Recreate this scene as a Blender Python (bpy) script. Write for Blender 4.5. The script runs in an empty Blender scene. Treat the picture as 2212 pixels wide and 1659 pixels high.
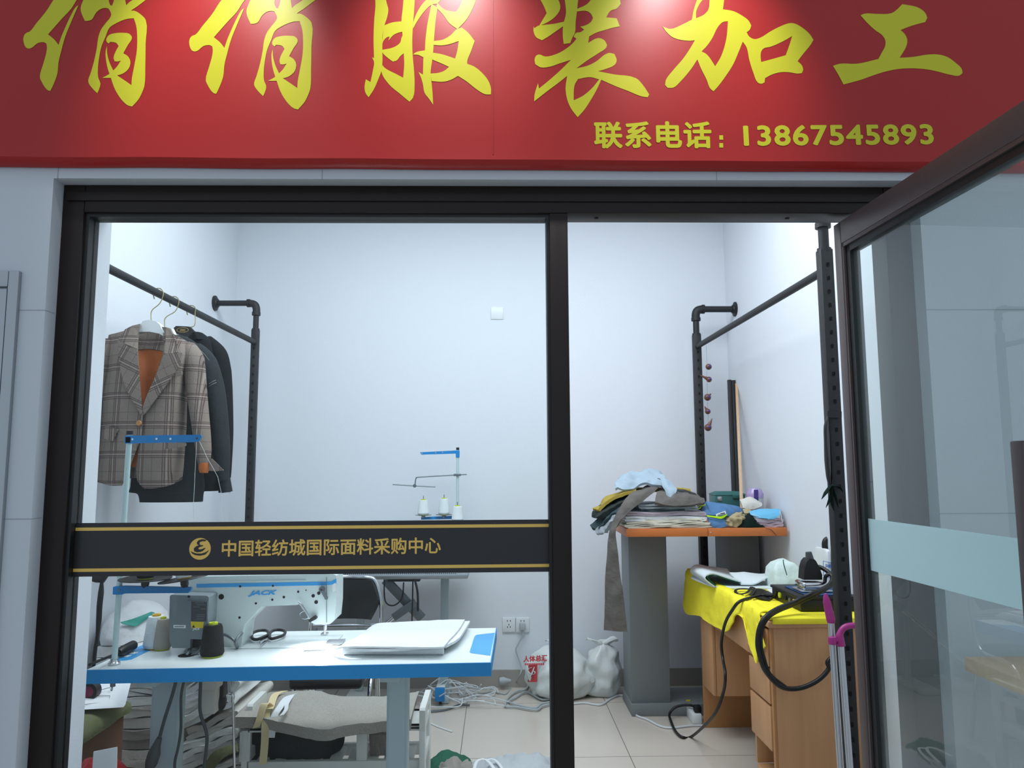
import bpy, bmesh, math, random
from mathutils import Vector, Matrix, noise
from mathutils.geometry import tessellate_polygon
R = math.radians
# ------------------------------------------------------------------ camera
W, HH, F = 2212, 1659, 1600.0
CX, CY, EYE = W / 2, HH / 2, 1.364
_th, _ps, _ro = R(6.26), R(1.09), 0.0045
fw = Vector((math.sin(_ps) * math.cos(_th), math.cos(_ps) * math.cos(_th), math.sin(_th)))
_r0 = Vector((math.cos(_ps), -math.sin(_ps), 0)); _u0 = _r0.cross(fw)
cr = _r0 * math.cos(_ro) - _u0 * math.sin(_ro)
cu = _u0 * math.cos(_ro) + _r0 * math.sin(_ro)
sc = bpy.context.scene
col = sc.collection
cam_d = bpy.data.cameras.new('camera'); cam = bpy.data.objects.new('camera', cam_d); col.objects.link(cam)
cam_d.sensor_fit = 'HORIZONTAL'; cam_d.sensor_width = 36; cam_d.lens = F * 36 / W
cam_d.clip_start = 0.02
cam.matrix_world = Matrix(((cr.x, cu.x, -fw.x, 0), (cr.y, cu.y, -fw.y, 0), (cr.z, cu.z, -fw.z, EYE), (0, 0, 0, 1)))
sc.camera = cam
# ------------------------------------------------------------------ light
sc.view_settings.view_transform = 'Standard'; sc.view_settings.look = 'None'
sc.view_settings.gamma = 1; sc.view_settings.use_curve_mapping = False
sc.view_settings.exposure = 0.0
world = bpy.data.worlds.new('world'); sc.world = world; world.use_nodes = True
bg = world.node_tree.nodes['Background']
bg.inputs['Color'].default_value = (0.72, 0.86, 1.0, 1); bg.inputs['Strength'].default_value = 0.72

def area(name, loc, size, sizey, power, color=(1, 1, 1), rot=(0, 0, 0)):
    d = bpy.data.lights.new(name, 'AREA'); d.shape = 'RECTANGLE'; d.size = size; d.size_y = sizey
    d.energy = power; d.color = color
    o = bpy.data.objects.new(name, d); o.location = loc; o.rotation_euler = rot; col.objects.link(o); return o
def spot(name, loc, target, power, angle, blend, color=(1, 1, 1), r=0.03):
    d = bpy.data.lights.new(name, 'SPOT'); d.energy = power; d.spot_size = R(angle); d.spot_blend = blend
    d.color = color; d.shadow_soft_size = r
    o = bpy.data.objects.new(name, d); o.location = loc
    o.rotation_euler = (Vector(target) - Vector(loc)).to_track_quat('-Z', 'Y').to_euler(); col.objects.link(o); return o
COOL = (0.875, 0.95, 1.0)
area('room_panel_light', (0.0, 3.1, 3.17), 2.3, 1.2, 64, COOL)
# downlights in the corridor ceiling, washing the sign
for nm, x, p in (('downlight_a', -0.74, 36), ('downlight_b', -0.13, 36), ('downlight_c', 0.53, 36)):
    spot(nm, (x, 1.36, 3.0), (x, 1.84, 2.40), p, 53, 0.9, (1.0, 0.96, 0.97), 0.035)

# ------------------------------------------------------------------ pixel helpers
EYEV = Vector((0, 0, EYE))
def ray(px, py): return cr * ((px - CX) / F) - cu * ((py - CY) / F) + fw
def P(px, py, Y): d = ray(px, py); return EYEV + d * (Y / d.y)
def PZ(px, py, z): d = ray(px, py); return EYEV + d * ((z - EYE) / d.z)
def PX(px, py, X): d = ray(px, py); return EYEV + d * (X / d.x)
def crop(ox, oy, s): return lambda x, y: (ox + x / s, oy + y / s)

# ------------------------------------------------------------------ materials
def lin(c):
    return tuple((v / 255 / 12.92) if v / 255 <= 0.04045 else ((v / 255 + 0.055) / 1.055) ** 2.4 for v in c)
def mat(name, rgb, rough=0.6, metal=0.0, bump=0.0, bscale=60.0, var=0.0, vscale=8.0, stretch=None, spec=0.5, coat=0.0, sheen=0.0, aniso=None):
    m = bpy.data.materials.new(name); m.use_nodes = True
    nt = m.node_tree; b = nt.nodes['Principled BSDF']
    c = lin(rgb) + (1,)
    b.inputs['Base Color'].default_value = c
    b.inputs['Roughness'].default_value = rough; b.inputs['Metallic'].default_value = metal
    b.inputs['Specular IOR Level'].default_value = spec
    if coat: b.inputs['Coat Weight'].default_value = coat
    if sheen: b.inputs['Sheen Weight'].default_value = sheen
    if bump or var:
        tc = nt.nodes.new('ShaderNodeTexCoord'); mp = nt.nodes.new('ShaderNodeMapping')
        nt.links.new(tc.outputs['Object'], mp.inputs['Vector'])
        if stretch: mp.inputs['Scale'].default_value = stretch
    if var:
        n = nt.nodes.new('ShaderNodeTexNoise'); n.inputs['Scale'].default_value = vscale; n.inputs['Detail'].default_value = 5
        nt.links.new(mp.outputs[0], n.inputs['Vector'])
        mx = nt.nodes.new('ShaderNodeMix'); mx.data_type = 'RGBA'
        lo = tuple(v * (1 - var) for v in c[:3]) + (1,); hi = tuple(min(1, v * (1 + var)) for v in c[:3]) + (1,)
        mx.inputs['A'].default_value = lo; mx.inputs['B'].default_value = hi
        nt.links.new(n.outputs['Fac'], mx.inputs['Factor']); nt.links.new(mx.outputs['Result'], b.inputs['Base Color'])
    if bump:
        n2 = nt.nodes.new('ShaderNodeTexNoise'); n2.inputs['Scale'].default_value = bscale; n2.inputs['Detail'].default_value = 3
        nt.links.new(mp.outputs[0], n2.inputs['Vector'])
        bp = nt.nodes.new('ShaderNodeBump'); bp.inputs['Strength'].default_value = bump; bp.inputs['Distance'].default_value = 0.01
        nt.links.new(n2.outputs['Fac'], bp.inputs['Height']); nt.links.new(bp.outputs[0], b.inputs['Normal'])
    return m
def glass_mat(name, tint, ior=1.45, haze=0.0, hazecol=(200, 215, 222)):
    m = bpy.data.materials.new(name); m.use_nodes = True; nt = m.node_tree
    nt.nodes.remove(nt.nodes['Principled BSDF']); out = nt.nodes['Material Output']
    tr = nt.nodes.new('ShaderNodeBsdfTransparent'); tr.inputs[0].default_value = tuple(tint) + (1,)
    gl = nt.nodes.new('ShaderNodeBsdfGlossy'); gl.inputs['Roughness'].default_value = 0.0
    fr = nt.nodes.new('ShaderNodeFresnel'); fr.inputs['IOR'].default_value = ior
    mx = nt.nodes.new('ShaderNodeMixShader'); pass
    geo = nt.nodes.new('ShaderNodeNewGeometry'); sb = nt.nodes.new('ShaderNodeMath'); sb.operation = 'SUBTRACT'; sb.inputs[0].default_value = 1.0
    ml = nt.nodes.new('ShaderNodeMath'); ml.operation = 'MULTIPLY'      # reflect at the outer face of the sheet only
    nt.links.new(geo.outputs['Backfacing'], sb.inputs[1]); nt.links.new(sb.outputs[0], ml.inputs[0]); nt.links.new(fr.outputs[0], ml.inputs[1]); nt.links.new(ml.outputs[0], mx.inputs[0])
    nt.links.new(tr.outputs[0], mx.inputs[1]); nt.links.new(gl.outputs[0], mx.inputs[2]); last = mx
    if haze:
        df = nt.nodes.new('ShaderNodeBsdfDiffuse'); df.inputs[0].default_value = lin(hazecol) + (1,)
        tl = nt.nodes.new('ShaderNodeBsdfTranslucent'); tl.inputs[0].default_value = lin(hazecol) + (1,)
        ad = nt.nodes.new('ShaderNodeMixShader'); ad.inputs[0].default_value = 0.5
        nt.links.new(df.outputs[0], ad.inputs[1]); nt.links.new(tl.outputs[0], ad.inputs[2])
        m2 = nt.nodes.new('ShaderNodeMixShader'); m2.inputs[0].default_value = haze
        nt.links.new(mx.outputs[0], m2.inputs[1]); nt.links.new(ad.outputs[0], m2.inputs[2]); last = m2
    nt.links.new(last.outputs[0], out.inputs['Surface'])
    return m
def fabric(name, rgb, **k):
    a = dict(rough=0.9, bump=0.35, bscale=45, var=0.12, vscale=14, spec=0.15); a.update(k); return mat(name, rgb, **a)

M = {}
M['paint'] = mat('white_wall_paint', (221, 225, 231), 0.75, bump=0.06, bscale=180, spec=0.2)
M['cladding'] = mat('pale_grey_cladding', (192, 197, 204), 0.5, bump=0.05, bscale=220, spec=0.35)
M['joint'] = mat('joint_grey', (158, 164, 169), 0.9)
M['base'] = mat('baseboard_tile', (160, 155, 148), 0.4, var=0.06)
M['black'] = mat('black_paint', (28, 30, 32), 0.5)
M['pipe'] = mat('black_pipe', (22, 24, 26), 0.55, bump=0.12, bscale=400)
M['slot'] = mat('dark_slot', (6, 6, 7), 0.9)
M['frame'] = mat('dark_brown_aluminium', (34, 26, 24), 0.45, var=0.05, vscale=40, spec=0.25)
M['frame_lit'] = mat('brown_aluminium_lit', (78, 66, 66), 0.45, var=0.05, vscale=40)  # lighter copy of the frame brown: light on the door put into the colour
M['gasket'] = mat('black_gasket', (14, 15, 16), 0.5)
M['steel'] = mat('brushed_steel', (168, 172, 176), 0.38, 0.9, bump=0.05, bscale=60, stretch=(1, 1, 0.02), var=0.1, vscale=2)
M['chrome'] = mat('chrome', (210, 212, 215), 0.12, 1.0)
M['greymetal'] = mat('grey_metal', (120, 128, 132), 0.4, 0.7)
M['red'] = mat('red_vinyl', (160, 34, 32), 0.34, bump=0.03, bscale=900, spec=0.3)
M['yellowprint'] = mat('yellow_print', (192, 188, 44), 0.33, bump=0.03, bscale=900, spec=0.22)
M['gold'] = mat('gold_foil_print', (224, 184, 92), 0.45)
M['decal'] = mat('black_decal', (34, 33, 37), 0.45)
M['glass'] = glass_mat('window_glass', (0.965, 0.985, 0.985), 1.35)
M['doorglass'] = glass_mat('door_glass', (0.93, 0.975, 0.965), 1.8, 0.09, (220, 230, 230))
M['frost'] = glass_mat('frosted_film', (0.8, 0.95, 0.95), 1.3, 0.86, (226, 244, 246))
M['white'] = mat('white_plastic', (232, 236, 236), 0.4)
M['whitetop'] = mat('white_laminate', (228, 236, 236), 0.28, spec=0.5)
M['blue'] = mat('blue_paint', (12, 130, 200), 0.4, bump=0.02, bscale=300)
M['blueedge'] = mat('blue_edge_band', (10, 136, 204), 0.42, bump=0.04, bscale=300)
M['sky'] = mat('light_blue_sticker', (62, 158, 222), 0.35)
M['machine'] = mat('pale_mint_enamel', (206, 218, 217), 0.35)
M['grey'] = mat('grey_plastic', (118, 128, 132), 0.5, bump=0.08, bscale=300)
M['darkgrey'] = mat('dark_grey_plastic', (66, 72, 74), 0.5)
M['mint'] = mat('mint_tube', (188, 212, 212), 0.35)
M['legpaint'] = mat('pale_grey_enamel', (176, 192, 198), 0.42)
M['rubber'] = mat('black_rubber', (16, 17, 18), 0.45)
M['wire'] = mat('grey_wire', (172, 178, 182), 0.5)
M['whitewire'] = mat('white_wire', (214, 219, 222), 0.5)
M['blackthread'] = mat('black_thread', (9, 12, 14), 0.85, bump=0.5, bscale=160, stretch=(.2, .2, 6))
M['whitethread'] = mat('white_thread', (224, 232, 234), 0.85, bump=0.4, bscale=140, stretch=(.2, .2, 6))
M['beigethread'] = mat('beige_thread', (176, 170, 158), 0.9, bump=0.5, bscale=160, stretch=(.2, .2, 6))
M['lime'] = mat('lime_core', (196, 208, 44), 0.5)
M['orangecore'] = mat('orange_core', (214, 172, 60), 0.5)
M['yellowlabel'] = mat('yellow_label', (226, 204, 36), 0.5)
M['mapleply'] = mat('orange_laminate', (198, 112, 54), 0.4, var=0.06, vscale=5)
M['pedestal'] = mat('grey_laminate', (122, 128, 130), 0.6, bump=0.05, bscale=200)
M['deskwood'] = mat('desk_veneer', (196, 148, 104), 0.45, var=0.16, vscale=6, stretch=(6, 6, 0.5), bump=0.02, bscale=80)
M['deskedge'] = mat('desk_edge_veneer', (180, 128, 78), 0.45, var=0.14, vscale=6, stretch=(6, 6, 0.5))
M['palewood'] = mat('pale_wood', (206, 172, 140), 0.6, var=0.12, vscale=6, stretch=(10, 10, 0.5))
M['cardboard'] = mat('brown_cardboard', (118, 84, 62), 0.85, var=0.1)
M['yellowcloth'] = fabric('yellow_cloth', (246, 232, 62), var=0.05, bump=0.2)
M['paleblue'] = fabric('pale_blue_cloth', (160, 177, 190), var=0.05)
M['taupe'] = fabric('taupe_cloth', (104, 100, 96))
M['mustard'] = fabric('mustard_cloth', (166, 146, 66))
M['teal'] = fabric('dark_teal_cloth', (62, 78, 82))
M['charcoal'] = fabric('charcoal_cloth', (52, 58, 58))
M['steelgrey'] = fabric('steel_grey_cloth', (150, 158, 162))
M['lilac'] = fabric('lilac_cloth', (186, 172, 182), var=0.05)
M['white_cloth'] = fabric('white_cloth', (222, 224, 226), var=0.03)
M['cream'] = fabric('cream_cloth', (224, 218, 200), var=0.05)
M['denim'] = fabric('blue_denim', (84, 120, 160), var=0.25, vscale=30)
M['limecloth'] = fabric('neon_lime_cloth', (184, 232, 40))
M['khaki'] = fabric('khaki_cloth', (170, 156, 122))
M['darkgreen'] = fabric('black_green_cloth', (16, 32, 30))
M['linen'] = fabric('grey_linen', (168, 164, 156), bump=0.5, bscale=160, var=0.16, vscale=120)
M['olive'] = fabric('olive_cloth', (112, 116, 84))
M['greyfab'] = fabric('grey_beige_cloth', (206, 203, 195), var=0.1)
M['greyfab2'] = fabric('pale_grey_cloth', (228, 229, 226), var=0.08)
M['greyfab3'] = fabric('dark_taupe_cloth', (150, 145, 138), var=0.1)
M['blackdenim'] = fabric('washed_black_denim', (46, 50, 52), var=0.22, vscale=24)
M['blackshirt'] = fabric('black_cotton', (26, 29, 31), var=0.12)
M['lining'] = fabric('orange_lining', (184, 104, 56), rough=0.5, bump=0.15)
M['greencloth'] = fabric('green_cloth', (38, 92, 72))
M['paper'] = mat('white_paper', (232, 235, 238), 0.7)
M['ink'] = mat('black_ink', (34, 36, 38), 0.6)
M['zipcream'] = mat('cream_zip_tape', (222, 204, 160), 0.8, bump=0.08, bscale=300)
M['zipwhite'] = mat('white_zip_tape', (228, 232, 234), 0.8, bump=0.3, bscale=300)
M['woodwhite'] = mat('white_painted_wood', (222, 224, 220), 0.5, var=0.04)
M['wicker'] = mat('grey_wicker', (140, 132, 124), 0.8, bump=0.9, bscale=60, stretch=(1.5, 1.5, 0.5), var=0.3, vscale=40)
M['vinyl'] = mat('black_vinyl', (18, 20, 22), 0.42, bump=0.06, bscale=200)
M['garment'] = fabric('grey_white_garment', (186, 190, 194), var=0.05)
M['coated'] = fabric('pale_coated_cloth', (216, 227, 230), var=0.04, rough=0.6)
M['mintbag'] = fabric('pale_mint_cloth', (214, 230, 226), var=0.03, rough=0.5)
M['bag'] = mat('translucent_white_bag', (214, 220, 218), 0.35, bump=0.3, bscale=24, var=0.06, vscale=10)
M['redprint'] = mat('red_print', (202, 58, 68), 0.5)
M['redbag'] = mat('red_bag', (190, 34, 38), 0.4, bump=0.3, bscale=30)
M['teal_sack'] = mat('teal_print', (52, 152, 138), 0.6, var=0.2, vscale=30)
M['magenta'] = mat('magenta_plastic', (160, 42, 120), 0.35)
M['alu'] = mat('aluminium_tube', (196, 198, 200), 0.3, 0.9)
M['greenbox'] = mat('green_plastic', (40, 96, 92), 0.4)
M['purple'] = mat('lilac_plastic', (170, 152, 196), 0.25, spec=0.6)
M['clear'] = mat('clear_grey_plastic', (196, 198, 204), 0.2)
M['mask'] = fabric('blue_face_mask', (112, 182, 218), var=0.04, bump=0.15)
M['navy'] = mat('navy_fabric_pad', (30, 70, 112), 0.7)
M['blue_ink'] = mat('blue_print', (40, 104, 190), 0.5)
M['dirtygreen'] = fabric('dirty_green_plastic', (44, 96, 76))
M['outlet'] = mat('outlet_white', (222, 226, 228), 0.35)
M['maroon'] = mat('maroon_disc', (120, 36, 66), 0.5)
M['olivedark'] = mat('dark_red_brown', (92, 40, 40), 0.6)
M['bead'] = mat('amber_bead', (96, 58, 46), 0.3, var=0.6, vscale=60)
M['beadblue'] = mat('indigo_bead', (62, 48, 120), 0.3, var=0.6, vscale=70)

def floor_mat():
    m = mat('beige_floor_tile', (206, 197, 186), 0.16, spec=0.45, var=0.03, vscale=3)
    nt = m.node_tree; b = nt.nodes['Principled BSDF']
    tc = nt.nodes.new('ShaderNodeTexCoord'); sp = nt.nodes.new('ShaderNodeSeparateXYZ')
    nt.links.new(tc.outputs['Object'], sp.inputs[0]); res = []
    for ax, off in (('X', 0.185), ('Y', 0.36)):
        a = nt.nodes.new('ShaderNodeMath'); a.operation = 'ADD'; a.inputs[1].default_value = 40 + off
        d = nt.nodes.new('ShaderNodeMath'); d.operation = 'MODULO'; d.inputs[1].default_value = 0.8
        c = nt.nodes.new('ShaderNodeMath'); c.operation = 'LESS_THAN'; c.inputs[1].default_value = 0.004
        nt.links.new(sp.outputs[ax], a.inputs[0]); nt.links.new(a.outputs[0], d.inputs[0]); nt.links.new(d.outputs[0], c.inputs[0]); res.append(c)
    mx = nt.nodes.new('ShaderNodeMath'); mx.operation = 'MAXIMUM'
    nt.links.new(res[0].outputs[0], mx.inputs[0]); nt.links.new(res[1].outputs[0], mx.inputs[1])
    src = b.inputs['Base Color'].links[0].from_socket
    mix = nt.nodes.new('ShaderNodeMix'); mix.data_type = 'RGBA'
    mix.inputs['B'].default_value = lin((120, 116, 110)) + (1,)
    nt.links.new(mx.outputs[0], mix.inputs['Factor']); nt.links.new(src, mix.inputs['A']); nt.links.new(mix.outputs['Result'], b.inputs['Base Color'])
    return m
M['floor'] = floor_mat()
def plaid_mat(rot=0.0):
    m = fabric('brown_check_wool', (134, 123, 114), var=0.1, vscale=90, bump=0.3, bscale=200)
    nt = m.node_tree; b = nt.nodes['Principled BSDF']
    tc = nt.nodes.new('ShaderNodeTexCoord'); sp = nt.nodes.new('ShaderNodeSeparateXYZ')
    mr = nt.nodes.new('ShaderNodeMapping'); mr.inputs['Rotation'].default_value = (0, rot, 0)
    nt.links.new(tc.outputs['Object'], mr.inputs[0]); nt.links.new(mr.outputs[0], sp.inputs[0])
    cur = b.inputs['Base Color'].links[0].from_socket
    def stripes(ax, period, off, width, rgb, fac):
        nonlocal cur
        a = nt.nodes.new('ShaderNodeMath'); a.operation = 'ADD'; a.inputs[1].default_value = 40 + off
        d = nt.nodes.new('ShaderNodeMath'); d.operation = 'MODULO'; d.inputs[1].default_value = period
        c = nt.nodes.new('ShaderNodeMath'); c.operation = 'LESS_THAN'; c.inputs[1].default_value = width
        f = nt.nodes.new('ShaderNodeMath'); f.operation = 'MULTIPLY'; f.inputs[1].default_value = fac
        nt.links.new(sp.outputs[ax], a.inputs[0]); nt.links.new(a.outputs[0], d.inputs[0]); nt.links.new(d.outputs[0], c.inputs[0]); nt.links.new(c.outputs[0], f.inputs[0])
        mix = nt.nodes.new('ShaderNodeMix'); mix.data_type = 'RGBA'; mix.inputs['B'].default_value = lin(rgb) + (1,)
        nt.links.new(f.outputs[0], mix.inputs['Factor']); nt.links.new(cur, mix.inputs['A']); cur = mix.outputs['Result']
    for ax in ('X', 'Z'):
        p = 0.105 if ax == 'X' else 0.12
        stripes(ax, p, 0.0, 0.030, (122, 106, 100), 0.4)
        for o in (0.0, 0.008, 0.02, 0.026): stripes(ax, p, -o, 0.0022, (60, 46, 48), 0.8)
        stripes(ax, p, -0.013, 0.004, (186, 176, 166), 0.35)
        stripes(ax, p, -0.065, 0.002, (84, 66, 62), 0.55)
    nt.links.new(cur, b.inputs['Base Color'])
    return m
M['plaid'] = plaid_mat(); M['plaidl'] = plaid_mat(R(-26)); M['plaidr'] = plaid_mat(R(26))

# ------------------------------------------------------------------ mesh builder
def crm(p0, p1, p2, p3, t):
    return 0.5 * ((2 * p1) + (p2 - p0) * t + (2 * p0 - 5 * p1 + 4 * p2 - p3) * t * t + (3 * p1 - p0 - 3 * p2 + p3) * t ** 3)
def spline(pts, n, closed=False):
    pts = [Vector(p) for p in pts]; out = []; m = len(pts); segs = m if closed else m - 1
    for i in range(segs):
        if closed: a, b, c, d = pts[(i - 1) % m], pts[i], pts[(i + 1) % m], pts[(i + 2) % m]
        else: a, b, c, d = pts[max(i - 1, 0)], pts[i], pts[i + 1], pts[min(i + 2, m - 1)]
        for k in range(n): out.append(crm(a, b, c, d, k / n))
    if not closed: out.append(pts[-1])
    return out
class MB:
    def __init__(s): s.bm = bmesh.new(); s.mi = 0
    def _m(s, faces):
        for f in faces: f.material_index = s.mi
    def hexa(s, c, bev=0.0, seg=2):
        """8 corners: bottom 4 ccw then top 4"""
        v = [s.bm.verts.new(p) for p in c]
        fs = [s.bm.faces.new([v[i] for i in q]) for q in ((3, 2, 1, 0), (4, 5, 6, 7), (0, 1, 5, 4), (1, 2, 6, 5), (2, 3, 7, 6), (3, 0, 4, 7))]
        s._m(fs)
        if bev:
            es = list({e for f in fs for e in f.edges})
            r = bmesh.ops.bevel(s.bm, geom=es, offset=bev, segments=seg, affect='EDGES', profile=0.5)
            s._m(r['faces'])
    def box(s, x0, x1, y0, y1, z0, z1, bev=0.0, seg=2):
        x0, x1 = sorted((x0, x1)); y0, y1 = sorted((y0, y1)); z0, z1 = sorted((z0, z1))
        s.hexa([(x0, y0, z0), (x1, y0, z0), (x1, y1, z0), (x0, y1, z0), (x0, y0, z1), (x1, y0, z1), (x1, y1, z1), (x0, y1, z1)], bev, seg)
    def rings(s, rings, cap=True, closed=False):
        vs = [[s.bm.verts.new(p) for p in r] for r in rings]; n = len(vs[0]); fs = []
        lst = list(zip(vs[:-1], vs[1:])) + ([(vs[-1], vs[0])] if closed else [])
        for a, b in lst:
            for i in range(n):
                j = (i + 1) % n
                fs.append(s.bm.faces.new((a[i], a[j], b[j], b[i])))
        if cap and not closed:
            fs.append(s.bm.faces.new(vs[0][::-1])); fs.append(s.bm.faces.new(vs[-1]))
        s._m(fs)
    def tube(s, pts, r, seg=8, sm=0, closed=False, flat=1.0):
        pts = [Vector(p) for p in pts]
        m0 = len(pts)
        if sm: pts = spline(pts, sm, closed)
        n = len(pts); rr = []
        for i in range(n):
            if isinstance(r, (list, tuple)):
                u = i / max(1, n - 1) * (len(r) - 1); k = min(int(u), len(r) - 2); rr.append(r[k] + (r[k + 1] - r[k]) * (u - k))
            else: rr.append(r)
        tg = []
        for i in range(n):
            if closed: t = pts[(i + 1) % n] - pts[i - 1]
            else: t = pts[min(i + 1, n - 1)] - pts[max(i - 1, 0)]
            tg.append(t.normalized() if t.length > 1e-9 else Vector((0, 0, 1)))
        a = Vector((0, 0, 1)) if abs(tg[0].z) < 0.9 else Vector((1, 0, 0))
        nrm = tg[0].cross(a).normalized(); out = []
        for i in range(n):
            nrm = (nrm - tg[i] * nrm.dot(tg[i])); nrm = nrm.normalized() if nrm.length > 1e-6 else tg[i].orthogonal().normalized()
            b = tg[i].cross(nrm)
            out.append([pts[i] + (nrm * math.cos(2 * math.pi * k / seg) + b * flat * math.sin(2 * math.pi * k / seg)) * rr[i] for k in range(seg)])
        s.rings(out, closed=closed)
    def cyl(s, a, b, r, r2=None, seg=20): s.tube([a, b], [r, r if r2 is None else r2], seg)
    def lathe(s, prof, c, seg=28, axis='Z', loop=False):
        c = Vector(c); out = []
        for r, h in prof:
            ring = []
            for k in range(seg):
                t = 2 * math.pi * k / seg; u, v = r * math.cos(t), r * math.sin(t)
                ring.append(c + (Vector((u, v, h)) if axis == 'Z' else Vector((u, h, v)) if axis == 'Y' else Vector((h, u, v))))
            out.append(ring)
        s.rings(out, closed=loop)
    def prism(s, pts, vec, holes=()):
        """planar outline (3D points, may have holes) extruded by vec"""
        vec = Vector(vec); loops = [[Vector(p) for p in pts]] + [[Vector(p) for p in h] for h in holes]
        flat = [p for l in loops for p in l]; tris = tessellate_polygon(loops)
        va = [s.bm.verts.new(p) for p in flat]; vb = [s.bm.verts.new(p + vec) for p in flat]; fs = []
        for t in tris:
            try: fs.append(s.bm.faces.new([va[i] for i in t])); fs.append(s.bm.faces.new([vb[i] for i in t][::-1]))
            except ValueError: pass
        o = 0
        for l in loops:
            n = len(l)
            for i in range(n):
                j = (i + 1) % n
                try: fs.append(s.bm.faces.new((va[o + i], va[o + j], vb[o + j], vb[o + i])))
                except ValueError: pass
            o += n
        s._m(fs)
    def patch(s, ctrl, nu=6, nv=6, th=0.004, amp=0.0, fr=20.0, seed=0):
        """smooth sheet through rows of control points, given thickness"""
        rows = [spline(r, nu) for r in ctrl]
        cols = [spline([r[i] for r in rows], nv) for i in range(len(rows[0]))]
        g = [[cols[i][j] for i in range(len(cols))] for j in range(len(cols[0]))]
        a, b = len(g), len(g[0]); nn = [[None] * b for _ in range(a)]
        for i in range(a):
            for j in range(b):
                du = g[i][min(j + 1, b - 1)] - g[i][max(j - 1, 0)]; dv = g[min(i + 1, a - 1)][j] - g[max(i - 1, 0)][j]
                n = du.cross(dv); nn[i][j] = n.normalized() if n.length > 1e-12 else Vector((0, 0, 1))
        if amp:
            for i in range(a):
                for j in range(b):
                    q = g[i][j] * fr + Vector((seed * 7.1, seed * 3.3, 0))
                    g[i][j] = g[i][j] + nn[i][j] * amp * (1 - 2 * abs(noise.noise(q)) + 0.5 * noise.noise(q * 2.3))
        va = [[s.bm.verts.new(g[i][j] + nn[i][j] * th / 2) for j in range(b)] for i in range(a)]
        vb = [[s.bm.verts.new(g[i][j] - nn[i][j] * th / 2) for j in range(b)] for i in range(a)]; fs = []
        for i in range(a - 1):
            for j in range(b - 1):
                fs.append(s.bm.faces.new((va[i][j], va[i][j + 1], va[i + 1][j + 1], va[i + 1][j])))
                fs.append(s.bm.faces.new((vb[i][j], vb[i + 1][j], vb[i + 1][j + 1], vb[i][j + 1])))
        for i in range(a - 1):
            for j in (0, b - 1): fs.append(s.bm.faces.new((va[i][j], va[i + 1][j], vb[i + 1][j], vb[i][j])))
        for j in range(b - 1):
            for i in (0, a - 1): fs.append(s.bm.faces.new((va[i][j], va[i][j + 1], vb[i][j + 1], vb[i][j])))
        s._m(fs)
    def fold(s, x0, x1, y0, y1, z0, z1, layers=3, seed=0, wob=0.006, n=9, roll=0.0):
        """cloth folded in a zigzag; the fold bends face left and right, the edges face the viewer"""
        rnd = random.Random(seed); h = (z1 - z0) / layers; t = h * 0.46; path = []
        for i in range(layers):
            z = z0 + h * (i + 0.5); a = x0 + h / 2 + rnd.uniform(0, .1) * (x1 - x0) * 0.3; b = x1 - h / 2 - rnd.uniform(0, .1) * (x1 - x0) * 0.3
            seq = [(a + (b - a) * k / 8, z + math.sin(k * 1.3 + seed + i) * wob * 0.35) for k in range(9)]
            if i % 2: seq = seq[::-1]
            path += seq
            if i < layers - 1:
                ex = seq[-1][0]; sg = 1 if i % 2 == 0 else -1
                path.append((ex + sg * h * 0.42, z + h * 0.25)); path.append((ex + sg * h * 0.5, z + h * 0.5)); path.append((ex + sg * h * 0.42, z + h * 0.75))
        path = [Vector((p[0], 0, p[1])) for p in path]; path = spline(path, 2); m = len(path); rings = []
        for k in range(n):
            v = k / (n - 1); y = y0 + (y1 - y0) * v; top = []; bot = []
            for i, p in enumerate(path):
                tg = (path[min(i + 1, m - 1)] - path[max(i - 1, 0)]).normalized(); nr = Vector((-tg.z, 0, tg.x))
                q = Vector((p.x * 9, y * 9, p.z * 60 + seed * 5))
                off = Vector((noise.noise(q) * wob * 1.5, noise.noise(q + Vector((9, 0, 0))) * wob * (2.2 if k in (0, n - 1) else 0.2), noise.noise(q + Vector((0, 9, 0))) * wob * 0.5 - roll * ((v - .5) * 2) ** 2))
                c = Vector((p.x, y, p.z)) + off
                c.z = max(c.z, z0 + t)
                top.append(c + nr * t); bot.append(c - nr * t)
            rings.append(top + bot[::-1])
        s.rings(rings)
    def blob(s, c, r, seed=0, amp=0.2, fr=3.0, sub=4, zmin=None, ridge=True, squash=None):
        t = bmesh.new(); bmesh.ops.create_icosphere(t, subdivisions=sub, radius=1.0); c = Vector(c); mp = {}
        for v in t.verts:
            d = v.co.normalized(); q = d * fr + Vector((seed * 3.7, seed * 1.9, seed))
            n = (1 - 2 * abs(noise.noise(q))) * 0.6 + 0.4 * noise.noise(q * 2.1) + 0.25 * (1 - 2 * abs(noise.noise(q * 3.7))) if ridge else noise.noise(q)
            k = 1 + amp * n; p = Vector((d.x * r[0] * k, d.y * r[1] * k, d.z * r[2] * k))
            if squash: p = Vector(squash(p))
            p += c
            if zmin is not None: p.z = max(p.z, zmin + 0.0005)
            mp[v] = s.bm.verts.new(p)
        s._m([s.bm.faces.new([mp[v] for v in f.verts]) for f in t.faces]); t.free()
    def loft(s, rows, seg=28, amp=0.0, fr=14.0, seed=0, p=2.4):
        """rows: (centre, rx, ry) horizontal rounded sections"""
        out = []
        for c, rx, ry in rows:
            c = Vector(c); ring = []
            for k in range(seg):
                t = 2 * math.pi * k / seg; ct, st = math.cos(t), math.sin(t)
                q = Vector((math.copysign(abs(ct) ** (2 / p), ct) * rx, math.copysign(abs(st) ** (2 / p), st) * ry, 0))
                w = c + q
                if amp:
                    nn = noise.noise(w * fr + Vector((seed, 0, 0)) * 3); w = w + q.normalized() * amp * nn
                ring.append(w)
            out.append(ring)
        s.rings(out)
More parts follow.
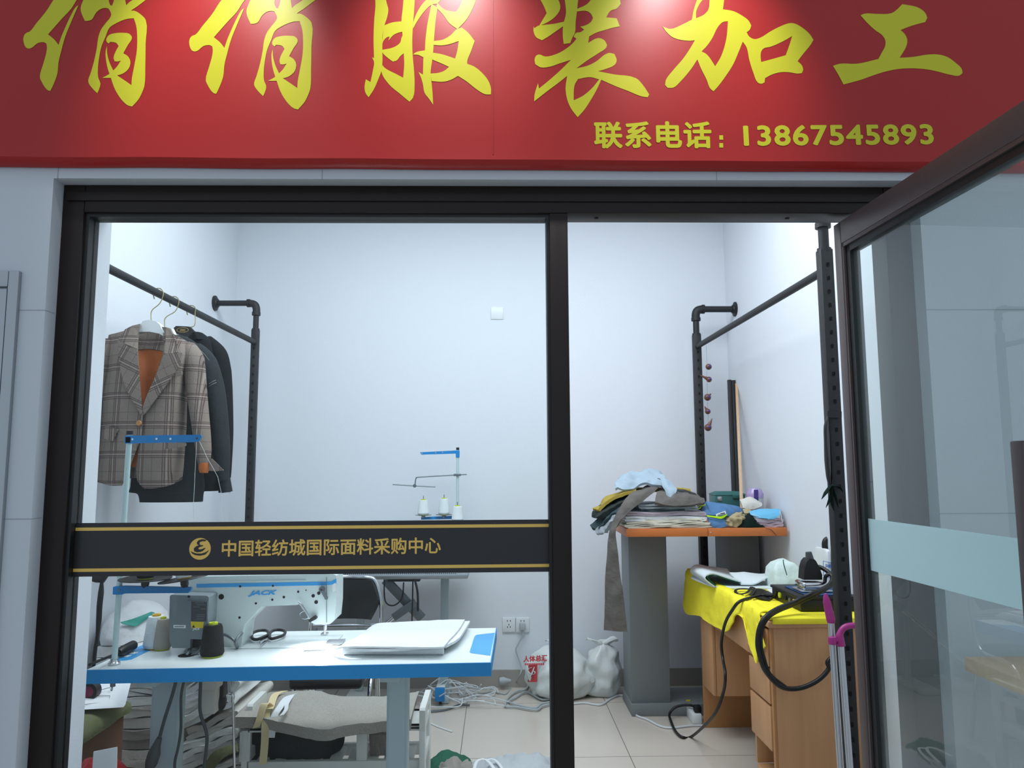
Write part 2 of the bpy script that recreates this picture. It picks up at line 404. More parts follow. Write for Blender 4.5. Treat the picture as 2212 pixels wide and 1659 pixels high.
    def build(s, name, m, parent=None, smooth=True, ang=40):
        bmesh.ops.recalc_face_normals(s.bm, faces=s.bm.faces)
        me = bpy.data.meshes.new(name); s.bm.to_mesh(me); s.bm.free()
        ms = m if isinstance(m, (list, tuple)) else [m]
        for x in ms: me.materials.append(x)
        if smooth:
            for p in me.polygons: p.use_smooth = True
            try: me.set_sharp_from_angle(angle=R(ang))
            except Exception: pass
        o = bpy.data.objects.new(name, me); col.objects.link(o)
        if parent is not None:
            o.parent = parent; w = Matrix.Identity(4); q = parent
            o.matrix_parent_inverse = world_of(parent).inverted()
        return o
def world_of(o):
    m = Matrix.LocRotScale(o.location, o.rotation_euler, o.scale)
    return m if o.parent is None else world_of(o.parent) @ o.matrix_parent_inverse @ m
def tag(o, label, cat, group=None):
    o['label'] = label; o['category'] = cat
    if group: o['group'] = group
    return o
def thing(name, label, cat, loc, group=None):
    o = bpy.data.objects.new(name, None); col.objects.link(o); o.location = loc; o.empty_display_size = 0.05
    return tag(o, label, cat, group)
def struct(o): o['kind'] = 'structure'; return o
def dup(root, delta, label=None):
    def cp(o, parent):
        c = o.copy(); col.objects.link(c)
        if parent is not None: c.parent = parent
        for ch in o.children: cp(ch, c)
        return c
    r = cp(root, None); r.location = root.location + Vector(delta)
    if label: r['label'] = label
    return r
def text_mesh(name, body, size, m, mtx, parent=None, bold=0.0, shear=0.0, ext=0.0006, align='LEFT', sx=1.0, spacing=1.0):
    cv = bpy.data.curves.new(name, 'FONT'); cv.body = body; cv.size = size; cv.shear = shear; cv.extrude = ext
    cv.align_x = align; cv.resolution_u = 4; cv.space_character = spacing
    o = bpy.data.objects.new(name, cv); col.objects.link(o)
    bpy.context.view_layer.update()
    dg = bpy.context.evaluated_depsgraph_get(); me = bpy.data.meshes.new_from_object(o.evaluated_get(dg))
    bpy.data.objects.remove(o)
    if bold:                             # heavier weight: the outline repeated a hair to every side
        bm = bmesh.new()
        for k in range(8):
            t = me.copy(); t.transform(Matrix.Translation((bold * math.cos(k * math.pi / 4), bold * math.sin(k * math.pi / 4), k * 2e-5))); bm.from_mesh(t); bpy.data.meshes.remove(t)
        bm.to_mesh(me); bm.free()
    me.transform(mtx @ Matrix.Diagonal((sx, 1, 1, 1))); me.materials.clear(); me.materials.append(m); me.name = name
    r = bpy.data.objects.new(name, me); col.objects.link(r)
    if parent is not None: r.parent = parent; r.matrix_parent_inverse = world_of(parent).inverted()
    return r
def facing(p, roll=0.0):   # text plane facing the viewer side (-Y), at point p
    return Matrix.Translation(p) @ Matrix.Rotation(roll, 4, 'Y') @ Matrix.Rotation(R(90), 4, 'X')
exec_sections = True
# ================================================================== THE SETTING
XL, XR, YB = -1.70, 1.50, 4.76         # shop room
YO, YI = 1.88, 2.118                   # outer / inner face of the shop front
OX0, OX1, OZ = -1.155, 1.118, 2.112    # opening
b = MB(); b.box(-4.2, 4.2, -4.5, YB + .15, -0.06, 0); struct(b.build('floor', M['floor'], smooth=False))
b = MB(); b.box(XL - .12, XR + .12, YI, YB + .15, 3.2, 3.3); struct(b.build('ceiling', M['paint'], smooth=False))
b = MB(); b.box(XL, XR, YB, YB + .15, 0, 3.2); struct(b.build('wall_back', M['paint'], smooth=False))
b = MB(); b.box(XL - .12, XL, YI, YB + .15, 0, 3.2); struct(b.build('wall_left', M['paint'], smooth=False))
b = MB(); b.box(XR, XR + .12, YI, YB + .15, 0, 3.2); struct(b.build('wall_right', M['paint'], smooth=False))
b = MB()
for x0, x1, z0, z1 in ((-4.2, OX0 + .03, 0, 3.3), (OX1 - .0, 4.2, 0, 3.3), (OX0 + .03, OX1, OZ, 3.3)): b.box(x0, x1, 1.965, YI, z0, z1)
struct(b.build('wall_front', M['paint'], smooth=False))
b = MB()
for x0, x1, z0, z1 in ((-4.2, OX0, 0, 3.3), (OX1, 4.2, 0, 3.3), (OX0, OX1, OZ, 3.3)): b.box(x0, x1, YO, 1.965, z0, z1)
struct(b.build('trim_1', M['cladding'], smooth=False))
b = MB()                               # open joints between the cladding panels
for px in (125, 696, 1548):
    x = P(px, 380, YO).x; b.box(x - .0012, x + .0012, YO - .0006, YO + .002, OZ, 2.2)
zj = P(80, 670, YO).z; zk = P(70, 1121, YO).z
for z in (zj, zk):
    b.box(-4.2, OX0 + .0005, YO - .0006, YO + .04, z - .0012, z + .0012); b.box(OX1, 4.2, YO - .0006, YO + .002, z - .0012, z + .0012)
x = P(118, 500, YO).x
struct(b.build('trim_2', M['joint'], smooth=False))
b = MB(); b.box(XL, XR, YB - .012, YB, 0, .105); struct(b.build('baseboard_back', M['base'], smooth=False))
b = MB(); b.box(XL, XL + .012, YI, YB - .012, 0, .105); struct(b.build('baseboard_left', M['base'], smooth=False))
b = MB(); b.box(XR - .012, XR, YI, YB - .012, 0, .105); struct(b.build('baseboard_right', M['base'], smooth=False))
b = MB()                               # wall pilaster strip seen through the glass, left, and its twin right
# ---- shop front frame
FY0, FY1 = 1.925, 2.005
ZI = 2.037
MX0, MX1 = 0.139, 0.188
b = MB()
b.box(OX0, -1.098, FY0, FY1, 0, OZ, .003); b.box(1.048, OX1, FY0, FY1, 0, OZ, .003)
b.box(-1.098, 1.048, FY0, FY1, ZI, OZ, .003)
b.box(OX0 + .012, OX1 - .012, FY0 - .006, FY0 + .01, OZ - .045, OZ - .02, .002)
struct(b.build('trim_3', M['frame']))
b = MB(); b.box(MX0, MX1, FY0, FY1, 0, ZI, .003); struct(b.build('trim_4', M['frame']))
win = bpy.data.objects.new('window_1', None); col.objects.link(win); win.location = (-.48, 1.96, 0); struct(win)
GX0, GX1, GZ1 = -1.088, .131, 2.028
b = MB()
b.box(-1.098, GX0, 1.935, 1.985, .07, ZI); b.box(GX1, MX0, 1.935, 1.985, .07, ZI); b.box(GX0, GX1, 1.935, 1.985, GZ1, ZI); b.box(GX0, GX1, 1.935, 1.985, .07, .08)
b.build('gasket', M['gasket'], win)
b = MB(); b.box(-1.098, MX0, FY0, FY1, 0, .07, .003); b.build('bottom_rail', M['frame'], win)
b = MB(); b.box(GX0, GX1, 1.958, 1.966, .08, GZ1); b.build('pane', M['glass'], win, smooth=False)
# film band on the pane
zt0, zt1, zb = P(165, 1130, 1.957).z, P(1185, 1122, 1.957).z, P(155, 1246, 1.957).z
zb1 = P(1187, 1235, 1.957).z
def bandquad(f0, f1, y, th):
    l0 = zb + (zt0 - zb) * f0; l1 = zb + (zt0 - zb) * f1; r0 = zb1 + (zt1 - zb1) * f0; r1 = zb1 + (zt1 - zb1) * f1
    return [(GX0, y, l0), (GX1, y, r0), (GX1, y, r1), (GX0, y, l1)], (0, th, 0)
b = MB(); q, v = bandquad(0, 1, 1.9568, .0008); b.prism(q, v)
band = b.build('film_band', M['decal'], win, smooth=False)
b = MB(); q, v = bandquad(.855, .915, 1.9564, .0005); b.prism(q, v); b.build('gold_line', M['gold'], band, smooth=False)
b = MB(); q, v = bandquad(.09, .15, 1.9564, .0005); b.prism(q, v); b.build('gold_line', M['gold'], band, smooth=False)
pa, pb = P(476, 1199, 1.9563), P(953, 1192, 1.9563)
sz = (pb.x - pa.x) / 13.0
t = text_mesh('gold_lettering', '中国轻纺城国际面料采购中心', sz, M['gold'], facing(pa, -math.atan2(pb.z - pa.z, pb.x - pa.x)), band, bold=.018 * sz, ext=.0003)
# round emblem
ec = P(432, 1185.5, 1.9563); er = 22 / F * 2.0
B5 = crop(120, 1100, 2.967)
def e5(x, y, Y=1.9563): return P(*B5(x, y), Y)
b = MB(); b.cyl((ec.x, 1.9567, ec.z), (ec.x, 1.9562, ec.z), er, seg=48); emb = b.build('gold_emblem', M['gold'], band)
b = MB()
b.prism([e5(*p, 1.9561) for p in ((968, 196), (940, 192), (918, 198), (905, 212), (908, 226), (918, 231), (900, 238), (886, 252), (888, 268), (905, 276), (928, 274), (945, 266), (962, 250), (955, 248), (936, 256), (920, 258), (914, 250), (925, 242), (946, 236), (944, 230), (930, 230), (922, 222), (926, 210), (944, 204), (958, 206))], (0, -.0003, 0))
b.prism([e5(*p, 1.9561) for p in ((866, 268), (880, 276), (905, 284), (935, 284), (960, 276), (984, 262), (976, 274), (964, 284), (972, 282), (955, 292), (925, 298), (895, 294), (875, 284))], (0, -.0003, 0))
b.build('emblem_cutout', M['decal'], emb, smooth=False)
# ---- door leaf (pivoted open towards the corridor)
door = bpy.data.objects.new('door_1', None); col.objects.link(door); door.location = (.93, 1.97, 0); struct(door)
DH = P(1800, 488, 1.985); DX = DH.x; DT = DH.z
dv = Vector((.036, -1, 0)).normalized(); dn = Vector((1, .036, 0)).normalized()      # along the leaf towards the viewer, and outwards
D0 = Vector((DX, 1.985, 0)); LEN = .86
def dbox(mb, a0, a1, n0, n1, z0, z1, bev=.0):
    c = []
    for z in (z0, z1):
        for a, n in ((a0, n0), (a0, n1), (a1, n1), (a1, n0)):
            q = D0 + dv * a + dn * n; c.append((q.x, q.y, z))
    mb.hexa(c, bev)
SW, TH = .036, .04
b = MB(); dbox(b, 0, SW, 0, TH, .01, DT, .002); dbox(b, LEN - .07, LEN, 0, TH, .01, DT, .002); b.build('stile', M['frame_lit'], door)
b = MB(); dbox(b, SW + .0006, LEN - .07, 0, TH, DT - .062, DT, .002); dbox(b, SW + .0006, LEN - .07, 0, TH, .01, .11, .002); b.build('rail', M['frame_lit'], door)
b = MB()
dbox(b, SW, SW + .008, .002, TH - .002, .11, DT - .062); dbox(b, SW, LEN - .07, .002, TH - .002, DT - .072, DT - .062)
b.build('glazing_bead', M['frame_lit'], door, smooth=False)
b = MB()
dbox(b, SW + .008, SW + .03, .008, TH - .004, .11, DT - .072); dbox(b, SW + .008, LEN - .07, .008, TH - .004, DT - .09, DT - .072)
b.build('gasket', M['gasket'], door, smooth=False)
b = MB(); dbox(b, SW + .01, LEN - .072, .018, .024, .11, DT - .08); dglass = b.build('pane', M['doorglass'], door, smooth=False)
zc1, zc0 = P(1870, 1120, 1.92).z, P(1872, 1232, 1.92).z
b = MB(); dbox(b, SW + .03, LEN - .075, .0165, .0175, zc0, zc1); b.build('frosted_band', M['frost'], dglass, smooth=False)
b = MB()
hp = D0 + dv * (LEN - .035) - dn * .05
hb = P(2203, 952, hp.y)
for a in (.0,):
    b.box(hb.x - .005, hb.x + .028, hp.y - .012, hp.y + .018, .86, hb.z, .003)
for z in (.95, hb.z - .1): b.cyl((hb.x + .02, hp.y, z), ((D0 + dv * (LEN - .035)).x + .004, hp.y, z), .009, seg=12)
b.build('pull_handle', M['frame_lit'], door)
# holes drilled under the head of the frame
b = MB()
for px in (1288, 1700): q = P(px, 463, 1.965); b.cyl((q.x, 1.965, ZI - .0012), (q.x, 1.965, ZI + .001), .006, seg=14)
struct(b.build('trim_5', M['slot']))

# ================================================================== BANNER
BYF = 1.845
ban = thing('shop_banner', 'long red vinyl shop banner with yellow lettering above the shop front', 'banner', (0, 1.86, 2.15))
b = MB()
zL, zR = P(0, 338, BYF).z, P(1450, 347, BYF).z
def bz(x): return zL + (zR - zL) * (x + 1.29) / 1.75
xs = [-2.3 + 4.9 * i / 60 for i in range(61)]
rows = []
for dz, y in ((.86, BYF), (.5, BYF), (.2, BYF), (.06, BYF), (.015, BYF), (.0, BYF - .001), (-.006, BYF + .004), (-.013, BYF + .014), (-.016, BYF + .03), (-.01, YO - .002), (.86, YO - .002)):
    rows.append([Vector((x, y + (.0004 * noise.noise(Vector((x * 5, dz * 6, 0))) if dz > .01 and y == BYF else 0), (3.02 if dz > .8 else bz(x) + dz + .002 * noise.noise(Vector((x * 4, 3, 0)))))) for x in xs])
vs = [[b.bm.verts.new(p) for p in r] for r in rows]
for a_, c_ in zip(vs, vs[1:] + vs[:1]):
    for i in range(60): b.bm.faces.new((a_[i], a_[i + 1], c_[i + 1], c_[i]))
b.bm.faces.new([r[0] for r in vs]); b.bm.faces.new([r[-1] for r in vs][::-1])
sheet = b.build('vinyl_sheet', M['red'], ban)
b = MB(); xs_ = P(1065, 200, BYF).x; b.box(xs_ - .0012, xs_ + .0012, BYF - .0016, BYF, 2.165, 3.0); b.build('seam', M['red'], sheet, smooth=False)
A1, B1, C1 = crop(0, 0, 2.9892), crop(740, 0, 2.9892), crop(1400, 0, 2.7241)
QIAO = [
 [(470, -70), (540, -90), (545, -60), (495, 0), (460, 55), (400, 120), (310, 222), (350, 255), (378, 290), (395, 240), (420, 180), (460, 95), (490, 45), (506, 34), (460, 140), (420, 240), (395, 330), (378, 400), (370, 475), (345, 545), (325, 587), (310, 583), (292, 566), (270, 530), (258, 500), (280, 410), (298, 345), (303, 305), (300, 282), (285, 273), (262, 273), (240, 280), (205, 308), (182, 313), (165, 303), (151, 262), (152, 240), (160, 222), (175, 210), (190, 205), (235, 150), (300, 70), (345, 0), (400, -70)],
 [(560, -40), (620, -70), (703, -20), (703, 10), (712, 34), (724, 36), (735, 5), (745, -60), (812, -70), (808, -5), (815, 34), (838, 12), (865, -5), (960, -75), (1010, -50), (940, 0), (890, 38), (845, 68), (872, 71), (912, 96), (941, 130), (940, 280), (938, 420), (932, 555), (918, 595), (895, 640), (853, 688), (825, 680), (795, 655), (762, 612), (735, 560), (716, 503), (660, 503), (685, 490), (707, 477), (695, 440), (685, 390), (682, 335), (690, 297), (692, 345), (706, 400), (731, 455), (755, 430), (780, 391), (762, 397), (740, 396), (734, 375), (741, 345), (766, 297), (750, 277), (712, 270), (702, 281), (690, 271), (686, 256), (702, 228), (740, 215), (800, 212), (832, 217), (850, 236), (850, 252), (826, 290), (796, 344), (826, 364), (841, 395), (832, 440), (795, 474), (756, 487), (800, 516), (849, 550), (851, 510), (866, 430), (883, 330), (886, 240), (880, 170), (864, 118), (820, 122), (750, 150), (706, 180), (680, 240), (655, 300), (640, 370), (632, 440), (634, 500), (648, 540), (640, 575), (628, 602), (598, 572), (570, 528), (586, 470), (606, 400), (625, 310), (635, 240), (652, 192), (682, 150), (712, 112), (718, 92), (702, 56), (685, 51), (655, 56), (622, 80), (592, 126), (570, 134), (548, 135), (525, 82), (521, 50), (536, 5)],
]
FU = [
 [(207, -60), (270, -60), (285, 20), (295, 60), (288, 110), (270, 165), (258, 230), (257, 320), (257, 400), (250, 460), (235, 500), (200, 580), (168, 628), (148, 600), (142, 560), (150, 512), (180, 530), (197, 450), (203, 400), (190, 370), (203, 375), (200, 250), (205, 120), (212, 40)],
 [(266, 165), (320, 145), (390, 137), (400, 203), (375, 207), (330, 225), (296, 262), (304, 236), (285, 242), (262, 268), (254, 300)],
 [(255, 322), (330, 305), (372, 275), (384, 235), (402, 220), (402, 338), (370, 365), (350, 390), (325, 398), (300, 380), (256, 336)],
 [(397, -60), (470, -60), (462, 60), (455, 160), (450, 250), (452, 350), (460, 440), (465, 540), (455, 630), (432, 657), (370, 605), (300, 545), (250, 460), (258, 420), (266, 432), (290, 450), (340, 475), (391, 502), (398, 420), (395, 340), (385, 200), (380, 138), (390, 40)],
 [(455, 185), (458, 140), (505, 40), (560, -20), (600, -60), (660, -60), (615, 20), (575, 30), (530, 70), (480, 140)],
 [(575, 26), (612, 50), (600, 140), (590, 260), (585, 330), (580, 380), (568, 475), (573, 522), (580, 590), (585, 677), (560, 640), (530, 600), (518, 540), (506, 500), (490, 465), (519, 482), (522, 370), (490, 355), (455, 352), (475, 337), (532, 325), (536, 250), (549, 150)],
 [(780, -40), (870, -40), (850, 30), (800, 125), (742, 188), (690, 150), (650, 95), (606, 50), (612, 20), (660, 62), (730, 77), (755, 45)],
 [(587, 265), (650, 255), (700, 225), (735, 190), (770, 178), (810, 210), (853, 265), (830, 330), (805, 395), (805, 412), (850, 430), (900, 470), (940, 520), (958, 570), (958, 610), (920, 608), (870, 580), (800, 525), (745, 490), (700, 515), (650, 528), (575, 523), (566, 475), (620, 470), (660, 455), (687, 432), (640, 410), (580, 385), (583, 340), (640, 350), (727, 378), (740, 330), (750, 265), (690, 285), (640, 293), (588, 290)],
]
ZH = [
 [(1255, -40), (1370, -40), (1400, 15), (1405, 55), (1380, 100), (1330, 140), (1268, 168), (1318, 85), (1300, 40)],
 [(1262, 167), (1310, 160), (1370, 153), (1428, 140), (1430, 165), (1380, 200), (1330, 235), (1288, 260), (1250, 240), (1233, 200), (1234, 172), (1240, 182)],
 [(1425, -60), (1526, -60), (1515, 60), (1505, 140), (1500, 212), (1485, 240), (1470, 278), (1428, 284), (1422, 230), (1425, 160), (1442, 90), (1440, 40)],
 [(1513, 58), (1580, 25), (1630, -40), (1785, -40), (1796, 25), (1770, 55), (1730, 70), (1702, 112), (1770, 118), (1790, 170), (1740, 180), (1690, 195), (1640, 210), (1592, 235), (1586, 277), (1650, 246), (1690, 260), (1708, 290), (1700, 310), (1650, 345), (1580, 390), (1510, 441), (1580, 425), (1640, 395), (1690, 355), (1720, 342), (1755, 348), (1770, 390), (1755, 420), (1700, 445), (1650, 460), (1750, 480), (1895, 505), (1940, 550), (1980, 610), (1970, 628), (1930, 622), (1850, 590), (1760, 555), (1670, 515), (1640, 580), (1600, 650), (1560, 710), (1518, 757), (1475, 700), (1450, 640), (1440, 570), (1450, 490), (1400, 530), (1320, 590), (1237, 655), (1240, 610), (1262, 537), (1268, 572), (1320, 530), (1400, 460), (1475, 386), (1400, 410), (1340, 430), (1280, 435), (1245, 415), (1240, 385), (1250, 360), (1268, 352), (1310, 365), (1390, 345), (1450, 310), (1490, 275), (1510, 250), (1492, 236), (1508, 212), (1535, 208), (1560, 192), (1535, 172), (1570, 163), (1605, 140), (1617, 115), (1600, 85), (1570, 70), (1514, 74)],
]
ZHH = [(1492, 648), (1498, 550), (1520, 510), (1600, 498), (1657, 513), (1610, 570), (1550, 620)]
JIA = [(85, 155), (130, 170), (200, 145), (258, 115), (268, 60), (290, -10), (300, -60), (345, -60), (455, -60), (446, 10), (440, 55), (500, 65), (550, 90), (590, 120), (607, 150), (598, 175), (580, 190), (595, 215), (625, 230), (660, 222), (720, 185), (790, 150), (830, 137), (860, 138), (910, 165), (950, 200), (973, 235), (955, 265), (910, 320), (880, 360), (905, 385), (912, 410), (905, 430), (880, 433), (830, 425), (780, 425), (730, 438), (688, 460), (685, 485), (665, 493), (645, 485), (620, 430), (595, 350), (580, 280), (557, 245), (535, 300), (500, 380), (455, 450), (410, 510), (385, 537), (365, 520), (345, 470), (310, 400), (290, 350), (250, 410), (190, 480), (150, 515), (115, 517), (100, 500), (105, 470), (150, 410), (210, 340), (250, 280), (275, 237), (240, 240), (150, 222), (110, 190)]
JIAH = [[(315, 303), (345, 320), (395, 390), (430, 330), (460, 230), (470, 125), (440, 130), (410, 160), (380, 220), (350, 265)], [(662, 330), (665, 365), (740, 345), (810, 325), (830, 270), (848, 212), (790, 245), (720, 275), (680, 285), (665, 305)], [(282, 108), (283, 66), (308, 15), (340, -20), (362, -5), (355, 55), (330, 85)]]
GONG = [(1250, 90), (1275, 80), (1350, 82), (1430, 78), (1460, 60), (1495, 25), (1530, 30), (1590, 45), (1630, 75), (1643, 105), (1630, 130), (1590, 140), (1540, 155), (1485, 177), (1510, 200), (1525, 235), (1520, 270), (1480, 340), (1560, 335), (1640, 322), (1700, 320), (1760, 335), (1810, 370), (1845, 405), (1850, 430), (1830, 445), (1780, 440), (1700, 420), (1640, 408), (1560, 402), (1480, 405), (1400, 420), (1320, 445), (1250, 470), (1150, 497), (1120, 440), (1088, 387), (1130, 375), (1230, 375), (1355, 347), (1375, 310), (1395, 270), (1395, 235), (1375, 205), (1340, 180), (1295, 140)]
def rounded(l, n=4):
    # curves through the traced points, corners kept sharp
    m = len(l); v = [Vector((p[0], p[1])) for p in l]; tg = []
    for i in range(m):
        a, c = v[i] - v[i - 1], v[(i + 1) % m] - v[i]
        if a.length < 1e-6 or c.length < 1e-6 or a.angle(c) > R(48): tg.append(None)
        else: tg.append((a.normalized() + c.normalized()).normalized())
    out = []
    for i in range(m):
        p, q = v[i], v[(i + 1) % m]; d = (q - p).length; ch = q - p
        if tg[i] is None and tg[(i + 1) % m] is None: out.append(tuple(p)); continue
        m0 = (tg[i] * d) if tg[i] is not None else ch; m1 = (tg[(i + 1) % m] * d) if tg[(i + 1) % m] is not None else ch
        for k in range(n):
            t = k / n; out.append(tuple(p * (2 * t ** 3 - 3 * t * t + 1) + m0 * (t ** 3 - 2 * t * t + t) + q * (3 * t * t - 2 * t ** 3) + m1 * (t ** 3 - t * t)))
    return out
def glyph(name, loops, cf, sh=(0, 0), holes={}):
    b = MB()
    for k, l in enumerate(loops):
        f = lambda q: P(*cf(q[0] + sh[0], q[1] + sh[1]), BYF - .0009 - .00003 * k)
        b.prism([f(q) for q in rounded(l)], (0, .0004, 0), [[f(q) for q in rounded(h)] for h in holes.get(k, [])])
    return b.build(name, M['yellowprint'], ban, smooth=False)
glyph('brush_character', QIAO, A1); glyph('brush_character', QIAO, A1, (1071, 19))
glyph('brush_character', FU, B1); glyph('brush_character', ZH, B1, holes={3: [ZHH]})
glyph('brush_character', [JIA], C1, holes={0: JIAH}); glyph('brush_character', [GONG], C1)
pa = P(1283, 315.5, BYF - .001); pb = P(1536, 315.5, BYF - .001); zs = (pb.x - pa.x) / 3.78
text_mesh('phone_lettering', '联系电话', zs * .93, M['yellowprint'], facing(pa + Vector((0, 0, .002)), -math.atan2(pb.z - pa.z, pb.x - pa.x)), ban, bold=.028 * zs, ext=.0002, spacing=1.07)
b = MB()
for py in (297, 314): q = P(1558, py, BYF - .0012); b.box(q.x - .005, q.x + .005, q.y, q.y + .001, q.z - .006, q.z + .006)
b.build('colon', M['yellowprint'], ban, smooth=False)
pa = P(1607, 313.5, BYF - .001); pb = P(2018, 310, BYF - .001)
num = text_mesh('phone_number', '13867545893', .0745, M['yellowprint'], Matrix.Identity(4), None, bold=.0022, ext=.0002, spacing=1.1)
wd = max(v.co.x for v in num.data.vertices) - min(v.co.x for v in num.data.vertices); mn = min(v.co.x for v in num.data.vertices)
num.data.transform(facing(pa, -math.atan2(pb.z - pa.z, pb.x - pa.x)) @ Matrix.Diagonal(((pb.x - pa.x) / wd, 1, 1, 1)) @ Matrix.Translation((-mn, 0, 0)))
num.parent = ban; num.matrix_parent_inverse = world_of(ban).inverted()

# ================================================================== STEEL CABINET, LEFT
cb = thing('wall_cabinet', 'brushed steel cabinet door set in the grey wall left of the shop window', 'cabinet', (-1.6, YO, 0))
q0 = P(48, 587, YO); xr = q0.x; zt = q0.z; xb = P(-8, 1640, YO).x
b = MB()
b.box(xr - .027, xr, YO - .012, YO + .01, .3, zt, .003); b.box(xr - .8, xr - .027, YO - .012, YO + .01, zt - .042, zt, .003); b.box(xr - .8, xr - .745, YO - .012, YO + .01, .3, zt - .042, .003)
b.build('frame', M['steel'], cb)
b = MB(); b.box(xr - .742, xr - .03, YO - .008, YO + .01, .31, zt - .045, .004)
b.box(xr - .68, xr - .1, YO - .0105, YO - .008, .4, zt - .09, .002); b.build('door', M['steel'], cb)
# ================================================================== PIPE CLOTHES RACKS
def rack(name, label, xp, xw, yb, yf, zl, zrod, r_low, front_low):
    t = thing(name, label, 'clothes rack', (xp, yb, 0))
    sg = 1 if xw > xp else -1
    for y, z0 in ((yb, 0.0), (yf, front_low)):
        b = MB()
        b.box(xp - r_low, xp + r_low, y - r_low, y + r_low, z0, zl - .16, .006)
        b.mi = 1
        z = z0 + .08
        while z < zl - .2:
            b.box(xp - .0055, xp + .0055, y - r_low - .0008, y - r_low + .002, z - .004, z + .013, .004, 3)
            z += .052
        b.mi = 0
        b.cyl((xp, y, zl - .17), (xp, y, zl - .05), r_low * .78, seg=20); b.lathe([(r_low * 1.05, zl - .17), (r_low * 1.05, zl - .155)], (xp, y, 0))
        post = b.build('post', [M['pipe'], M['slot']], t)
        b = MB(); b.lathe([(r_low * 1.5, 0), (r_low * 1.5, .012), (r_low * 1.15, .02)], (xp, y, z0)); b.build('foot', M['pipe'], post)
        b = MB()
        b.tube([(xp, y, zl - .07), (xp, y, zl - .035), (xp + sg * .012, y, zl - .008), (xp + sg * .045, y, zl)], r_low * 1.05, 18, sm=5)
        b.cyl((xp, y, zl - .075), (xp, y, zl - .055), r_low * 1.18); b.cyl((xp + sg * .04, y, zl), (xp + sg * .055, y, zl), r_low * 1.18)
        b.build('elbow', M['pipe'], t)
        b = MB(); b.cyl((xp + sg * .05, y, zl), (xw - sg * .006, y, zl), r_low * .8); arm = b.build('wall_arm', M['pipe'], t)
        b = MB(); b.lathe([(.046, 0), (.046, .008), (.03, .012), (.026, .022)] if sg < 0 else [(.026, -.022), (.03, -.012), (.046, -.008), (.046, 0)], (xw, y, zl), axis='X'); b.build('flange', M['pipe'], arm)
    b = MB(); b.cyl((xp, yf + .01, zrod), (xp, yb - .01, zrod), .0165); b.build('rail', M['pipe'], t)
    b = MB(); b.lathe([(.012, -.03), (.012, -.022), (.008, -.02), (.008, 0)], (xp, yb, 1.47) if sg < 0 else (xp, yb, 1.56), axis='Y'); b.build('bolt', M['pipe'], t)
    return t
RZL = P(548, 655, 4.40).z; RZR = P(1507, 680, 4.57).z
RXL = P(546, 900, 4.40).x; RXR = P(1510, 900, 4.57).x
rack('pipe_rack', 'black pipe clothes rack on the left wall, holding the checked blazer', RXL, XL, 4.40, 2.145, RZL, P(545, 740, 4.40).z, .021, 0)
rack('pipe_rack', 'black pipe clothes rack on the right wall above the wooden desk', RXR, XR, 4.57, 2.735, P(1507, 668, 4.57).z, P(1512, 749, 4.57).z, .0245, 0)
ZRODL = P(545, 740, 4.40).z

# ------------------------------------------------------------------ hangers and jackets
J = crop(220, 600, 3.1917)
def hook(mb, px0, py0, px1, py1, Y, bend=0):
    a = P(*J(px0, py0), Y); e = P(*J(px1, py1), Y); t = Vector((a.x + .0, Y, ZRODL + .0))
    x = RXL; z = ZRODL
    pts = [(x - .016, Y, z - .024), (x - .022, Y, z + .002), (x - .012, Y, z + .02), (x + .006, Y, z + .022), (x + .02, Y, z + .008), (x + .019, Y, z - .014)]
    pts += [(x + .006, Y, z - .045), (e.x, Y, z - .075), (e.x, Y, e.z)] if bend == 0 else [(x + .018, Y, z - .075), (e.x + .004, Y, z - .082), (e.x, Y, z - .09), (e.x, Y, e.z)]
    mb.tube(pts, .0022, 8, sm=4)
Y1, Y2, Y3 = 3.13, 3.285, 3.47
gold_wire = mat('brass_wire', (190, 176, 128), 0.3, 0.9)
def J1(x, y, dy=0.0): return P(*J(x, y), Y1 + dy)
hg = thing('clothes_hanger', 'white plastic hanger with brass hook holding the checked blazer', 'hanger', (RXL, Y1, 1.75), 'hangers on the left rack')
b = MB(); b.prism([J1(*p, -.02) for p in ((282, 298), (320, 290), (372, 300), (398, 320), (412, 352), (440, 385), (440, 412), (395, 385), (330, 372), (270, 372), (200, 385), (120, 400), (120, 385), (200, 365), (255, 345), (268, 320))], (0, .035, 0)); b.build('body', M['white'], hg, ang=30)
b = MB(); hook(b, 0, 0, 340, 296, Y1); b.build('hook', gold_wire, hg)
hg = thing('clothes_hanger', 'white plastic hanger behind the checked blazer, holding the washed black jacket', 'hanger', (RXL, Y2, 1.75), 'hangers on the left rack')
def J2(x, y, dy=0.0): return P(*J(x, y), Y2 + dy)
def J3(x, y, dy=0.0): return P(*J(x, y), Y3 + dy)
b = MB(); b.prism([J2(*p, -.015) for p in ((385, 345), (440, 338), (480, 350), (500, 392), (560, 430), (560, 445), (490, 420), (430, 395), (380, 380))], (0, .03, 0)); b.build('body', M['white'], hg, ang=30)
b = MB(); hook(b, 0, 0, 434, 342, Y2); b.build('hook', gold_wire, hg)
hg = thing('clothes_hanger', 'black plastic hanger with a gold printed oval, holding the farthest black shirt', 'hanger', (RXL, Y3, 1.75), 'hangers on the left rack')
b = MB(); b.prism([J3(*p, -.015) for p in ((495, 345), (512, 332), (600, 336), (625, 360), (660, 405), (740, 450), (740, 468), (640, 425), (560, 400), (510, 385))], (0, .03, 0)); bd = b.build('body', M['black'], hg, ang=30)
b = MB()
c0 = J3(557, 360, -.016)
b.tube([(c0.x + .027 * math.cos(k * math.pi / 10), c0.y, c0.z + .0115 * math.sin(k * math.pi / 10)) for k in range(20)], .0009, 6, closed=True)
for dz in (.003, -.004): b.box(c0.x - .012, c0.x + .012, c0.y - .0005, c0.y + .0005, c0.z + dz - .0012, c0.z + dz + .0012)
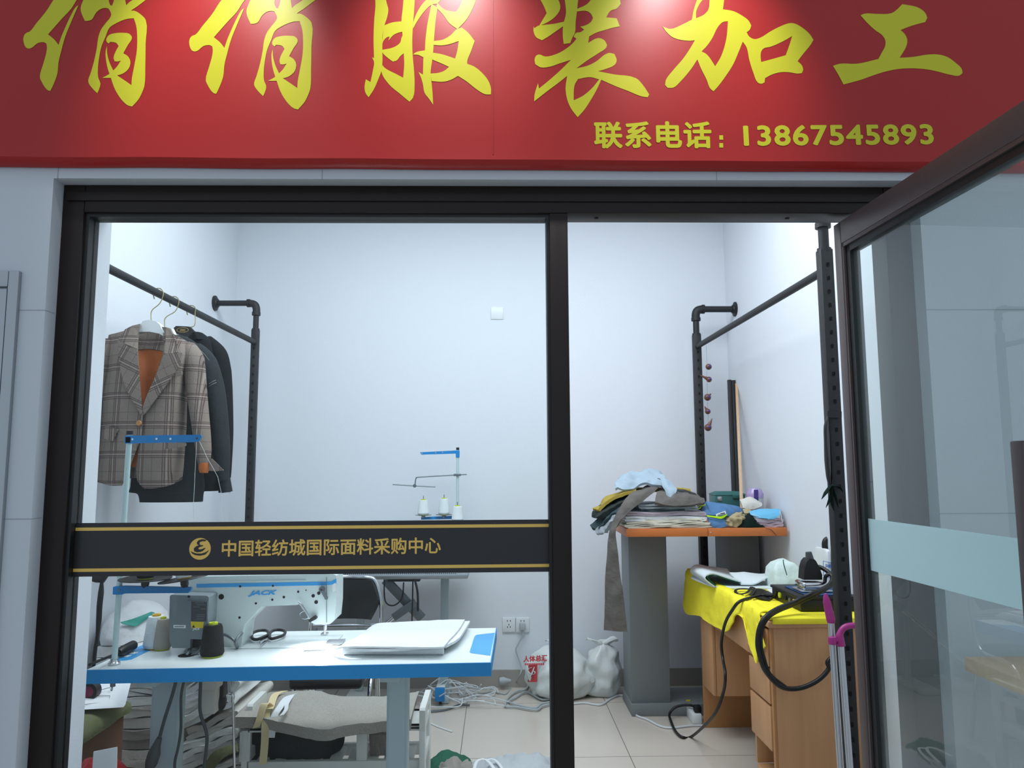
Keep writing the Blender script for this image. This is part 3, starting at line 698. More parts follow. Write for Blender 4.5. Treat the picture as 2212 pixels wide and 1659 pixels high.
b.build('gold_oval', M['gold'], bd)
b = MB(); hook(b, 0, 0, 560, 334, Y3, 1); b.build('hook', gold_wire, hg)

bl = thing('blazer', 'brown checked wool blazer with orange lining hanging at the front of the left rack', 'jacket', (RXL, Y1, 1.1))
def grid(rows, f): return [[f(*q) for q in r] for r in rows]
b = MB()     # front panel at the viewer's right, front panel at the left, back
b.patch(grid([
 [(418, 340, -.01), (490, 395, -.02), (560, 425, -.015), (640, 470, .02)],
 [(425, 500, -.045), (480, 510, -.06), (560, 530, -.05), (625, 560, .03)],
 [(385, 640, -.062), (450, 650, -.075), (540, 670, -.055), (590, 690, .04)],
 [(335, 800, -.075), (420, 805, -.085), (520, 815, -.06), (583, 830, .045)],
 [(284, 950, -.082), (400, 955, -.09), (510, 965, -.06), (586, 975, .045)],
 [(268, 1090, -.082), (390, 1095, -.092), (505, 1100, -.06), (578, 1105, .045)],
 [(244, 1250, -.08), (370, 1255, -.095), (490, 1255, -.065), (566, 1250, .045)],
 [(240, 1380, -.075), (350, 1395, -.095), (470, 1390, -.065), (556, 1350, .045)],
 [(290, 1450, -.07), (360, 1452, -.09), (470, 1430, -.06), (550, 1392, .045)]], J1), 5, 4, .004, .002, 12, 1)
b.patch(grid([
 [(262, 330, -.01), (170, 365, -.02), (110, 382, -.015), (50, 395, .02)],
 [(250, 480, -.045), (170, 500, -.06), (90, 520, -.05), (20, 540, .03)],
 [(258, 640, -.066), (160, 650, -.075), (70, 670, -.055), (0, 690, .04)],
 [(266, 800, -.08), (140, 805, -.088), (50, 815, -.06), (-25, 830, .045)],
 [(286, 960, -.088), (130, 955, -.092), (40, 965, -.06), (-35, 975, .045)],
 [(272, 1090, -.088), (120, 1095, -.094), (30, 1100, -.06), (-40, 1105, .045)],
 [(215, 1250, -.084), (90, 1255, -.095), (10, 1255, -.065), (-45, 1250, .045)],
 [(170, 1370, -.08), (70, 1395, -.095), (0, 1390, -.065), (-50, 1370, .045)],
 [(140, 1430, -.075), (60, 1430, -.09), (0, 1415, -.06), (-52, 1400, .045)]], J1), 5, 4, .004, .002, 12, 2)
b.patch(grid([
 [(640, 470, .022), (440, 365, .046), (250, 365, .046), (50, 395, .022)],
 [(600, 640, .045), (440, 600, .058), (250, 600, .058), (0, 640, .045)],
 [(586, 900, .046), (440, 900, .06), (250, 900, .06), (-30, 900, .046)],
 [(570, 1200, .046), (440, 1200, .06), (250, 1200, .06), (-42, 1200, .046)],
 [(550, 1390, .046), (440, 1380, .06), (250, 1380, .06), (-52, 1398, .046)]], J1), 5, 5, .004, .002, 12, 3)
b.build('body', M['plaid'], bl)
b = MB(); b.patch(grid([[(240, 492, .0), (330, 486, .015), (425, 504, .0)], [(252, 640, -.03), (320, 640, -.012), (390, 640, -.03)], [(262, 790, -.045), (300, 800, -.03), (340, 800, -.045)], [(276, 900, -.06), (286, 905, -.055), (300, 900, -.06)]], J1), 6, 6, .003, .004, 30, 4)
b.patch(grid([[(190, 1100, -.06), (300, 1100, -.06)], [(170, 1250, -.06), (290, 1250, -.06)], [(170, 1300, -.055), (280, 1310, -.055)]], J1), 4, 4, .003)
b.build('lining', M['lining'], bl)
b = MB(); b.patch(grid([[(245, 375, .035), (330, 362, .045), (430, 372, .035)], [(240, 430, .02), (330, 425, .035), (435, 432, .02)], [(236, 498, -.004), (330, 492, .012), (430, 508, -.004)]], J1), 5, 5, .003); b.build('neck_facing', M['plaid'], bl)
for pts in ([(412, 338, -.03), (445, 342, -.038), (472, 352, -.04), (490, 392, -.05), (514, 440, -.062), (526, 512, -.075), (480, 520, -.085), (432, 522, -.085), (428, 470, -.07), (440, 420, -.05), (432, 380, -.04)],
            [(262, 318, -.03), (210, 330, -.038), (160, 355, -.04), (135, 395, -.05), (112, 432, -.062), (150, 452, -.08), (244, 490, -.085), (246, 440, -.065), (250, 380, -.045)]):
    b = MB(); c0 = sum((J1(*p) for p in pts), Vector()) / len(pts)
    q = [J1(*p) for p in pts]; vv = [b.bm.verts.new(p) for p in q]; vb = [b.bm.verts.new(p + Vector((0, .006, 0))) for p in q]
    b.bm.faces.new(vv); b.bm.faces.new(vb[::-1])
    for i in range(len(q)): j = (i + 1) % len(q); b.bm.faces.new((vv[i], vv[j], vb[j], vb[i]))
    b.build('collar', M['plaid'], bl, smooth=False)
b = MB(); b.patch(grid([[(430, 524, -.088), (490, 522, -.088), (554, 518, -.082)], [(408, 590, -.092), (470, 596, -.094), (532, 610, -.09)], [(362, 700, -.096), (420, 700, -.098), (462, 716, -.098)], [(318, 800, -.1), (360, 800, -.102), (396, 806, -.102)], [(288, 884, -.103), (320, 890, -.104), (340, 880, -.104)], [(284, 950, -.104), (290, 946, -.104), (300, 936, -.104)]], J1), 5, 4, .006); b.build('lapel', M['plaidr'], bl)
b = MB(); b.patch(grid([[(246, 494, -.088), (180, 470, -.088), (112, 434, -.082)], [(252, 590, -.092), (190, 596, -.094), (122, 570, -.09)], [(260, 700, -.096), (200, 700, -.098), (146, 700, -.098)], [(268, 800, -.1), (225, 810, -.102), (190, 806, -.102)], [(278, 890, -.103), (258, 900, -.104), (240, 890, -.104)], [(286, 952, -.104), (280, 950, -.104), (270, 944, -.104)]], J1), 5, 4, .006); b.build('lapel', M['plaidl'], bl)
b = MB(); b.prism([J1(*p, -.108) for p in ((426, 1132), (578, 1140), (578, 1158), (560, 1166), (434, 1182), (428, 1170))], (0, .006, 0)); b.build('pocket_flap', M['plaid'], bl, smooth=False)
b = MB(); b.prism([J1(*p, -.106) for p in ((22, 1018), (114, 1044), (72, 1128), (16, 1108))], (0, .006, 0)); b.build('pocket_flap', M['plaid'], bl, smooth=False)
b = MB(); b.prism([J1(*p, -.09) for p in ((514, 652), (550, 640), (552, 668), (518, 680))], (0, .006, 0)); b.build('breast_pocket', M['plaid'], bl, smooth=False)
b = MB(); c0 = J1(258, 1003, -.1); b.lathe([(.001, -.006), (.0085, -.007), (.0115, -.004), (.0115, 0), (.001, 0.001)], c0, 20, 'Y'); b.build('button', M['deskedge'], bl)
def sleeve(mb, f, pts, amp=.0):
    mb.tube([f(x, y, d) for x, y, d, r in pts], [p[3] for p in pts], 16, flat=.85)
b = MB(); cen = spline([J1(600, 470, .015), J1(634, 560, .0), J1(648, 720, .0), J1(668, 900, -.01), J1(690, 1080, -.02), J1(702, 1200, -.025), J1(704, 1285, -.025)], 4)
b.tube(cen, [.03, .046, .046, .042, .038, .033, .0245], 18, flat=.8); sl = b.build('sleeve', M['plaid'], bl)
b = MB(); b.tube([J1(704, 1278, -.025), J1(704, 1320, -.026), J1(702, 1345, -.026)], [.0255, .025, .02], 18, flat=.8)
b.build('cuff_lining', M['lining'], sl)
b = MB(); b.prism([J1(*p, -.03) for p in ((735, 1240), (762, 1250), (840, 1328), (790, 1336), (738, 1330))], (0, .004, 0)); b.build('cuff_vent', M['plaid'], sl, smooth=False)
b = MB(); cen = spline([J1(60, 440, .02), J1(20, 560, .0), J1(-10, 760, .0), J1(-40, 1000, 0), J1(-60, 1250, 0)], 4); b.tube(cen, [.03, .046, .045, .042, .034], 18, flat=.8); b.build('sleeve', M['plaid'], bl)

def dark_jacket(name, label, m, Y, rows, sl_pts, sl_r, cuff, stitch):
    t = thing(name, label, 'jacket', (RXL, Y, 1.1))
    b = MB(); rr = []
    for y, xl, xr, ry in rows:
        a, e = P(*J(xl, y), Y), P(*J(xr, y), Y); rr.append(((a + e) / 2, abs(e.x - a.x) / 2, ry))
    rs = []
    cs = spline([Vector(r[0]) for r in rr], 4); rx = spline([Vector((r[1], r[2], 0)) for r in rr], 4)
    b.loft([(c, max(.004, q.x), max(.004, q.y)) for c, q in zip(cs, rx)], 32, .008, 16, Y)
    b.build('body', m, t)
    b = MB(); cen = spline([P(*J(x, y), Y + d) for x, y, d in sl_pts], 5); b.tube(cen, sl_r, 18, flat=.8)
    s = b.build('sleeve', m, t)
    if cuff:
        b = MB(); b.tube([P(*J(x, y), Y - .01) for x, y in cuff[0]], cuff[1], 18, flat=.8); b.build('cuff', m, s)
    if stitch:
        for ln in stitch:
            b = MB(); b.tube([P(*J(x, y), Y + d) for x, y, d in ln], .0009, 6, sm=4); b.build('topstitching', M['steelgrey'], t)
    return t
dark_jacket('denim_jacket', 'washed black denim jacket with pale topstitching, just behind the checked blazer', M['blackdenim'], Y2,
 [(400, 470, 560, .03), (440, 400, 640, .055), (520, 330, 700, .056), (700, 300, 735, .058), (950, 270, 720, .058), (1250, 230, 700, .058), (1440, 200, 700, .058), (1475, 190, 700, .058), (1490, 250, 696, .058), (1545, 262, 690, .056)],
 [(655, 480, .02), (722, 580, 0), (772, 760, 0), (806, 980, -.01), (826, 1200, -.02), (832, 1340, -.02), (838, 1400, -.02)], [.03, .05, .052, .046, .04, .032, .028], ([(850, 1390), (862, 1478)], [.027, .029]),
 [[(600, 440, -.06), (690, 510, -.07), (740, 570, -.05)], [(735, 752, -.05), (760, 735, -.055), (790, 722, -.04)], [(740, 730, -.06), (765, 715, -.06), (785, 705, -.05)], [(640, 1345, -.06), (640, 1390, -.062)]])
dark_jacket('cotton_shirt', 'plain black shirt, farthest of the garments on the left rack', M['blackshirt'], Y3,
 [(380, 640, 690, .03), (420, 600, 740, .05), (500, 580, 800, .065), (620, 570, 830, .07), (900, 560, 830, .07), (1250, 560, 820, .07), (1470, 560, 800, .065)],
 [(730, 430, .02), (806, 520, 0), (826, 640, 0), (840, 800, 0), (850, 1050, 0), (852, 1250, 0), (848, 1380, 0)], [.03, .042, .05, .046, .042, .034, .03], ([(846, 1375), (846, 1480)], [.03, .032]), None)
b = MB()
b.patch([[J3(*p) for p in r] for r in ([(625, 380, -.02), (640, 378, -.045), (690, 384, -.02)], [(630, 415, -.04), (660, 425, -.065), (725, 425, -.03)])], 4, 4, .006)
b.build('collar', M['blackshirt'], [o for o in bpy.data.objects if o.name.startswith('cotton_shirt')][0])
# ================================================================== SEWING STATION BEHIND THE WINDOW
TZ = .76
def T(px, py, dz=0.0): return PZ(px, py, TZ + dz)
tA, tB, tC = T(195, 1447), T(1061, 1431), T(1073, 1356)          # front left (cut by the wall), front right, back right
tu = (tB - tA).normalized(); tv = (tC - tB).normalized(); TWD = (tC - tB).length
tA = tB - tu * 1.215
def tl(u, v, z=0.0): q = tA + tu * u + tv * v; return Vector((q.x, q.y, TZ + z))
def tbox(mb, u0, u1, v0, v1, z0, z1, bev=0.0):
    mb.hexa([tl(u0, v0, z0), tl(u1, v0, z0), tl(u1, v1, z0), tl(u0, v1, z0), tl(u0, v0, z1), tl(u1, v0, z1), tl(u1, v1, z1), tl(u0, v1, z1)], bev)
def tuv(q):
    d = Vector((q.x, q.y, 0)) - Vector((tA.x, tA.y, 0)); k = tu.x * tv.y - tu.y * tv.x
    return (d.x * tv.y - d.y * tv.x) / k, (tu.x * d.y - tu.y * d.x) / k
tab = thing('sewing_table', 'white sewing table with blue edge band, standing behind the shop window', 'table', tl(.6, .27, -TZ))
LT = 1.215
b = MB(); tbox(b, .003, LT - .003, .003, TWD - .003, -.04, 0); tt = b.build('table_top', M['whitetop'], tab, smooth=False)
b = MB(); tbox(b, 0, LT, 0, .003, -.041, -.001); tbox(b, 0, LT, TWD - .003, TWD, -.041, -.001); tbox(b, 0, .003, .003, TWD - .003, -.041, -.001); tbox(b, LT - .003, LT, .003, TWD - .003, -.041, -.001)
b.build('edge_band', M['blueedge'], tt, smooth=False)
def tpoly(name, pxs, m, parent, th=.0006): b = MB(); b.prism([T(*p, .0002) for p in pxs], (0, 0, th)); return b.build(name, m, parent, smooth=False)
E8 = crop(700, 1230, 5.821)
tpoly('blue_corner_sticker', [E8(*p) for p in ((1905, 830), (1930, 822), (2146, 797), (2092, 1086), (1846, 1052), (1830, 1044), (1832, 1030), (1890, 850))], M['sky'], tt)
E2 = crop(180, 1230, 6.143)
tpoly('blue_strip_sticker', [E2(*p) for p in ((330, 1225), (420, 1205), (470, 1130), (780, 1005), (905, 1065), (640, 1195), (560, 1208))], M['sky'], tt)
q0, q1 = T(*E2(500, 1190)), T(*E2(800, 1060)); ang = math.atan2(q1.y - q0.y, q1.x - q0.x)
text_mesh('sticker_lettering', '杰 克', .03, M['white'], Matrix.Translation(T(*E2(600, 1135), .0012)) @ Matrix.Rotation(ang + math.pi, 4, 'Z') @ Matrix.Translation((-.04, -.011, 0)), tt, bold=.0012, ext=.0002)
# legs: two pale posts with feet
def leg(u, v0, v1, wd):
    b = MB(); tbox(b, u - wd / 2, u + wd / 2, v0, v0 + .045, -TZ + .05, -.04, .003); tbox(b, u - .03, u + .03, .06, TWD - .04, -.07, -.041, .003)
    tbox(b, u - wd / 2 + .008, u + wd / 2 - .008, v0 - .004, v0, -TZ + .06, -.08)
    o = b.build('leg', M['legpaint'], tab)
    b = MB(); tbox(b, u - .03, u + .03, .02, TWD - .02, -TZ + .012, -TZ + .05, .006); b.build('foot', M['legpaint'], o)
qL, qR = P(357, 1520, 2.52), P(858, 1520, 2.57)
uL, vL = tuv(qL); uR, vR = tuv(qR)
leg(uL, vL, 0, .09); leg(uR, vR, 0, .07)
b = MB(); tbox(b, uL, uR, TWD - .12, TWD - .09, -TZ + .12, -TZ + .15, .004); b.build('crossbar', M['legpaint'], tab)
# ---- machine head
Mc = crop(440, 1230, 6.506)
qb = T(*Mc(520, 1112)); YM = qb.y
def MH(x, y, dy=0.0): return P(*Mc(x, y), YM + dy)
mac = thing('sewing_machine', 'pale mint industrial sewing machine with blue stripe on the white table', 'sewing machine', tl(.55, .25))
HD = .11
def warp(p): return p
outl = [(-280, 250), (-280, 128), (-60, 112), (0, 100), (1680, 66), (1830, 68), (1862, 90), (1866, 160), (1862, 480), (1850, 600), (1838, 715), (1810, 740), (1770, 770), (1700, 778), (1565, 776), (1520, 752), (1490, 720), (1448, 640), (1392, 560), (1328, 470), (1318, 500), (850, 518), (810, 524), (770, 560), (700, 645), (590, 755), (570, 785), (552, 880), (532, 1040), (520, 1112), (200, 1120), (-280, 1130)]
zfl = TZ + .004
b = MB()
ptsf = []
for x, y in outl:
    q = MH(x, y); q.z = max(q.z, zfl); ptsf.append(q)
b.prism(ptsf, (0, HD, 0))
bmesh.ops.recalc_face_normals(b.bm, faces=b.bm.faces)
b.build('body', M['machine'], mac, smooth=False)
b = MB(); z_ = MH(100, 1112).z
u0, v0 = tuv(T(*Mc(200, 1112))); u1, v1 = tuv(T(*Mc(1700, 1100)))
tbox(b, u0 - .1, u1 + .02, v0 - .012, v0 + .16, 0.0005, .0045, .0015); b.build('bed', M['whitetop'], mac)
b = MB(); b.prism([MH(*p, -.0008) for p in ((-100, 205), (200, 200), (1720, 172), (1790, 168), (1864, 128), (1864, 200), (1790, 216), (1720, 222), (200, 252), (-100, 256))], (0, .0008, 0)); b.build('blue_stripe', M['sky'], mac, smooth=False)
b = MB(); b.prism([MH(*p, -.003) for p in ((20, 200), (40, 190), (1430, 168), (1440, 160), (1420, 152), (60, 178), (20, 185))], (0, .003, 0)); b.build('cover_lip', M['machine'], mac, smooth=False)
b = MB(); b.prism([MH(*p, -.002) for p in ((1722, 110), (1728, 110), (1730, 745), (1722, 748))], (0, .002, 0)); b.build('faceplate_seam', M['greymetal'], mac, smooth=False)
q0, q1 = MH(622, 362, -.001), MH(1028, 350, -.001)
tx = text_mesh('blue_lettering', 'JACK', .03, M['sky'], Matrix.Identity(4), None, bold=.0014, shear=.35, ext=.0004)
mnx = min(v.co.x for v in tx.data.vertices); mxx = max(v.co.x for v in tx.data.vertices); mxy = max(v.co.y for v in tx.data.vertices)
hh = MH(1000, 288, -.001).z - q1.z
tx.data.transform(facing(q0, -math.atan2(q1.z - q0.z, q1.x - q0.x)) @ Matrix.Diagonal(((q1.x - q0.x) / (mxx - mnx), hh / mxy, 1, 1)) @ Matrix.Translation((-mnx, 0, 0)))
tx.parent = mac; tx.matrix_parent_inverse = world_of(mac).inverted()
for x, y, r in ((246, 385, 37), (512, 238, 16), (972, 231, 15), (1328, 314, 15), (1126, 390, 17), (964, 426, 15), (733, 478, 15), (503, 677, 16), (1538, 372, 23), (1617, 334, 23), (1580, 460, 25), (1437, 293, 8)):
    b = MB(); c = MH(x, y, -.001); b.cyl(c, c + Vector((0, .002, 0)), r / 6.506 / F * YM, seg=20); b.build('screw_plug', M['gasket'], mac)
b = MB(); c = MH(1660, 283, -.012); r0 = 42 / 6.506 / F * YM
b.lathe([(r0 * .3, 0), (r0, .001), (r0, .006), (r0 * .8, .012)], c, 24, 'Y')
b.prism([MH(*p, -.014) for p in ((1640, 300), (1690, 300), (1745, 400), (1735, 425), (1708, 428), (1660, 340))], (0, .005, 0)); b.build('lifter_lever', M['greymetal'], mac)
b = MB(); c = MH(1652, 284, -.0125); b.cyl(c, c + Vector((0, .002, 0)), r0 * .28); b.build('lever_pivot', M['olivedark'], mac)
b = MB(); b.tube([MH(*p, -.012) for p in ((1325, 460), (1370, 490), (1410, 550), (1450, 610), (1495, 680))], .004, 10, sm=3); b.build('lever_arm', M['chrome'], mac)
b = MB(); b.prism([MH(*p, -.02) for p in ((1470, 712), (1555, 655), (1582, 685), (1580, 700), (1495, 745), (1482, 738))], (0, .02, 0)); b.build('finger_rest', M['gasket'], mac, smooth=False)
b = MB(); b.tube([MH(1440 + 70 * math.cos(t_) - 20, 640 + 55 * math.sin(t_), .03) for t_ in [k * .5 for k in range(12)]], .0018, 8, sm=3); b.build('wire_loop', M['greymetal'], mac)
b = MB(); b.cyl(MH(1700, 776, .02), MH(1700, 850, .02), .0045); b.cyl(MH(1720, 776, .03), MH(1716, 850, .03), .003); b.cyl(MH(1700, 850, .02), MH(1700, 905, .02), .0032); b.build('needle_bar', M['chrome'], mac)
b = MB(); q = T(*Mc(1700, 935)); b.box(q.x - .012, q.x + .012, q.y - .012, q.y + .012, TZ + .005, TZ + .011, .002); b.build('presser_foot', M['chrome'], mac)
b = MB(); b.prism([MH(*p, -.001) for p in ((1806, 215), (1855, 185), (1855, 300), (1812, 318))], (0, .001, 0)); b.build('plate_sticker', M['white'], mac, smooth=False)
b = MB(); b.prism([T(*Mc(*p), .0046) for p in ((1385, 1134), (1460, 1108), (1720, 1100), (1700, 1130))], (0, 0, .0008)); b.build('slide_plate', M['alu'], mac, smooth=False)
b = MB(); b.prism([T(*Mc(*p), .0046) for p in ((1760, 985), (2000, 976), (1945, 1040), (1900, 1060), (1700, 1050))], (0, 0, .0008)); b.build('needle_plate', M['alu'], mac, smooth=False)
b = MB(); c = MH(455, 105, .03); b.lathe([(.012, 0), (.01, .004), (.003, .008), (.003, .016)], c); b.build('top_knob', M['greymetal'], mac)
# control box (motor housing) at the left end
YBX = YM - .075
bx = lambda x, y, d=0.0: P(*E2(x, y), YBX + d)
b = MB()
front = [bx(*p) for p in ((1148, 352), (1165, 338), (1640, 350), (1665, 372), (1650, 700), (1590, 930), (1420, 925), (1415, 1045), (1180, 1045), (1145, 960), (1138, 700))]
for q in front: q.z = max(q.z, TZ + .004)
b.prism(front, (0, .16, 0)); cbx = b.build('control_box', M['grey'], mac, smooth=False)
b = MB(); b.prism([bx(*p, -.003) for p in ((1410, 420), (1650, 420), (1650, 700), (1590, 930), (1420, 925), (1400, 640), (1400, 600), (1370, 600), (1370, 470), (1380, 420))], (0, .003, 0)); b.build('side_cover', M['grey'], cbx, smooth=False)
b = MB(); b.prism([bx(*p, -.0036) for p in ((1432, 425), (1640, 430), (1630, 690), (1428, 690))], (0, .0006, 0)); b.build('spec_label', M['darkgrey'], cbx, smooth=False)
for x0, x1, y in ((1480, 1600, 440), (1500, 1620, 465), (1460, 1540, 495), (1560, 1620, 520), (1500, 1610, 600), (1500, 1610, 625), (1500, 1600, 655)):
    b = MB(); b.prism([bx(x0, y, -.0039), bx(x1, y, -.0039), bx(x1, y + 7, -.0039), bx(x0, y + 7, -.0039)], (0, .0003, 0)); b.build('spec_print', M['grey'], cbx, smooth=False)

b = MB(); b.prism([bx(*p, -.0036) for p in ((1426, 692), (1600, 697), (1585, 780), (1432, 780))], (0, .0006, 0)); yl = b.build('warning_label', M['yellowlabel'], cbx, smooth=False)
b = MB(); b.prism([bx(*p, -.004) for p in ((1462, 735), (1482, 772), (1440, 772))], (0, .0003, 0)); b.build('warning_triangle', M['ink'], yl, smooth=False)
tx = text_mesh('brand_lettering', 'JACK', .009, M['white'], facing(bx(1455, 802, -.0036)), cbx, bold=.0004, shear=.3, ext=.0002)
b = MB(); b.prism([bx(*p, -.0008) for p in ((1196, 737), (1358, 740), (1357, 780), (1197, 778))], (0, .0008, 0)); sl_ = b.build('serial_sticker', M['paper'], cbx, smooth=False)
b = MB()
for k in range(14):
    x = 1212 + k * 9; b.prism([bx(x, 750, -.0011), bx(x + 5, 750, -.0011), bx(x + 5, 768, -.0011), bx(x, 768, -.0011)], (0, .0003, 0))
b.build('serial_print', M['ink'], sl_, smooth=False)
b = MB(); c = bx(1398, 360, -.002); b.cyl(c, c + Vector((0, .003, 0)), .004); b.build('cover_screw', M['gasket'], cbx)
b = MB(); b.prism([P(*E2(*p), YBX + .02) for p in ((1425, 925), (1560, 925), (1560, 1010), (1425, 1050))], (0, .05, 0)); b.build('cable_port', M['gasket'], cbx, smooth=False)
b = MB(); q = T(*E2(1370, 1142)); b.lathe([(.026, .0004), (.026, .0012), (.001, .0013)], (q.x, q.y, TZ)); b.build('cable_hole', M['slot'], tt)
b = MB(); b.tube([P(*E2(1440, 1010), YBX + .03), P(*E2(1400, 1090), YBX + .0), T(*E2(1370, 1145))], .006, 8, sm=4); b.tube([P(*E2(1500, 1030), YBX + .03), P(*E2(1560, 1060), YBX), T(*E2(1440, 1140))], .005, 8, sm=4); b.build('cable', M['greymetal'], mac)
b = MB(); b.tube([MH(180, 900, -.01), MH(330, 930, -.02), MH(440, 1010, -.03), T(*Mc(470, 1095), .003)], .005, 8, sm=5); b.tube([MH(540, 890, -.01), MH(480, 960, -.03), MH(450, 1040, -.035), T(*Mc(480, 1100), .003)], .005, 8, sm=5); b.build('cable', M['greymetal'], mac)
# needle lamp
sl = bpy.data.lights.new('needle_lamp', 'SPOT'); sl.energy = 8; sl.spot_size = R(150); sl.spot_blend = 0.9; sl.shadow_soft_size = .008; sl.color = (.9, .93, 1)
so = bpy.data.objects.new('needle_lamp', sl); q = MH(1660, 800, -.03); so.location = q; so.rotation_euler = (R(-8), R(-6), 0); col.objects.link(so)
# ---- front thread stand with cones
qp = T(*E2(408, 1265)); YS = qp.y
ts = thing('thread_stand', 'pale mint thread stand with blue arms at the left front corner of the sewing table', 'thread stand', (qp.x, YS, TZ))
xt = P(279, 960, YS).x
def S(px, py, d=0.0): return P(px, py, YS + d)
ztop = S(278, 938).z
b = MB(); b.cyl((qp.x, YS, TZ), (xt, YS, ztop), .0085); pl = b.build('pole', M['mint'], ts)
b = MB(); b.lathe([(.017, .0005), (.018, .006), (.013, .01), (.011, .018)], qp); b.build('base_nut', M['alu'], ts)
b = MB(); b.cyl((xt, YS, ztop - .002), (xt, YS, ztop + .01), .0105); b.build('pole_cap', M['gasket'], pl)
b = MB(); b.prism([S(*p, -.011) for p in ((271, 941), (434, 939), (436, 944), (430, 953), (422, 955), (271, 958))], (0, .004, 0)); b.box(xt - .011, xt + .011, YS - .011, YS + .011, S(278, 958).z, S(278, 943).z, .002); ga = b.build('guide_arm', M['blue'], ts, smooth=False)
for x, y in ((286, 949), (338, 948), (368, 948), (425, 947)):
    b = MB(); c = S(x, y, -.0125); b.lathe([(.0012, 0), (.0034, 0), (.0034, .003)], c, 16, 'Y'); b.build('thread_eyelet', M['chrome'], ga)
b = MB(); b.prism([S(*p, -.013) for p in ((248, 1267), (270, 1266), (412, 1269), (413, 1273), (406, 1281), (275, 1282), (248, 1283))], (0, .012, 0)); b.box(S(248, 1275).x, S(270, 1275).x, YS - .014, YS + .012, S(258, 1283).z, S(258, 1266).z, .002); sa = b.build('spool_arm', M['blue'], ts, smooth=False)
b = MB(); c = S(257, 1275, -.016); b.lathe([(.0015, 0), (.004, 0), (.004, .003)], c, 6, 'Y'); b.build('arm_bolt', M['greymetal'], sa)
def dish(cx_, cy_, rpx, tilt, name='spool_dish'):
    c = S(cx_, cy_, -.005); r = rpx / F * YS
    b = MB(); b.lathe([(r, .004), (r * 1.02, .0065), (r, .008), (.012, .002), (.012, -.012), (.008, -.022), (.001, -.022)], (0, 0, 0), 36)
    for v in b.bm.verts: v.co = Matrix.Translation(c) @ Matrix.Rotation(tilt, 4, 'Y') @ v.co
    b.build(name, M['gasket'], sa)
    return c, r
d1, r1 = dish(314, 1254, 51, 0.0); d2, r2 = dish(398, 1254, 50, -.15)
def cone(name, label, base, r0, r1, h, m, core, cat='thread cone', group=None, tilt=0.0, disc=None):
    t = thing(name, label, cat, base, group)
    M4 = Matrix.Translation(base) @ Matrix.Rotation(tilt, 4, 'Y')
    b = MB(); b.lathe([(r0 * .9, .004), (r0, .012), (r0 * .98, h * .15), (r1 * 1.04, h * .9), (r1 * .9, h), (r1 * .3, h + .001)], (0, 0, 0), 32)
    for v in b.bm.verts: v.co = M4 @ v.co
    b.build('thread', m, t)
    b = MB(); b.lathe([(r0 * .8, 0), (r0 * .86, .004), (r0 * .8, .005), (r1 * .5, h), (r1 * .5, h + .007), (r1 * .22, h + .007), (r1 * .2, h - .004)], (0, 0, 0), 24)
    for v in b.bm.verts: v.co = M4 @ v.co
    b.build('core', core, t)
    return t
cone('thread_cone', 'dark green thread cone on the round dish of the front thread stand', Vector((d1.x, d1.y, d1.z + .005)), .026, .018, .13, M['darkgreen'], M['lime'])
cone('thread_cone', 'white thread cone on the tilted dish above the grey motor box', Vector((d2.x, d2.y, d2.z + .006)), .024, .018, .13, M['whitethread'], M['orangecore'], tilt=-.15)
b = MB(); e = S(425, 948, -.008); b.tube([e, S(418, 1090, 0), S(413, 1180, .01), (d1.x, d1.y, d1.z + .16)], .0007, 5, sm=3); b.tube([S(428, 948, -.008), S(448, 990, .02), S(478, 1065, .08), MH(200, 110, .03)], .0007, 5, sm=3); b.build('thread_strand', M['white'], ts)
# ---- cones standing on the table
def on_table(px, py): q = T(px, py); return Vector((q.x, q.y, TZ + .0008))
def cone_px(label, cx_, ybase, ytop, rb, rt, m, core, w):
    q = on_table(cx_, ybase); s = q.y / F; top = P(cx_, ytop, q.y); cone('thread_cone', label, q, rb * s, rt * s, top.z - q.z - .006, m, core)
cone_px('tall white thread cone with orange core on the table, left of the grey motor box', 335, 1400, 1327, 24, 17, M['whitethread'], M['orangecore'], 0)
cone_px('beige thread cone with lime core on the table against the grey motor box', 350, 1403, 1333, 18, 11.5, M['beigethread'], M['lime'], 0)
cone_px('black thread cone with lime core standing in front of the sewing machine', 458, 1418, 1345, 24, 18.5, M['blackthread'], M['lime'], 0)
# ---- scissors
sc_ = thing('scissors', 'black-handled tailor scissors lying on the machine bed', 'scissors', T(*Mc(880, 960)))
def sz_(x, y, dz): return T(*Mc(x, y), dz)
for nm, ring in (('handle', [(675, 940), (690, 895), (770, 862), (860, 858), (905, 880), (900, 920), (830, 955), (750, 985), (690, 975)]), ('handle', [(925, 930), (945, 880), (1010, 852), (1100, 855), (1145, 880), (1120, 925), (1040, 955), (960, 975), (930, 960)])):
    b = MB(); b.tube([sz_(x, y, .016) for x, y in ring], .0052, 10, sm=4, closed=True); b.build(nm, M['rubber'], sc_)
b = MB(); b.prism([sz_(*p, .0075) for p in ((800, 960), (900, 930), (920, 945), (880, 1010), (795, 1100), (788, 1080))], (0, 0, .003)); b.build('blade', M['chrome'], sc_, smooth=False)
b = MB(); b.prism([sz_(*p, .011) for p in ((790, 985), (930, 920), (950, 950), (860, 1005), (800, 1060))], (0, 0, .003)); b.build('blade', M['chrome'], sc_, smooth=False)
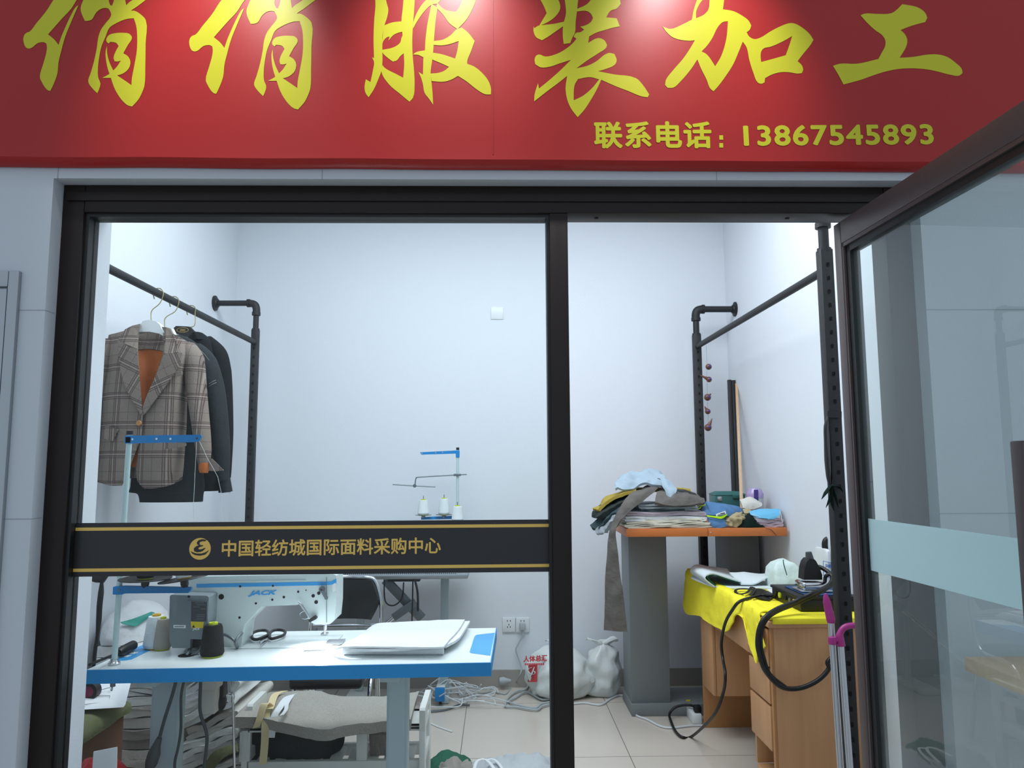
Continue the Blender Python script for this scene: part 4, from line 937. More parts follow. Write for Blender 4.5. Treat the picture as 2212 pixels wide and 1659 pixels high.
# ---- folded white cloth
fc = thing('folded_cloth', 'flat white cloth bundle with rolled front edge, on the right half of the sewing table', 'cloth', T(880, 1400))
f8 = lambda x, y, z: T(*E8(x, y), z)
b = MB()
hz = .034
b.patch([[f8(60, 1055, .003), f8(240, 985, hz), f8(800, 985, hz), f8(1300, 990, hz), f8(1505, 985, hz)],
         [f8(250, 960, hz * .9), f8(420, 925, hz), f8(900, 920, hz), f8(1350, 920, hz), f8(1570, 900, hz)],
         [f8(400, 870, .02), f8(560, 800, hz), f8(1000, 780, hz), f8(1450, 780, hz), f8(1690, 770, hz)],
         [f8(570, 755, .006), f8(680, 690, hz), f8(1100, 665, hz), f8(1500, 645, hz), f8(1770, 640, hz)]], 6, 6, .005, .0012, 20, 3)
b.build('top_layer', M['white_cloth'], fc)
b = MB()
L0, L1 = f8(232, 1070, .004), f8(1500, 1070, .004)
cen = [L0 + (L1 - L0) * (k / 10) + Vector((0, .0125, .009)) for k in range(11)]
b.tube(cen, .0128, 20)
b.build('rolled_edge', M['white_cloth'], fc)
b = MB()
for k in range(3):
    z0 = .0065 + k * .0095
    b.patch([[f8(300, 1015, z0), f8(900, 1015, z0), f8(1530 + 12 * k, 985 - 12 * k, z0)], [f8(500, 900, z0), f8(1000, 880, z0), f8(1660 + 22 * k, 870, z0)], [f8(680, 745, z0), f8(1200, 710, z0), f8(1800 + 18 * k, 690 - 14 * k, z0)]], 6, 6, .008, .001, 20, k)
b.build('under_layers', M['white_cloth'], fc)
# ================================================================== BEHIND THE SEWING TABLE
# ---- steel edged pressing table with diagonal legs
IY = 4.12
it = thing('pressing_table', 'pressing table with perforated top, steel edge and dark diagonal legs behind the sewing machine', 'table', (-.8, 4.4, 0))
q0, q1 = P(1011, 1240, IY), P(1009, 1249, IY); IX1 = q0.x; IX0 = -1.28; iz1, iz0 = q0.z, q1.z - .004
def perf_mat():
    m = mat('perforated_grey_cloth', (150, 156, 160), 0.7); nt = m.node_tree; b = nt.nodes['Principled BSDF']
    v = nt.nodes.new('ShaderNodeTexVoronoi'); v.inputs['Scale'].default_value = 90; v.inputs['Randomness'].default_value = 0
    tc = nt.nodes.new('ShaderNodeTexCoord'); nt.links.new(tc.outputs['Object'], v.inputs['Vector'])
    r = nt.nodes.new('ShaderNodeMath'); r.operation = 'GREATER_THAN'; r.inputs[1].default_value = .38; nt.links.new(v.outputs['Distance'], r.inputs[0])
    x = nt.nodes.new('ShaderNodeMix'); x.data_type = 'RGBA'; x.inputs['A'].default_value = lin((60, 66, 70)) + (1,); x.inputs['B'].default_value = lin((178, 184, 188)) + (1,)
    nt.links.new(r.outputs[0], x.inputs['Factor']); nt.links.new(x.outputs['Result'], b.inputs['Base Color']); return m
b = MB(); b.box(IX0, IX1, IY, 4.66, iz0, iz1, .006); b.build('steel_tray', M['steel'], it)
b = MB(); b.box(IX0 + .02, IX1 - .06, IY + .015, 4.62, iz1 - .002, iz1 + .006, .002); b.build('perforated_top', perf_mat(), it)
def bar(mb, a, c, w, d):
    a, c = Vector(a), Vector(c); t = (c - a).normalized(); n = Vector((0, 1, 0)).cross(t).normalized() * (w / 2); y = Vector((0, d / 2, 0))
    mb.hexa([a - n - y, a + n - y, a + n + y, a - n + y, c - n - y, c + n - y, c + n + y, c - n + y], .003)
a, c = P(832, 1252, IY + .15), P(912, 1336, IY + .15); dr = (c - a); e = a + dr * ((a.z - .03) / (a.z - c.z))
b = MB(); bar(b, a, c, .05, .03); b.build('folding_leg', M['greymetal'], it)
a2, c2 = P(898, 1300, IY + .11), P(850, 1334, IY + .11); dr = (c2 - a2); e2 = a2 + dr * ((a2.z - .03) / (a2.z - c2.z)); a3 = a2 - dr * ((iz0 - a2.z) / (a2.z - c2.z))
b = MB(); bar(b, a2, c2, .042, .03); o = b.build('leg', M['greymetal'], it)
b = MB(); b.cyl(c2, (IX0 + .1, c2.y, .03), .012); b.build('brace', M['chrome'], o)
for px_, py_ in ((668, 1500), (768, 1505)):
    q = PZ(px_, py_, .03); b = MB(); b.box(q.x - .06, q.x + .06, q.y - .12, 4.7, .001, .03, .006); o = b.build('foot', M['woodwhite'], it)
    b = MB(); b.box(q.x - .02, q.x + .02, 4.6, 4.64, .03, iz0, .004); b.build('upright', M['legpaint'], o)
b = MB(); b.box(P(835, 1252, IY).x, P(905, 1256, IY).x, IY + .05, IY + .3, iz0 - .02, iz0 + .002, .004); b.build('under_tray', M['gasket'], it)
b = MB(); b.tube([P(*p, IY + .1) for p in ((830, 1252), (832, 1298), (850, 1308), (868, 1292), (872, 1258))], .004, 8, sm=5); b.build('hanging_cable', M['rubber'], it)
b = MB(); b.tube([P(*p, IY + .02) for p in ((892, 1252), (891, 1300), (890, 1343), (890, 1420))], .004, 8, sm=5); b.tube([P(*p, IY + .0) for p in ((896, 1252), (902, 1280), (903, 1320))], .006, 8, sm=5); b.build('hanging_cable', M['rubber'], it)
# ---- rear thread stand with its small overlock table post
C4 = crop(830, 940, 8.296); RY = 4.56
def Q(x, y, d=0.0): return P(*C4(x, y), RY + d)
px = Q(1315, 800).x
b = MB()
r2 = thing('thread_stand', 'pale thread stand with blue guide arm standing at the back wall', 'thread stand', (px, RY, iz1))
zt_ = Q(1303, 230).z
b = MB(); b.cyl((px, RY, iz1 + .0065), (px, RY, zt_), .0085); b.lathe([(.02, 0), (.02, .008), (.011, .012)], (px, RY, iz1 + .0065)); pl = b.build('pole', M['mint'], r2)
b = MB(); b.cyl((px, RY, zt_ - .012), (px, RY, zt_ + .003), .0095); b.build('pole_cap', M['gasket'], pl)
b = MB(); b.prism([Q(*p, -.011) for p in ((640, 306), (1325, 272), (1330, 330), (665, 350))], (0, .003, 0)); b.box(px - .0115, px + .0115, RY - .012, RY + .012, Q(1310, 400).z, Q(1310, 272).z, .002); ga = b.build('guide_arm', M['blue'], r2, smooth=False)
for x, y in ((678, 326), (1045, 308), (922, 314)):
    b = MB(); c = Q(x, y, -.0125); b.lathe([(.0012, 0), (.0038, 0), (.0038, .003)], c, 14, 'Y'); b.build('thread_eyelet', M['chrome'], ga)
b = MB(); b.tube([Q(1480, 704, -.01), Q(1310, 712, -.012), Q(640, 752, -.02), Q(580, 765, -.02), Q(562, 800, -.02), Q(550, 900, -.02)], .0036, 10, sm=4); rd = b.build('guide_rod', M['greymetal'], r2)
b = MB(); b.tube([Q(150, 884, -.02), Q(548, 910, -.022), Q(920, 928, -.02)], .0034, 8); b.build('cross_rod', M['greymetal'], rd)
b = MB(); c = Q(546, 908, -.022); b.lathe([(.002, -.008), (.0105, -.008), (.0105, .006), (.002, .006)], c, 16, 'Y'); c2_ = Q(1310, 712, -.01); b.box(c2_.x - .022, c2_.x + .022, c2_.y - .008, c2_.y + .02, c2_.z - .007, c2_.z + .007, .002); b.build('clamp', M['greymetal'], rd)
b = MB(); b.prism([Q(*p, -.013) for p in ((660, 1470), (1200, 1448), (1330, 1445), (1330, 1500), (660, 1515))], (0, .012, 0)); sa = b.build('spool_arm', M['blue'], r2, smooth=False)
for (cx_, yb, yt, rb, rt, lab) in ((700, 1432, 1165, 102, 80, 'white thread cone, leftmost on the rear thread stand'), (1070, 1425, 1140, 102, 80, 'white thread cone, middle one on the rear thread stand'), (1312, 1540, 1275, 104, 85, 'white thread cone, lowest and rightmost on the rear thread stand')):
    dd = -.02 if cx_ < 1200 else -.06
    bs = Q(cx_, yb, dd); s = RY / F / 8.296; top = Q(cx_, yt, dd)
    cone('thread_cone', lab, bs, rb * s, rt * s, top.z - bs.z, M['whitethread'], M['lime'], group=None)
    b = MB(); b.lathe([(.048, -.001), (.05, .001), (.048, .0015), (.012, -.006), (.008, -.018), (.001, -.018)], bs, 32); b.cyl(bs + Vector((0, 0, -.01)), bs + Vector((0, 0, top.z - bs.z + .026)), .0022); b.build('spool_dish', M['greymetal'], sa)
# ---- black chair
CHY = 3.62
ch = thing('office_chair', 'black padded chair with chrome tube frame behind the sewing machine', 'chair', (P(735, 1300, CHY).x, 3.45, 0))
def CP(x, y, d=0.0): return P(*E8(x, y), CHY + d)
xl_ = CP(-120, 300).x; xr_ = CP(690, 300).x; ztp, zbt = CP(500, 130).z, CP(500, 620).z
b = MB()
b.patch([[(xl_, CHY, ztp), ((xl_ + xr_) / 2, CHY + .03, ztp), (xr_ - .03, CHY, ztp)], [(xl_, CHY - .01, (ztp + zbt) / 2), ((xl_ + xr_) / 2, CHY + .025, (ztp + zbt) / 2), (xr_, CHY - .01, (ztp + zbt) / 2)], [(xl_ + .02, CHY - .02, zbt), ((xl_ + xr_) / 2, CHY + .015, zbt), (xr_ - .04, CHY - .02, zbt)]], 8, 8, .035); b.build('backrest', M['vinyl'], ch)
b = MB()
zs_ = .44
fr_ = [(xr_ + .01, CHY - .3, .02), (xr_ + .01, CHY - .28, zs_ - .03), (xr_ + .012, CHY - .05, zs_ + .02), (xr_ + .012, CHY, zbt - .02), (xr_ + .008, CHY + .006, ztp - .1), (xr_ - .02, CHY + .01, ztp - .01), (xr_ - .06, CHY + .012, ztp + .008), ((xl_ + xr_) / 2, CHY + .025, ztp + .01), (xl_ + .06, CHY + .012, ztp + .008), (xl_ + .0, CHY + .01, ztp - .02), (xl_ - .012, CHY, zbt), (xl_ - .012, CHY - .05, zs_ + .02), (xl_ - .01, CHY - .28, zs_ - .03), (xl_ - .01, CHY - .3, .02)]
b.tube(fr_, .0105, 12, sm=5); b.build('back_frame', M['chrome'], ch)
b = MB(); b.box(xl_ + .0, xr_ - .0, CHY - .42, CHY - .03, zs_, zs_ + .05, .018, 3); b.build('seat', M['vinyl'], ch)
b = MB(); b.cyl((xl_ - .01, CHY, zbt - .03), (xr_ + .01, CHY, zbt - .03), .008); b.build('stretcher', M['chrome'], ch)
for x in (xl_ + .0, xr_ - .0):
    b = MB(); b.tube([(x, CHY - .02, zs_ + .01), (x, CHY + .08, .012)], .0105, 12); b.build('leg', M['chrome'], ch)
# ---- sockets on the back wall
E7 = crop(900, 1300, 4.6206)
def W7(x, y, d=0.0): return P(*E7(x, y), YB - d)
for k, (x0, x1, lab) in enumerate(((856, 985, 'white wall socket without a plug, left one of the pair on the back wall'), (990, 1124, 'white wall socket with a grey plug in it, on the back wall'))):
    so_ = thing('wall_socket', lab, 'socket', W7((x0 + x1) / 2, 300))
    a, c = W7(x0, 155), W7(x1, 300); b = MB(); b.box(a.x, c.x, YB - .011, YB - .0005, c.z, a.z, .003); b.build('plate', M['outlet'], so_)
    cx_ = (x0 + x1) / 2
    for nm, lst in (('slot', ((cx_ - 15, 190), (cx_ + 15, 190), (cx_, 228), (cx_ - 14, 252), (cx_ + 14, 252))),):
        for i, (x, y) in enumerate(lst):
            if k and i > 1: continue
            q = W7(x, y, .0112); b = MB(); b.box(q.x - .0022, q.x + .0022, q.y - .0004, q.y + .0006, q.z - .0045, q.z + .0045); b.build('slot', M['slot'], so_, smooth=False)
pg = thing('appliance_lead', 'grey power cord plugged into the wall and trailing down to the floor', 'cord', W7(1056, 250))
b = MB(); q = W7(1056, 250, .03); b.box(q.x - .018, q.x + .018, q.y - .014, q.y + .0175, q.z - .02, q.z + .026, .006); b.build('plug', M['wire'], pg)
b = MB(); b.tube([W7(1056, 285, .03), W7(1060, 330, .035), W7(1010, 430, .03), W7(990, 480, .03), W7(1015, 560, .03), W7(1045, 660, .04), W7(1030, 730, .06), PZ(*E7(960, 840), .005), PZ(*E7(895, 915), .005), PZ(*E7(840, 915), .005), PZ(*E7(760, 900), .005), PZ(*E7(660, 915), .005), PZ(*E7(560, 935), .005)], .0042, 8, sm=6); b.build('cable', M['wire'], pg)
pg = thing('loose_cord', 'grey cord with a round plug lying loose in loops beside the printed bag', 'cord', PZ(*E7(870, 800), 0))
b = MB(); q = P(*E7(868, 790), 4.70); q.z = max(q.z, .0245); b.lathe([(.008, -.03), (.02, -.024), (.024, 0), (.016, .02), (.009, .045)], q, 20, 'X'); b.build('plug', M['wire'], pg)
b = MB(); b.tube([PZ(*E7(x, y), .012) for x, y in ((905, 778), (960, 760), (1040, 765), (1090, 790), (1110, 840), (1080, 880), (1010, 890), (930, 940), (890, 1000), (895, 1045), (1000, 1050), (1190, 1078), (1260, 1040), (1400, 1010), (1460, 1000), (1380, 960), (1250, 975), (1100, 900), (980, 960), (920, 995), (1010, 1030), (1180, 1060), (1240, 1020), (1330, 1000))], .006, 8, sm=6); b.build('cable', M['wire'], pg)
# ---- blue power strip and tangle
q = PZ(948, 1528, 0.0)
psb = thing('power_strip', 'blue and white power strip lying under the corner of the sewing table', 'power strip', (q.x, q.y, 0))
a, c = PZ(*E7(170, 1045), .03), PZ(*E7(268, 1045), .03); a.y = c.y = q.y
b = MB(); b.box(a.x, c.x, q.y, q.y + .02, .03, .105, .004); b.build('end_cap', M['blue'], psb)
b = MB(); b.box(a.x + .003, c.x - .003, q.y + .02, q.y + .3, .028, .1, .004); b.build('body', M['white'], psb)
b = MB(); b.box(a.x + .02, c.x - .02, q.y + .05, q.y + .25, 0.0, .03); b.build('support', M['gasket'], psb, smooth=False)
rnd = random.Random(7)
tg = thing('cable_tangle', 'tangled bundle of thin white cables around the blue power strip', 'cables', (q.x + .15, q.y + .1, 0))
for k in range(14):
    cxx = q.x + rnd.uniform(-.06, .34); cyy = q.y + rnd.uniform(.0, .22); r = rnd.uniform(.04, .13); pts = []
    for i in range(rnd.randint(6, 10)):
        an = i * .9 + rnd.uniform(-.3, .3); pts.append((cxx + r * math.cos(an) * rnd.uniform(.8, 1.5), cyy + r * .6 * math.sin(an), max(.006, rnd.uniform(.006, .05) + (rnd.uniform(.0, .14) if k < 6 else 0) * math.exp(-((cxx - q.x) / .12) ** 2))))
    b = MB(); b.tube(pts, .0035, 6, sm=6); b.build('cable', M['whitewire'], tg)
b = MB(); b.tube([PZ(*E7(x, y), .008) for x, y in ((140, 1095), (300, 1075), (420, 1030), (530, 1030))], .006, 8, sm=5); b.build('cable', M['greymetal'], tg)
b = MB(); b.tube([PZ(*E7(x, y), .004) for x, y in ((140, 1215), (220, 1250), (290, 1275), (355, 1298))], .004, 6, sm=4); o = b.build('fabric_scrap', M['white_cloth']); tag(o, 'thin white cloth strip lying on the floor tiles right of the bench', 'scrap')
# pale post of the rear table
xp_ = P(961, 1300, 4.5).x
b = MB(); b.box(xp_ - .024, xp_ + .024, 4.48, 4.53, .04, iz0 - .0, .004); o = b.build('leg', M['legpaint'], it)
b = MB(); b.box(xp_ - .03, xp_ + .03, 4.44, 4.7, .001, .04, .006); b.build('foot', M['legpaint'], o)
# ---- shopping bag with red print, and the plain bag
def bagobj(name, label, cx_, x0, x1, ybot, ytop, seed, knot):
    q = PZ(cx_, ybot, 0); Yb = q.y; s = Yb / F; rx = (x1 - x0) / 2 * s; zt = P(cx_, ytop, Yb).z; xc = P((x0 + x1) / 2, ybot, Yb).x
    Yc = min(Yb + rx * .8, YB - rx * .85)
    t = thing(name, label, 'bag', (xc, Yc, 0)); b = MB(); rows = []
    prof = [(.0, .62), (.04, .8), (.15, .96), (.35, 1.0), (.55, .93), (.7, .75), (.82, .45), (.9, .22), (.95, .14)]
    for f, k in prof: rows.append((Vector((xc + .01 * math.sin(f * 5 + seed), Yc, zt * f + .001)), rx * k, rx * .8 * k))
    cs = spline([r[0] for r in rows], 4); rr = spline([Vector((r[1], r[2], 0)) for r in rows], 4)
    b.loft([(c, q_.x, q_.y) for c, q_ in zip(cs, rr)], 72, .03, 13, seed, 2.2)
    for v in b.bm.verts:
        d = Vector((v.co.x - xc, v.co.y - Yc, 0)); an = math.atan2(d.y, d.x); f = v.co.z / zt
        v.co += d * (.05 * math.sin(an * 9 + seed + f * 3) * max(0, f - .35) + .05 * noise.noise(v.co * 16) + .05 * (1 - 2 * abs(noise.noise(v.co * 22 + Vector((3, 3, 0))))))
        v.co.z = max(v.co.z, .001)
    b.build('body', M['bag'], t)
    b = MB()
    for sx in knot:
        b.patch([[(xc - .018, Yc - .01, zt * .88), (xc, Yc - .022, zt * .88), (xc + .018, Yc - .01, zt * .88)], [(xc + sx * .35 - .02, Yc - .01, zt * .95), (xc + sx * .4, Yc - .03, zt * .96), (xc + sx * .4 + .02, Yc - .0, zt * .93)], [(xc + sx * .8 - .01, Yc, zt * 1.0), (xc + sx * .9, Yc - .02, zt * .985), (xc + sx, Yc + .01, zt * .93)]], 5, 6, .003, .008, 30, seed)
    b.build('knotted_top', M['bag'], t)
    return t, xc, Yc, rx
bg1, xc, Yc, rx = bagobj('shopping_bag', 'white plastic bag with red printing on the floor below the wall sockets', 1208, 1140, 1278, 1508, 1384, 1, (-.08, .07))
def BG(px_, py_):
    yy = Yc
    for _ in range(4):
        p = P(px_, py_, yy); u = (p.x - xc) / rx; u = max(-.97, min(.97, u)); yy = Yc - rx * .8 * math.sqrt(max(.02, 1 - abs(u) ** 2.2)) * .97 - .02
    return Vector((p.x, yy, p.z))
g = [E7(1115, 625), E7(1205, 635), E7(1208, 808), E7(1110, 800)]
b = MB(); rows = []
for i in range(5):
    v = i / 4; rows.append([BG(g[0][0] + (g[1][0] - g[0][0]) * u + (g[3][0] - g[0][0]) * v, g[0][1] + (g[3][1] - g[0][1]) * v) for u in (0, .33, .66, 1)])
b.patch(rows, 3, 3, .001); pr = b.build('red_square', M['redprint'], bg1)
def prn(name, pts, r, m):
    b = MB(); b.tube([BG(*E7(x, y)) + Vector((0, -.003, 0)) for x, y in pts], r, 8, sm=4, flat=.3); b.build(name, m, pr)
prn('white_swirl', [(1175, 650), (1160, 690), (1140, 730), (1130, 745)], [.006, .014, .01, .004], M['white']); prn('white_swirl', [(1150, 655), (1122, 665), (1118, 695), (1140, 715), (1175, 720), (1182, 700), (1170, 690)], .005, M['white'])
q = BG(*E7(1165, 582)); text_mesh('red_lettering', '人体总汇', .036, M['redprint'], Matrix.Translation(q + Vector((-.06, -.03, .0))) @ Matrix.Rotation(R(10), 4, 'Z') @ Matrix.Rotation(R(90), 4, 'X'), bg1, bold=.0014)
q = BG(*E7(1180, 612)); b = MB()
for k in range(11): b.box(q.x - .06 + k * .0105, q.x - .052 + k * .0105, q.y - .022, q.y - .02, q.z - .006, q.z + .005)
b.build('small_print', M['redprint'], bg1, smooth=False)
bagobj('garbage_bag', 'full knotted white plastic bag standing against the grey pedestal', 1306, 1268, 1347, 1511, 1384, 5, (-.1, .1))
# ================================================================== BENCH UNDER THE TABLE
E6 = crop(500, 1450, 4.8087)
SZ = .43
def B6(x, y, z): return PZ(*E6(x, y), z)
bf = B6(60, 480, SZ); bk = B6(1000, 262, SZ)
bn = thing('bench', 'white painted wooden bench with a linen cushion, under the sewing table', 'bench', (-.6, 3.0, 0))
BY0 = bf.y + .02; BXL = bf.x + .03
pr0, pr1 = PZ(893, 1535, .455), PZ(928, 1490, .455); pl0, pl1 = PZ(516, 1533, .455), PZ(589, 1484, .455)
BXR = pr0.x + .02; BY1 = max(bk.y + .0, pr1.y)
ZP = .455
for nm, x0 in (('side_panel', BXR), ('side_panel', (pl0.x + pl1.x) / 2 - .01)):
    b = MB(); w = .022
    yf_ = BY0 - .02 if x0 > -.7 else BY0 + .0
    b.box(x0, x0 + w, yf_, yf_ + .05, 0.0005, ZP - .08, .002); b.box(x0, x0 + w, BY1 - .05, BY1, .0005, ZP - .08, .002)
    yt_ = BY0 - .02 if x0 > -.7 else BY0 + .05
    pts = [(x0, yt_, ZP - .08), (x0, yt_, ZP - .008), (x0, yt_ + .008, ZP), (x0, BY1 - .008, ZP), (x0, BY1, ZP - .008), (x0, BY1, ZP - .08)]
    ym = (BY0 + BY1) / 2
    b.prism(pts, (w, 0, 0), [[(x0, ym - .045, ZP - .045), (x0, ym - .04, ZP - .03), (x0, ym + .04, ZP - .03), (x0, ym + .045, ZP - .045), (x0, ym + .04, ZP - .058), (x0, ym - .04, ZP - .058)]])
    b.box(x0, x0 + w, BY0 + .03, BY1 - .05, .25, .29, .002); b.box(x0, x0 + w, BY0 + .03, BY1 - .05, .06, .1, .002)
    b.build(nm, M['woodwhite'], bn)
zb1_, zt1_ = .368, .385
b = MB(); b.box(BXL + .01, BXR, BY0, BY0 + .03, zb1_, zt1_, .002); b.box(BXL + .01, BXR, BY1 - .05, BY1 - .02, zb1_, zt1_, .002); b.box(BXL + .01, BXR, BY0, BY1 - .02, zt1_ - .012, zt1_, .002); b.build('seat_frame', M['woodwhite'], bn)
zlow = P(600, 1646, BY0).z
b = MB(); b.box(BXL + .01, BXR, BY0, BY0 + .025, zlow - .045, zlow, .002); b.box(BXL + .01, BXR, BY1 - .05, BY1 - .025, zlow - .045, zlow, .002); b.build('lower_rail', M['woodwhite'], bn)
for px_ in (528, 781):
    x = P(px_, 1610, BY0).x; b = MB(); b.box(x - .02, x + .02, BY0 + .003, BY0 + .025, zlow, zb1_, .002); b.build('post', M['woodwhite'], bn)
n = 9
for k in range(n):
    x = BXL + .05 + (BXR - BXL - .1) * k / (n - 1); b = MB(); b.box(x - .022, x + .022, BY0 + .025, BY1 - .03, zlow - .02, zlow - .006, .002); b.build('shelf_slat', M['woodwhite'], bn)
# cushion
cu_ = thing('cushion', 'grey linen cushion with a sagging front, lying on the white bench', 'cushion', ((BXL + BXR) / 2, (BY0 + BY1) / 2, zt1_))
top = [[B6(34, 476, SZ), B6(300, 480, SZ), B6(520, 525, SZ), B6(780, 580, SZ - .002), B6(990, 605, SZ - .004), B6(1180, 560, SZ), B6(1450, 530, SZ), B6(1640, 515, SZ), B6(1862, 500, SZ)],
       [B6(170, 350, SZ), B6(360, 355, SZ + .012), B6(560, 370, SZ + .014), B6(780, 390, SZ + .01), B6(1000, 420, SZ + .0), B6(1200, 410, SZ + .008), B6(1450, 380, SZ + .012), B6(1650, 370, SZ + .012), B6(1890, 360, SZ)],
       [B6(300, 270, SZ), B6(450, 265, SZ + .014), B6(620, 250, SZ + .03), B6(800, 250, SZ + .03), B6(1000, 280, SZ + .02), B6(1200, 300, SZ + .012), B6(1450, 300, SZ + .012), B6(1700, 270, SZ + .012), B6(1918, 262, SZ)],
       [B6(410, 215, SZ), B6(540, 212, SZ + .012), B6(720, 205, SZ + .02), B6(900, 200, SZ + .035), B6(1060, 240, SZ + .025), B6(1250, 262, SZ + .01), B6(1480, 262, SZ + .01), B6(1750, 240, SZ + .01), B6(1940, 205, SZ)]]
b = MB()
for r in top:
    for q in r: q.z -= .021
b.patch(top, 5, 5, .04, .002, 18, 6)
for v in b.bm.verts: v.co.z = max(v.co.z, zt1_ - .008 if v.co.y > BY0 + .0 else v.co.z)
b.build('cushion_cover', M['linen'], cu_)
def ribbon(name, label, pts, w, m, amp=.0):
    t = MB(); rows = []
    for i, (q, wd) in enumerate(pts):
        tg = (Vector(pts[min(i + 1, len(pts) - 1)][0]) - Vector(pts[max(i - 1, 0)][0])); sd = Vector((wd[0], wd[1], wd[2])).normalized() * w / 2; rows.append([Vector(q) - sd, Vector(q), Vector(q) + sd])
    t.patch(rows, 2, 6, .002); return t
FYZ = BY0 - .035
def F6(x, y): return P(*E6(x, y), FYZ)
zp = thing('zipper_tape', 'cream zipper tape with a split end hanging over the front of the bench cushion', 'zipper', F6(380, 470))
b = ribbon('', '', [(B6(550, 205, SZ + .03), (1, .2, 0)), (B6(455, 245, SZ + .03), (1, 0, 0)), (B6(400, 380, SZ + .03), (1, 0, 0)), (F6(350, 480) + Vector((0, .02, .02)), (1, 0, 0)), (F6(352, 560), (1, 0, 0)), (F6(345, 760), (1, 0, 0)), (F6(326, 965), (1, 0, 0))], .028, None)
tp = b.build('tape', M['zipcream'], zp)
b = ribbon('', '', [(B6(400, 360, SZ + .033), (1, .3, 0)), (F6(330, 440) + Vector((0, .015, .03)), (1, .2, 0)), (F6(290, 500), (1, 0, .3)), (F6(256, 585), (1, 0, .3))], .028, None)
b.build('split_end', M['zipcream'], zp)
zw = thing('zipper_tape', 'white zipper tape beside the cream one, hanging over the bench cushion', 'zipper', F6(430, 540))
b = ribbon('', '', [(B6(700, 225, SZ + .03), (.6, .8, 0)), (B6(580, 270, SZ + .03), (.8, .4, 0)), (B6(500, 380, SZ + .025), (1, 0, 0)), (F6(440, 500) + Vector((0, .01, .01)), (1, 0, 0)), (F6(425, 580), (1, 0, 0)), (F6(413, 690), (1, 0, 0))], .026, None)
b.build('tape', M['zipwhite'], zw)
b = ribbon('', '', [(B6(640, 250, SZ + .032), (.6, .8, 0)), (B6(580, 330, SZ + .03), (1, 0, 0)), (B6(565, 400, SZ + .03), (1, 0, .2)), (B6(520, 460, SZ + .026), (1, 0, .3))], .015, None); b.build('ribbon_end', M['zipwhite'], zw)
# dark bundle and wicker basket on the bench shelf
YS_ = BY0 + .13
b = MB()
b.patch([[P(*E6(x, y), YS_ + d) for x, y, d in r] for r in ([(215, 630, .0), (450, 615, -.06), (700, 650, -.08), (950, 650, -.06), (1160, 660, 0)], [(190, 770, 0), (450, 720, -.06), (700, 740, -.085), (950, 740, -.07), (1140, 740, 0)], [(165, 870, .02), (430, 840, -.06), (700, 830, -.08), (950, 850, -.07), (1090, 850, 0)], [(200, 915, .03), (440, 930, -.05), (700, 930, -.07), (950, 960, -.06), (1010, 985, 0)])], 6, 6, .04, .008, 14, 2)
o = b.build('cloth_bundle', M['charcoal']); tag(o, 'dark charcoal cloth bundle stuffed on the shelf below the bench seat', 'cloth')
q = P(810, 1640, BY0 + .15); wb = thing('wicker_basket', 'grey woven wicker basket on the bench shelf, right of the dark bundle', 'basket', (q.x, q.y, zlow))
x0, x1 = P(*E6(1440, 800), BY0 + .06).x, P(*E6(1700, 800), BY0 + .06).x; z0, z1 = zlow - .004, P(*E6(1440, 655), BY0 + .06).z
b = MB()
b.rings([[(x0 + .0, BY0 + .06, z0), (x1, BY0 + .06, z0), (x1, BY0 + .24, z0), (x0, BY0 + .24, z0)], [(x0 - .004, BY0 + .056, z1), (x1 + .004, BY0 + .056, z1), (x1 + .004, BY0 + .244, z1), (x0 - .004, BY0 + .244, z1)], [(x0 + .006, BY0 + .066, z1), (x1 - .006, BY0 + .066, z1), (x1 - .006, BY0 + .234, z1), (x0 + .006, BY0 + .234, z1)], [(x0 + .008, BY0 + .07, z0 + .01), (x1 - .008, BY0 + .07, z0 + .01), (x1 - .008, BY0 + .23, z0 + .01), (x0 + .008, BY0 + .23, z0 + .01)]])
b.build('woven_body', M['wicker'], wb, smooth=False)
b = MB(); zz = z1; b.tube([(x0, BY0 + .06, zz), (x1, BY0 + .06, zz), (x1, BY0 + .24, zz), (x0, BY0 + .24, zz)], .006, 8, closed=True); b.build('rim', M['greyfab3'], wb)

# ================================================================== UNDER THE TABLE, LEFT
E5 = crop(150, 1460, 5.395)
def U5(x, y, Y): return P(*E5(x, y), Y)
# knee lifter rod, control unit, cables hang from the table
b = MB(); YR = 2.5
q0, q1 = U5(1905, 210, YR), U5(1925, 1180, YR); b.cyl(q0, q0 + (q1 - q0) * ((q0.z - .15) / (q0.z - q1.z)), .0042, seg=12); b.tube([U5(1905, 300, YR), U5(1905, 210, YR), U5(1870, 200, YR + .02), U5(1860, 60, YR + .05)], .005, 10, sm=3); b.build('lifter_rod', M['chrome'], tab)
b = MB(); a, c = U5(1520, 150, 2.62), U5(1690, 450, 2.62); b.box(a.x, c.x, 2.62, 2.72, c.z, a.z, .004); b.box(a.x + .006, c.x + .01, 2.6, 2.7, a.z, TZ - .041, .004); cbu = b.build('power_unit', M['greyfab'], tab)
b = MB(); a, c = U5(1700, 60, 2.66), U5(1790, 260, 2.66); b.box(a.x, c.x, 2.66, 2.74, c.z, TZ - .041, .004); b.blob(U5(1740, 300, 2.68), (.026, .03, .034), 1, .0); b.build('motor_bracket', M['gasket'], tab)
for k, (pts, r) in enumerate((([(1335, 60), (1300, 250), (1300, 600), (1270, 820), (1230, 1000), (1225, 1180)], .0045), ([(1530, 60), (1520, 300), (1530, 450), (1600, 680), (1590, 900), (1560, 1180)], .0055))):
    b = MB(); pp = [U5(x, y, 2.48 + .02 * k) for x, y in pts]; pp += [Vector((pp[-1].x, pp[-1].y, .2)), Vector((pp[-1].x + .03, pp[-1].y + .08, .012)), Vector((pp[-1].x + .2, pp[-1].y + .2, .008))]; b.tube(pp, r, 8, sm=6); b.build('hanging_cable', M['darkgrey'], tab)
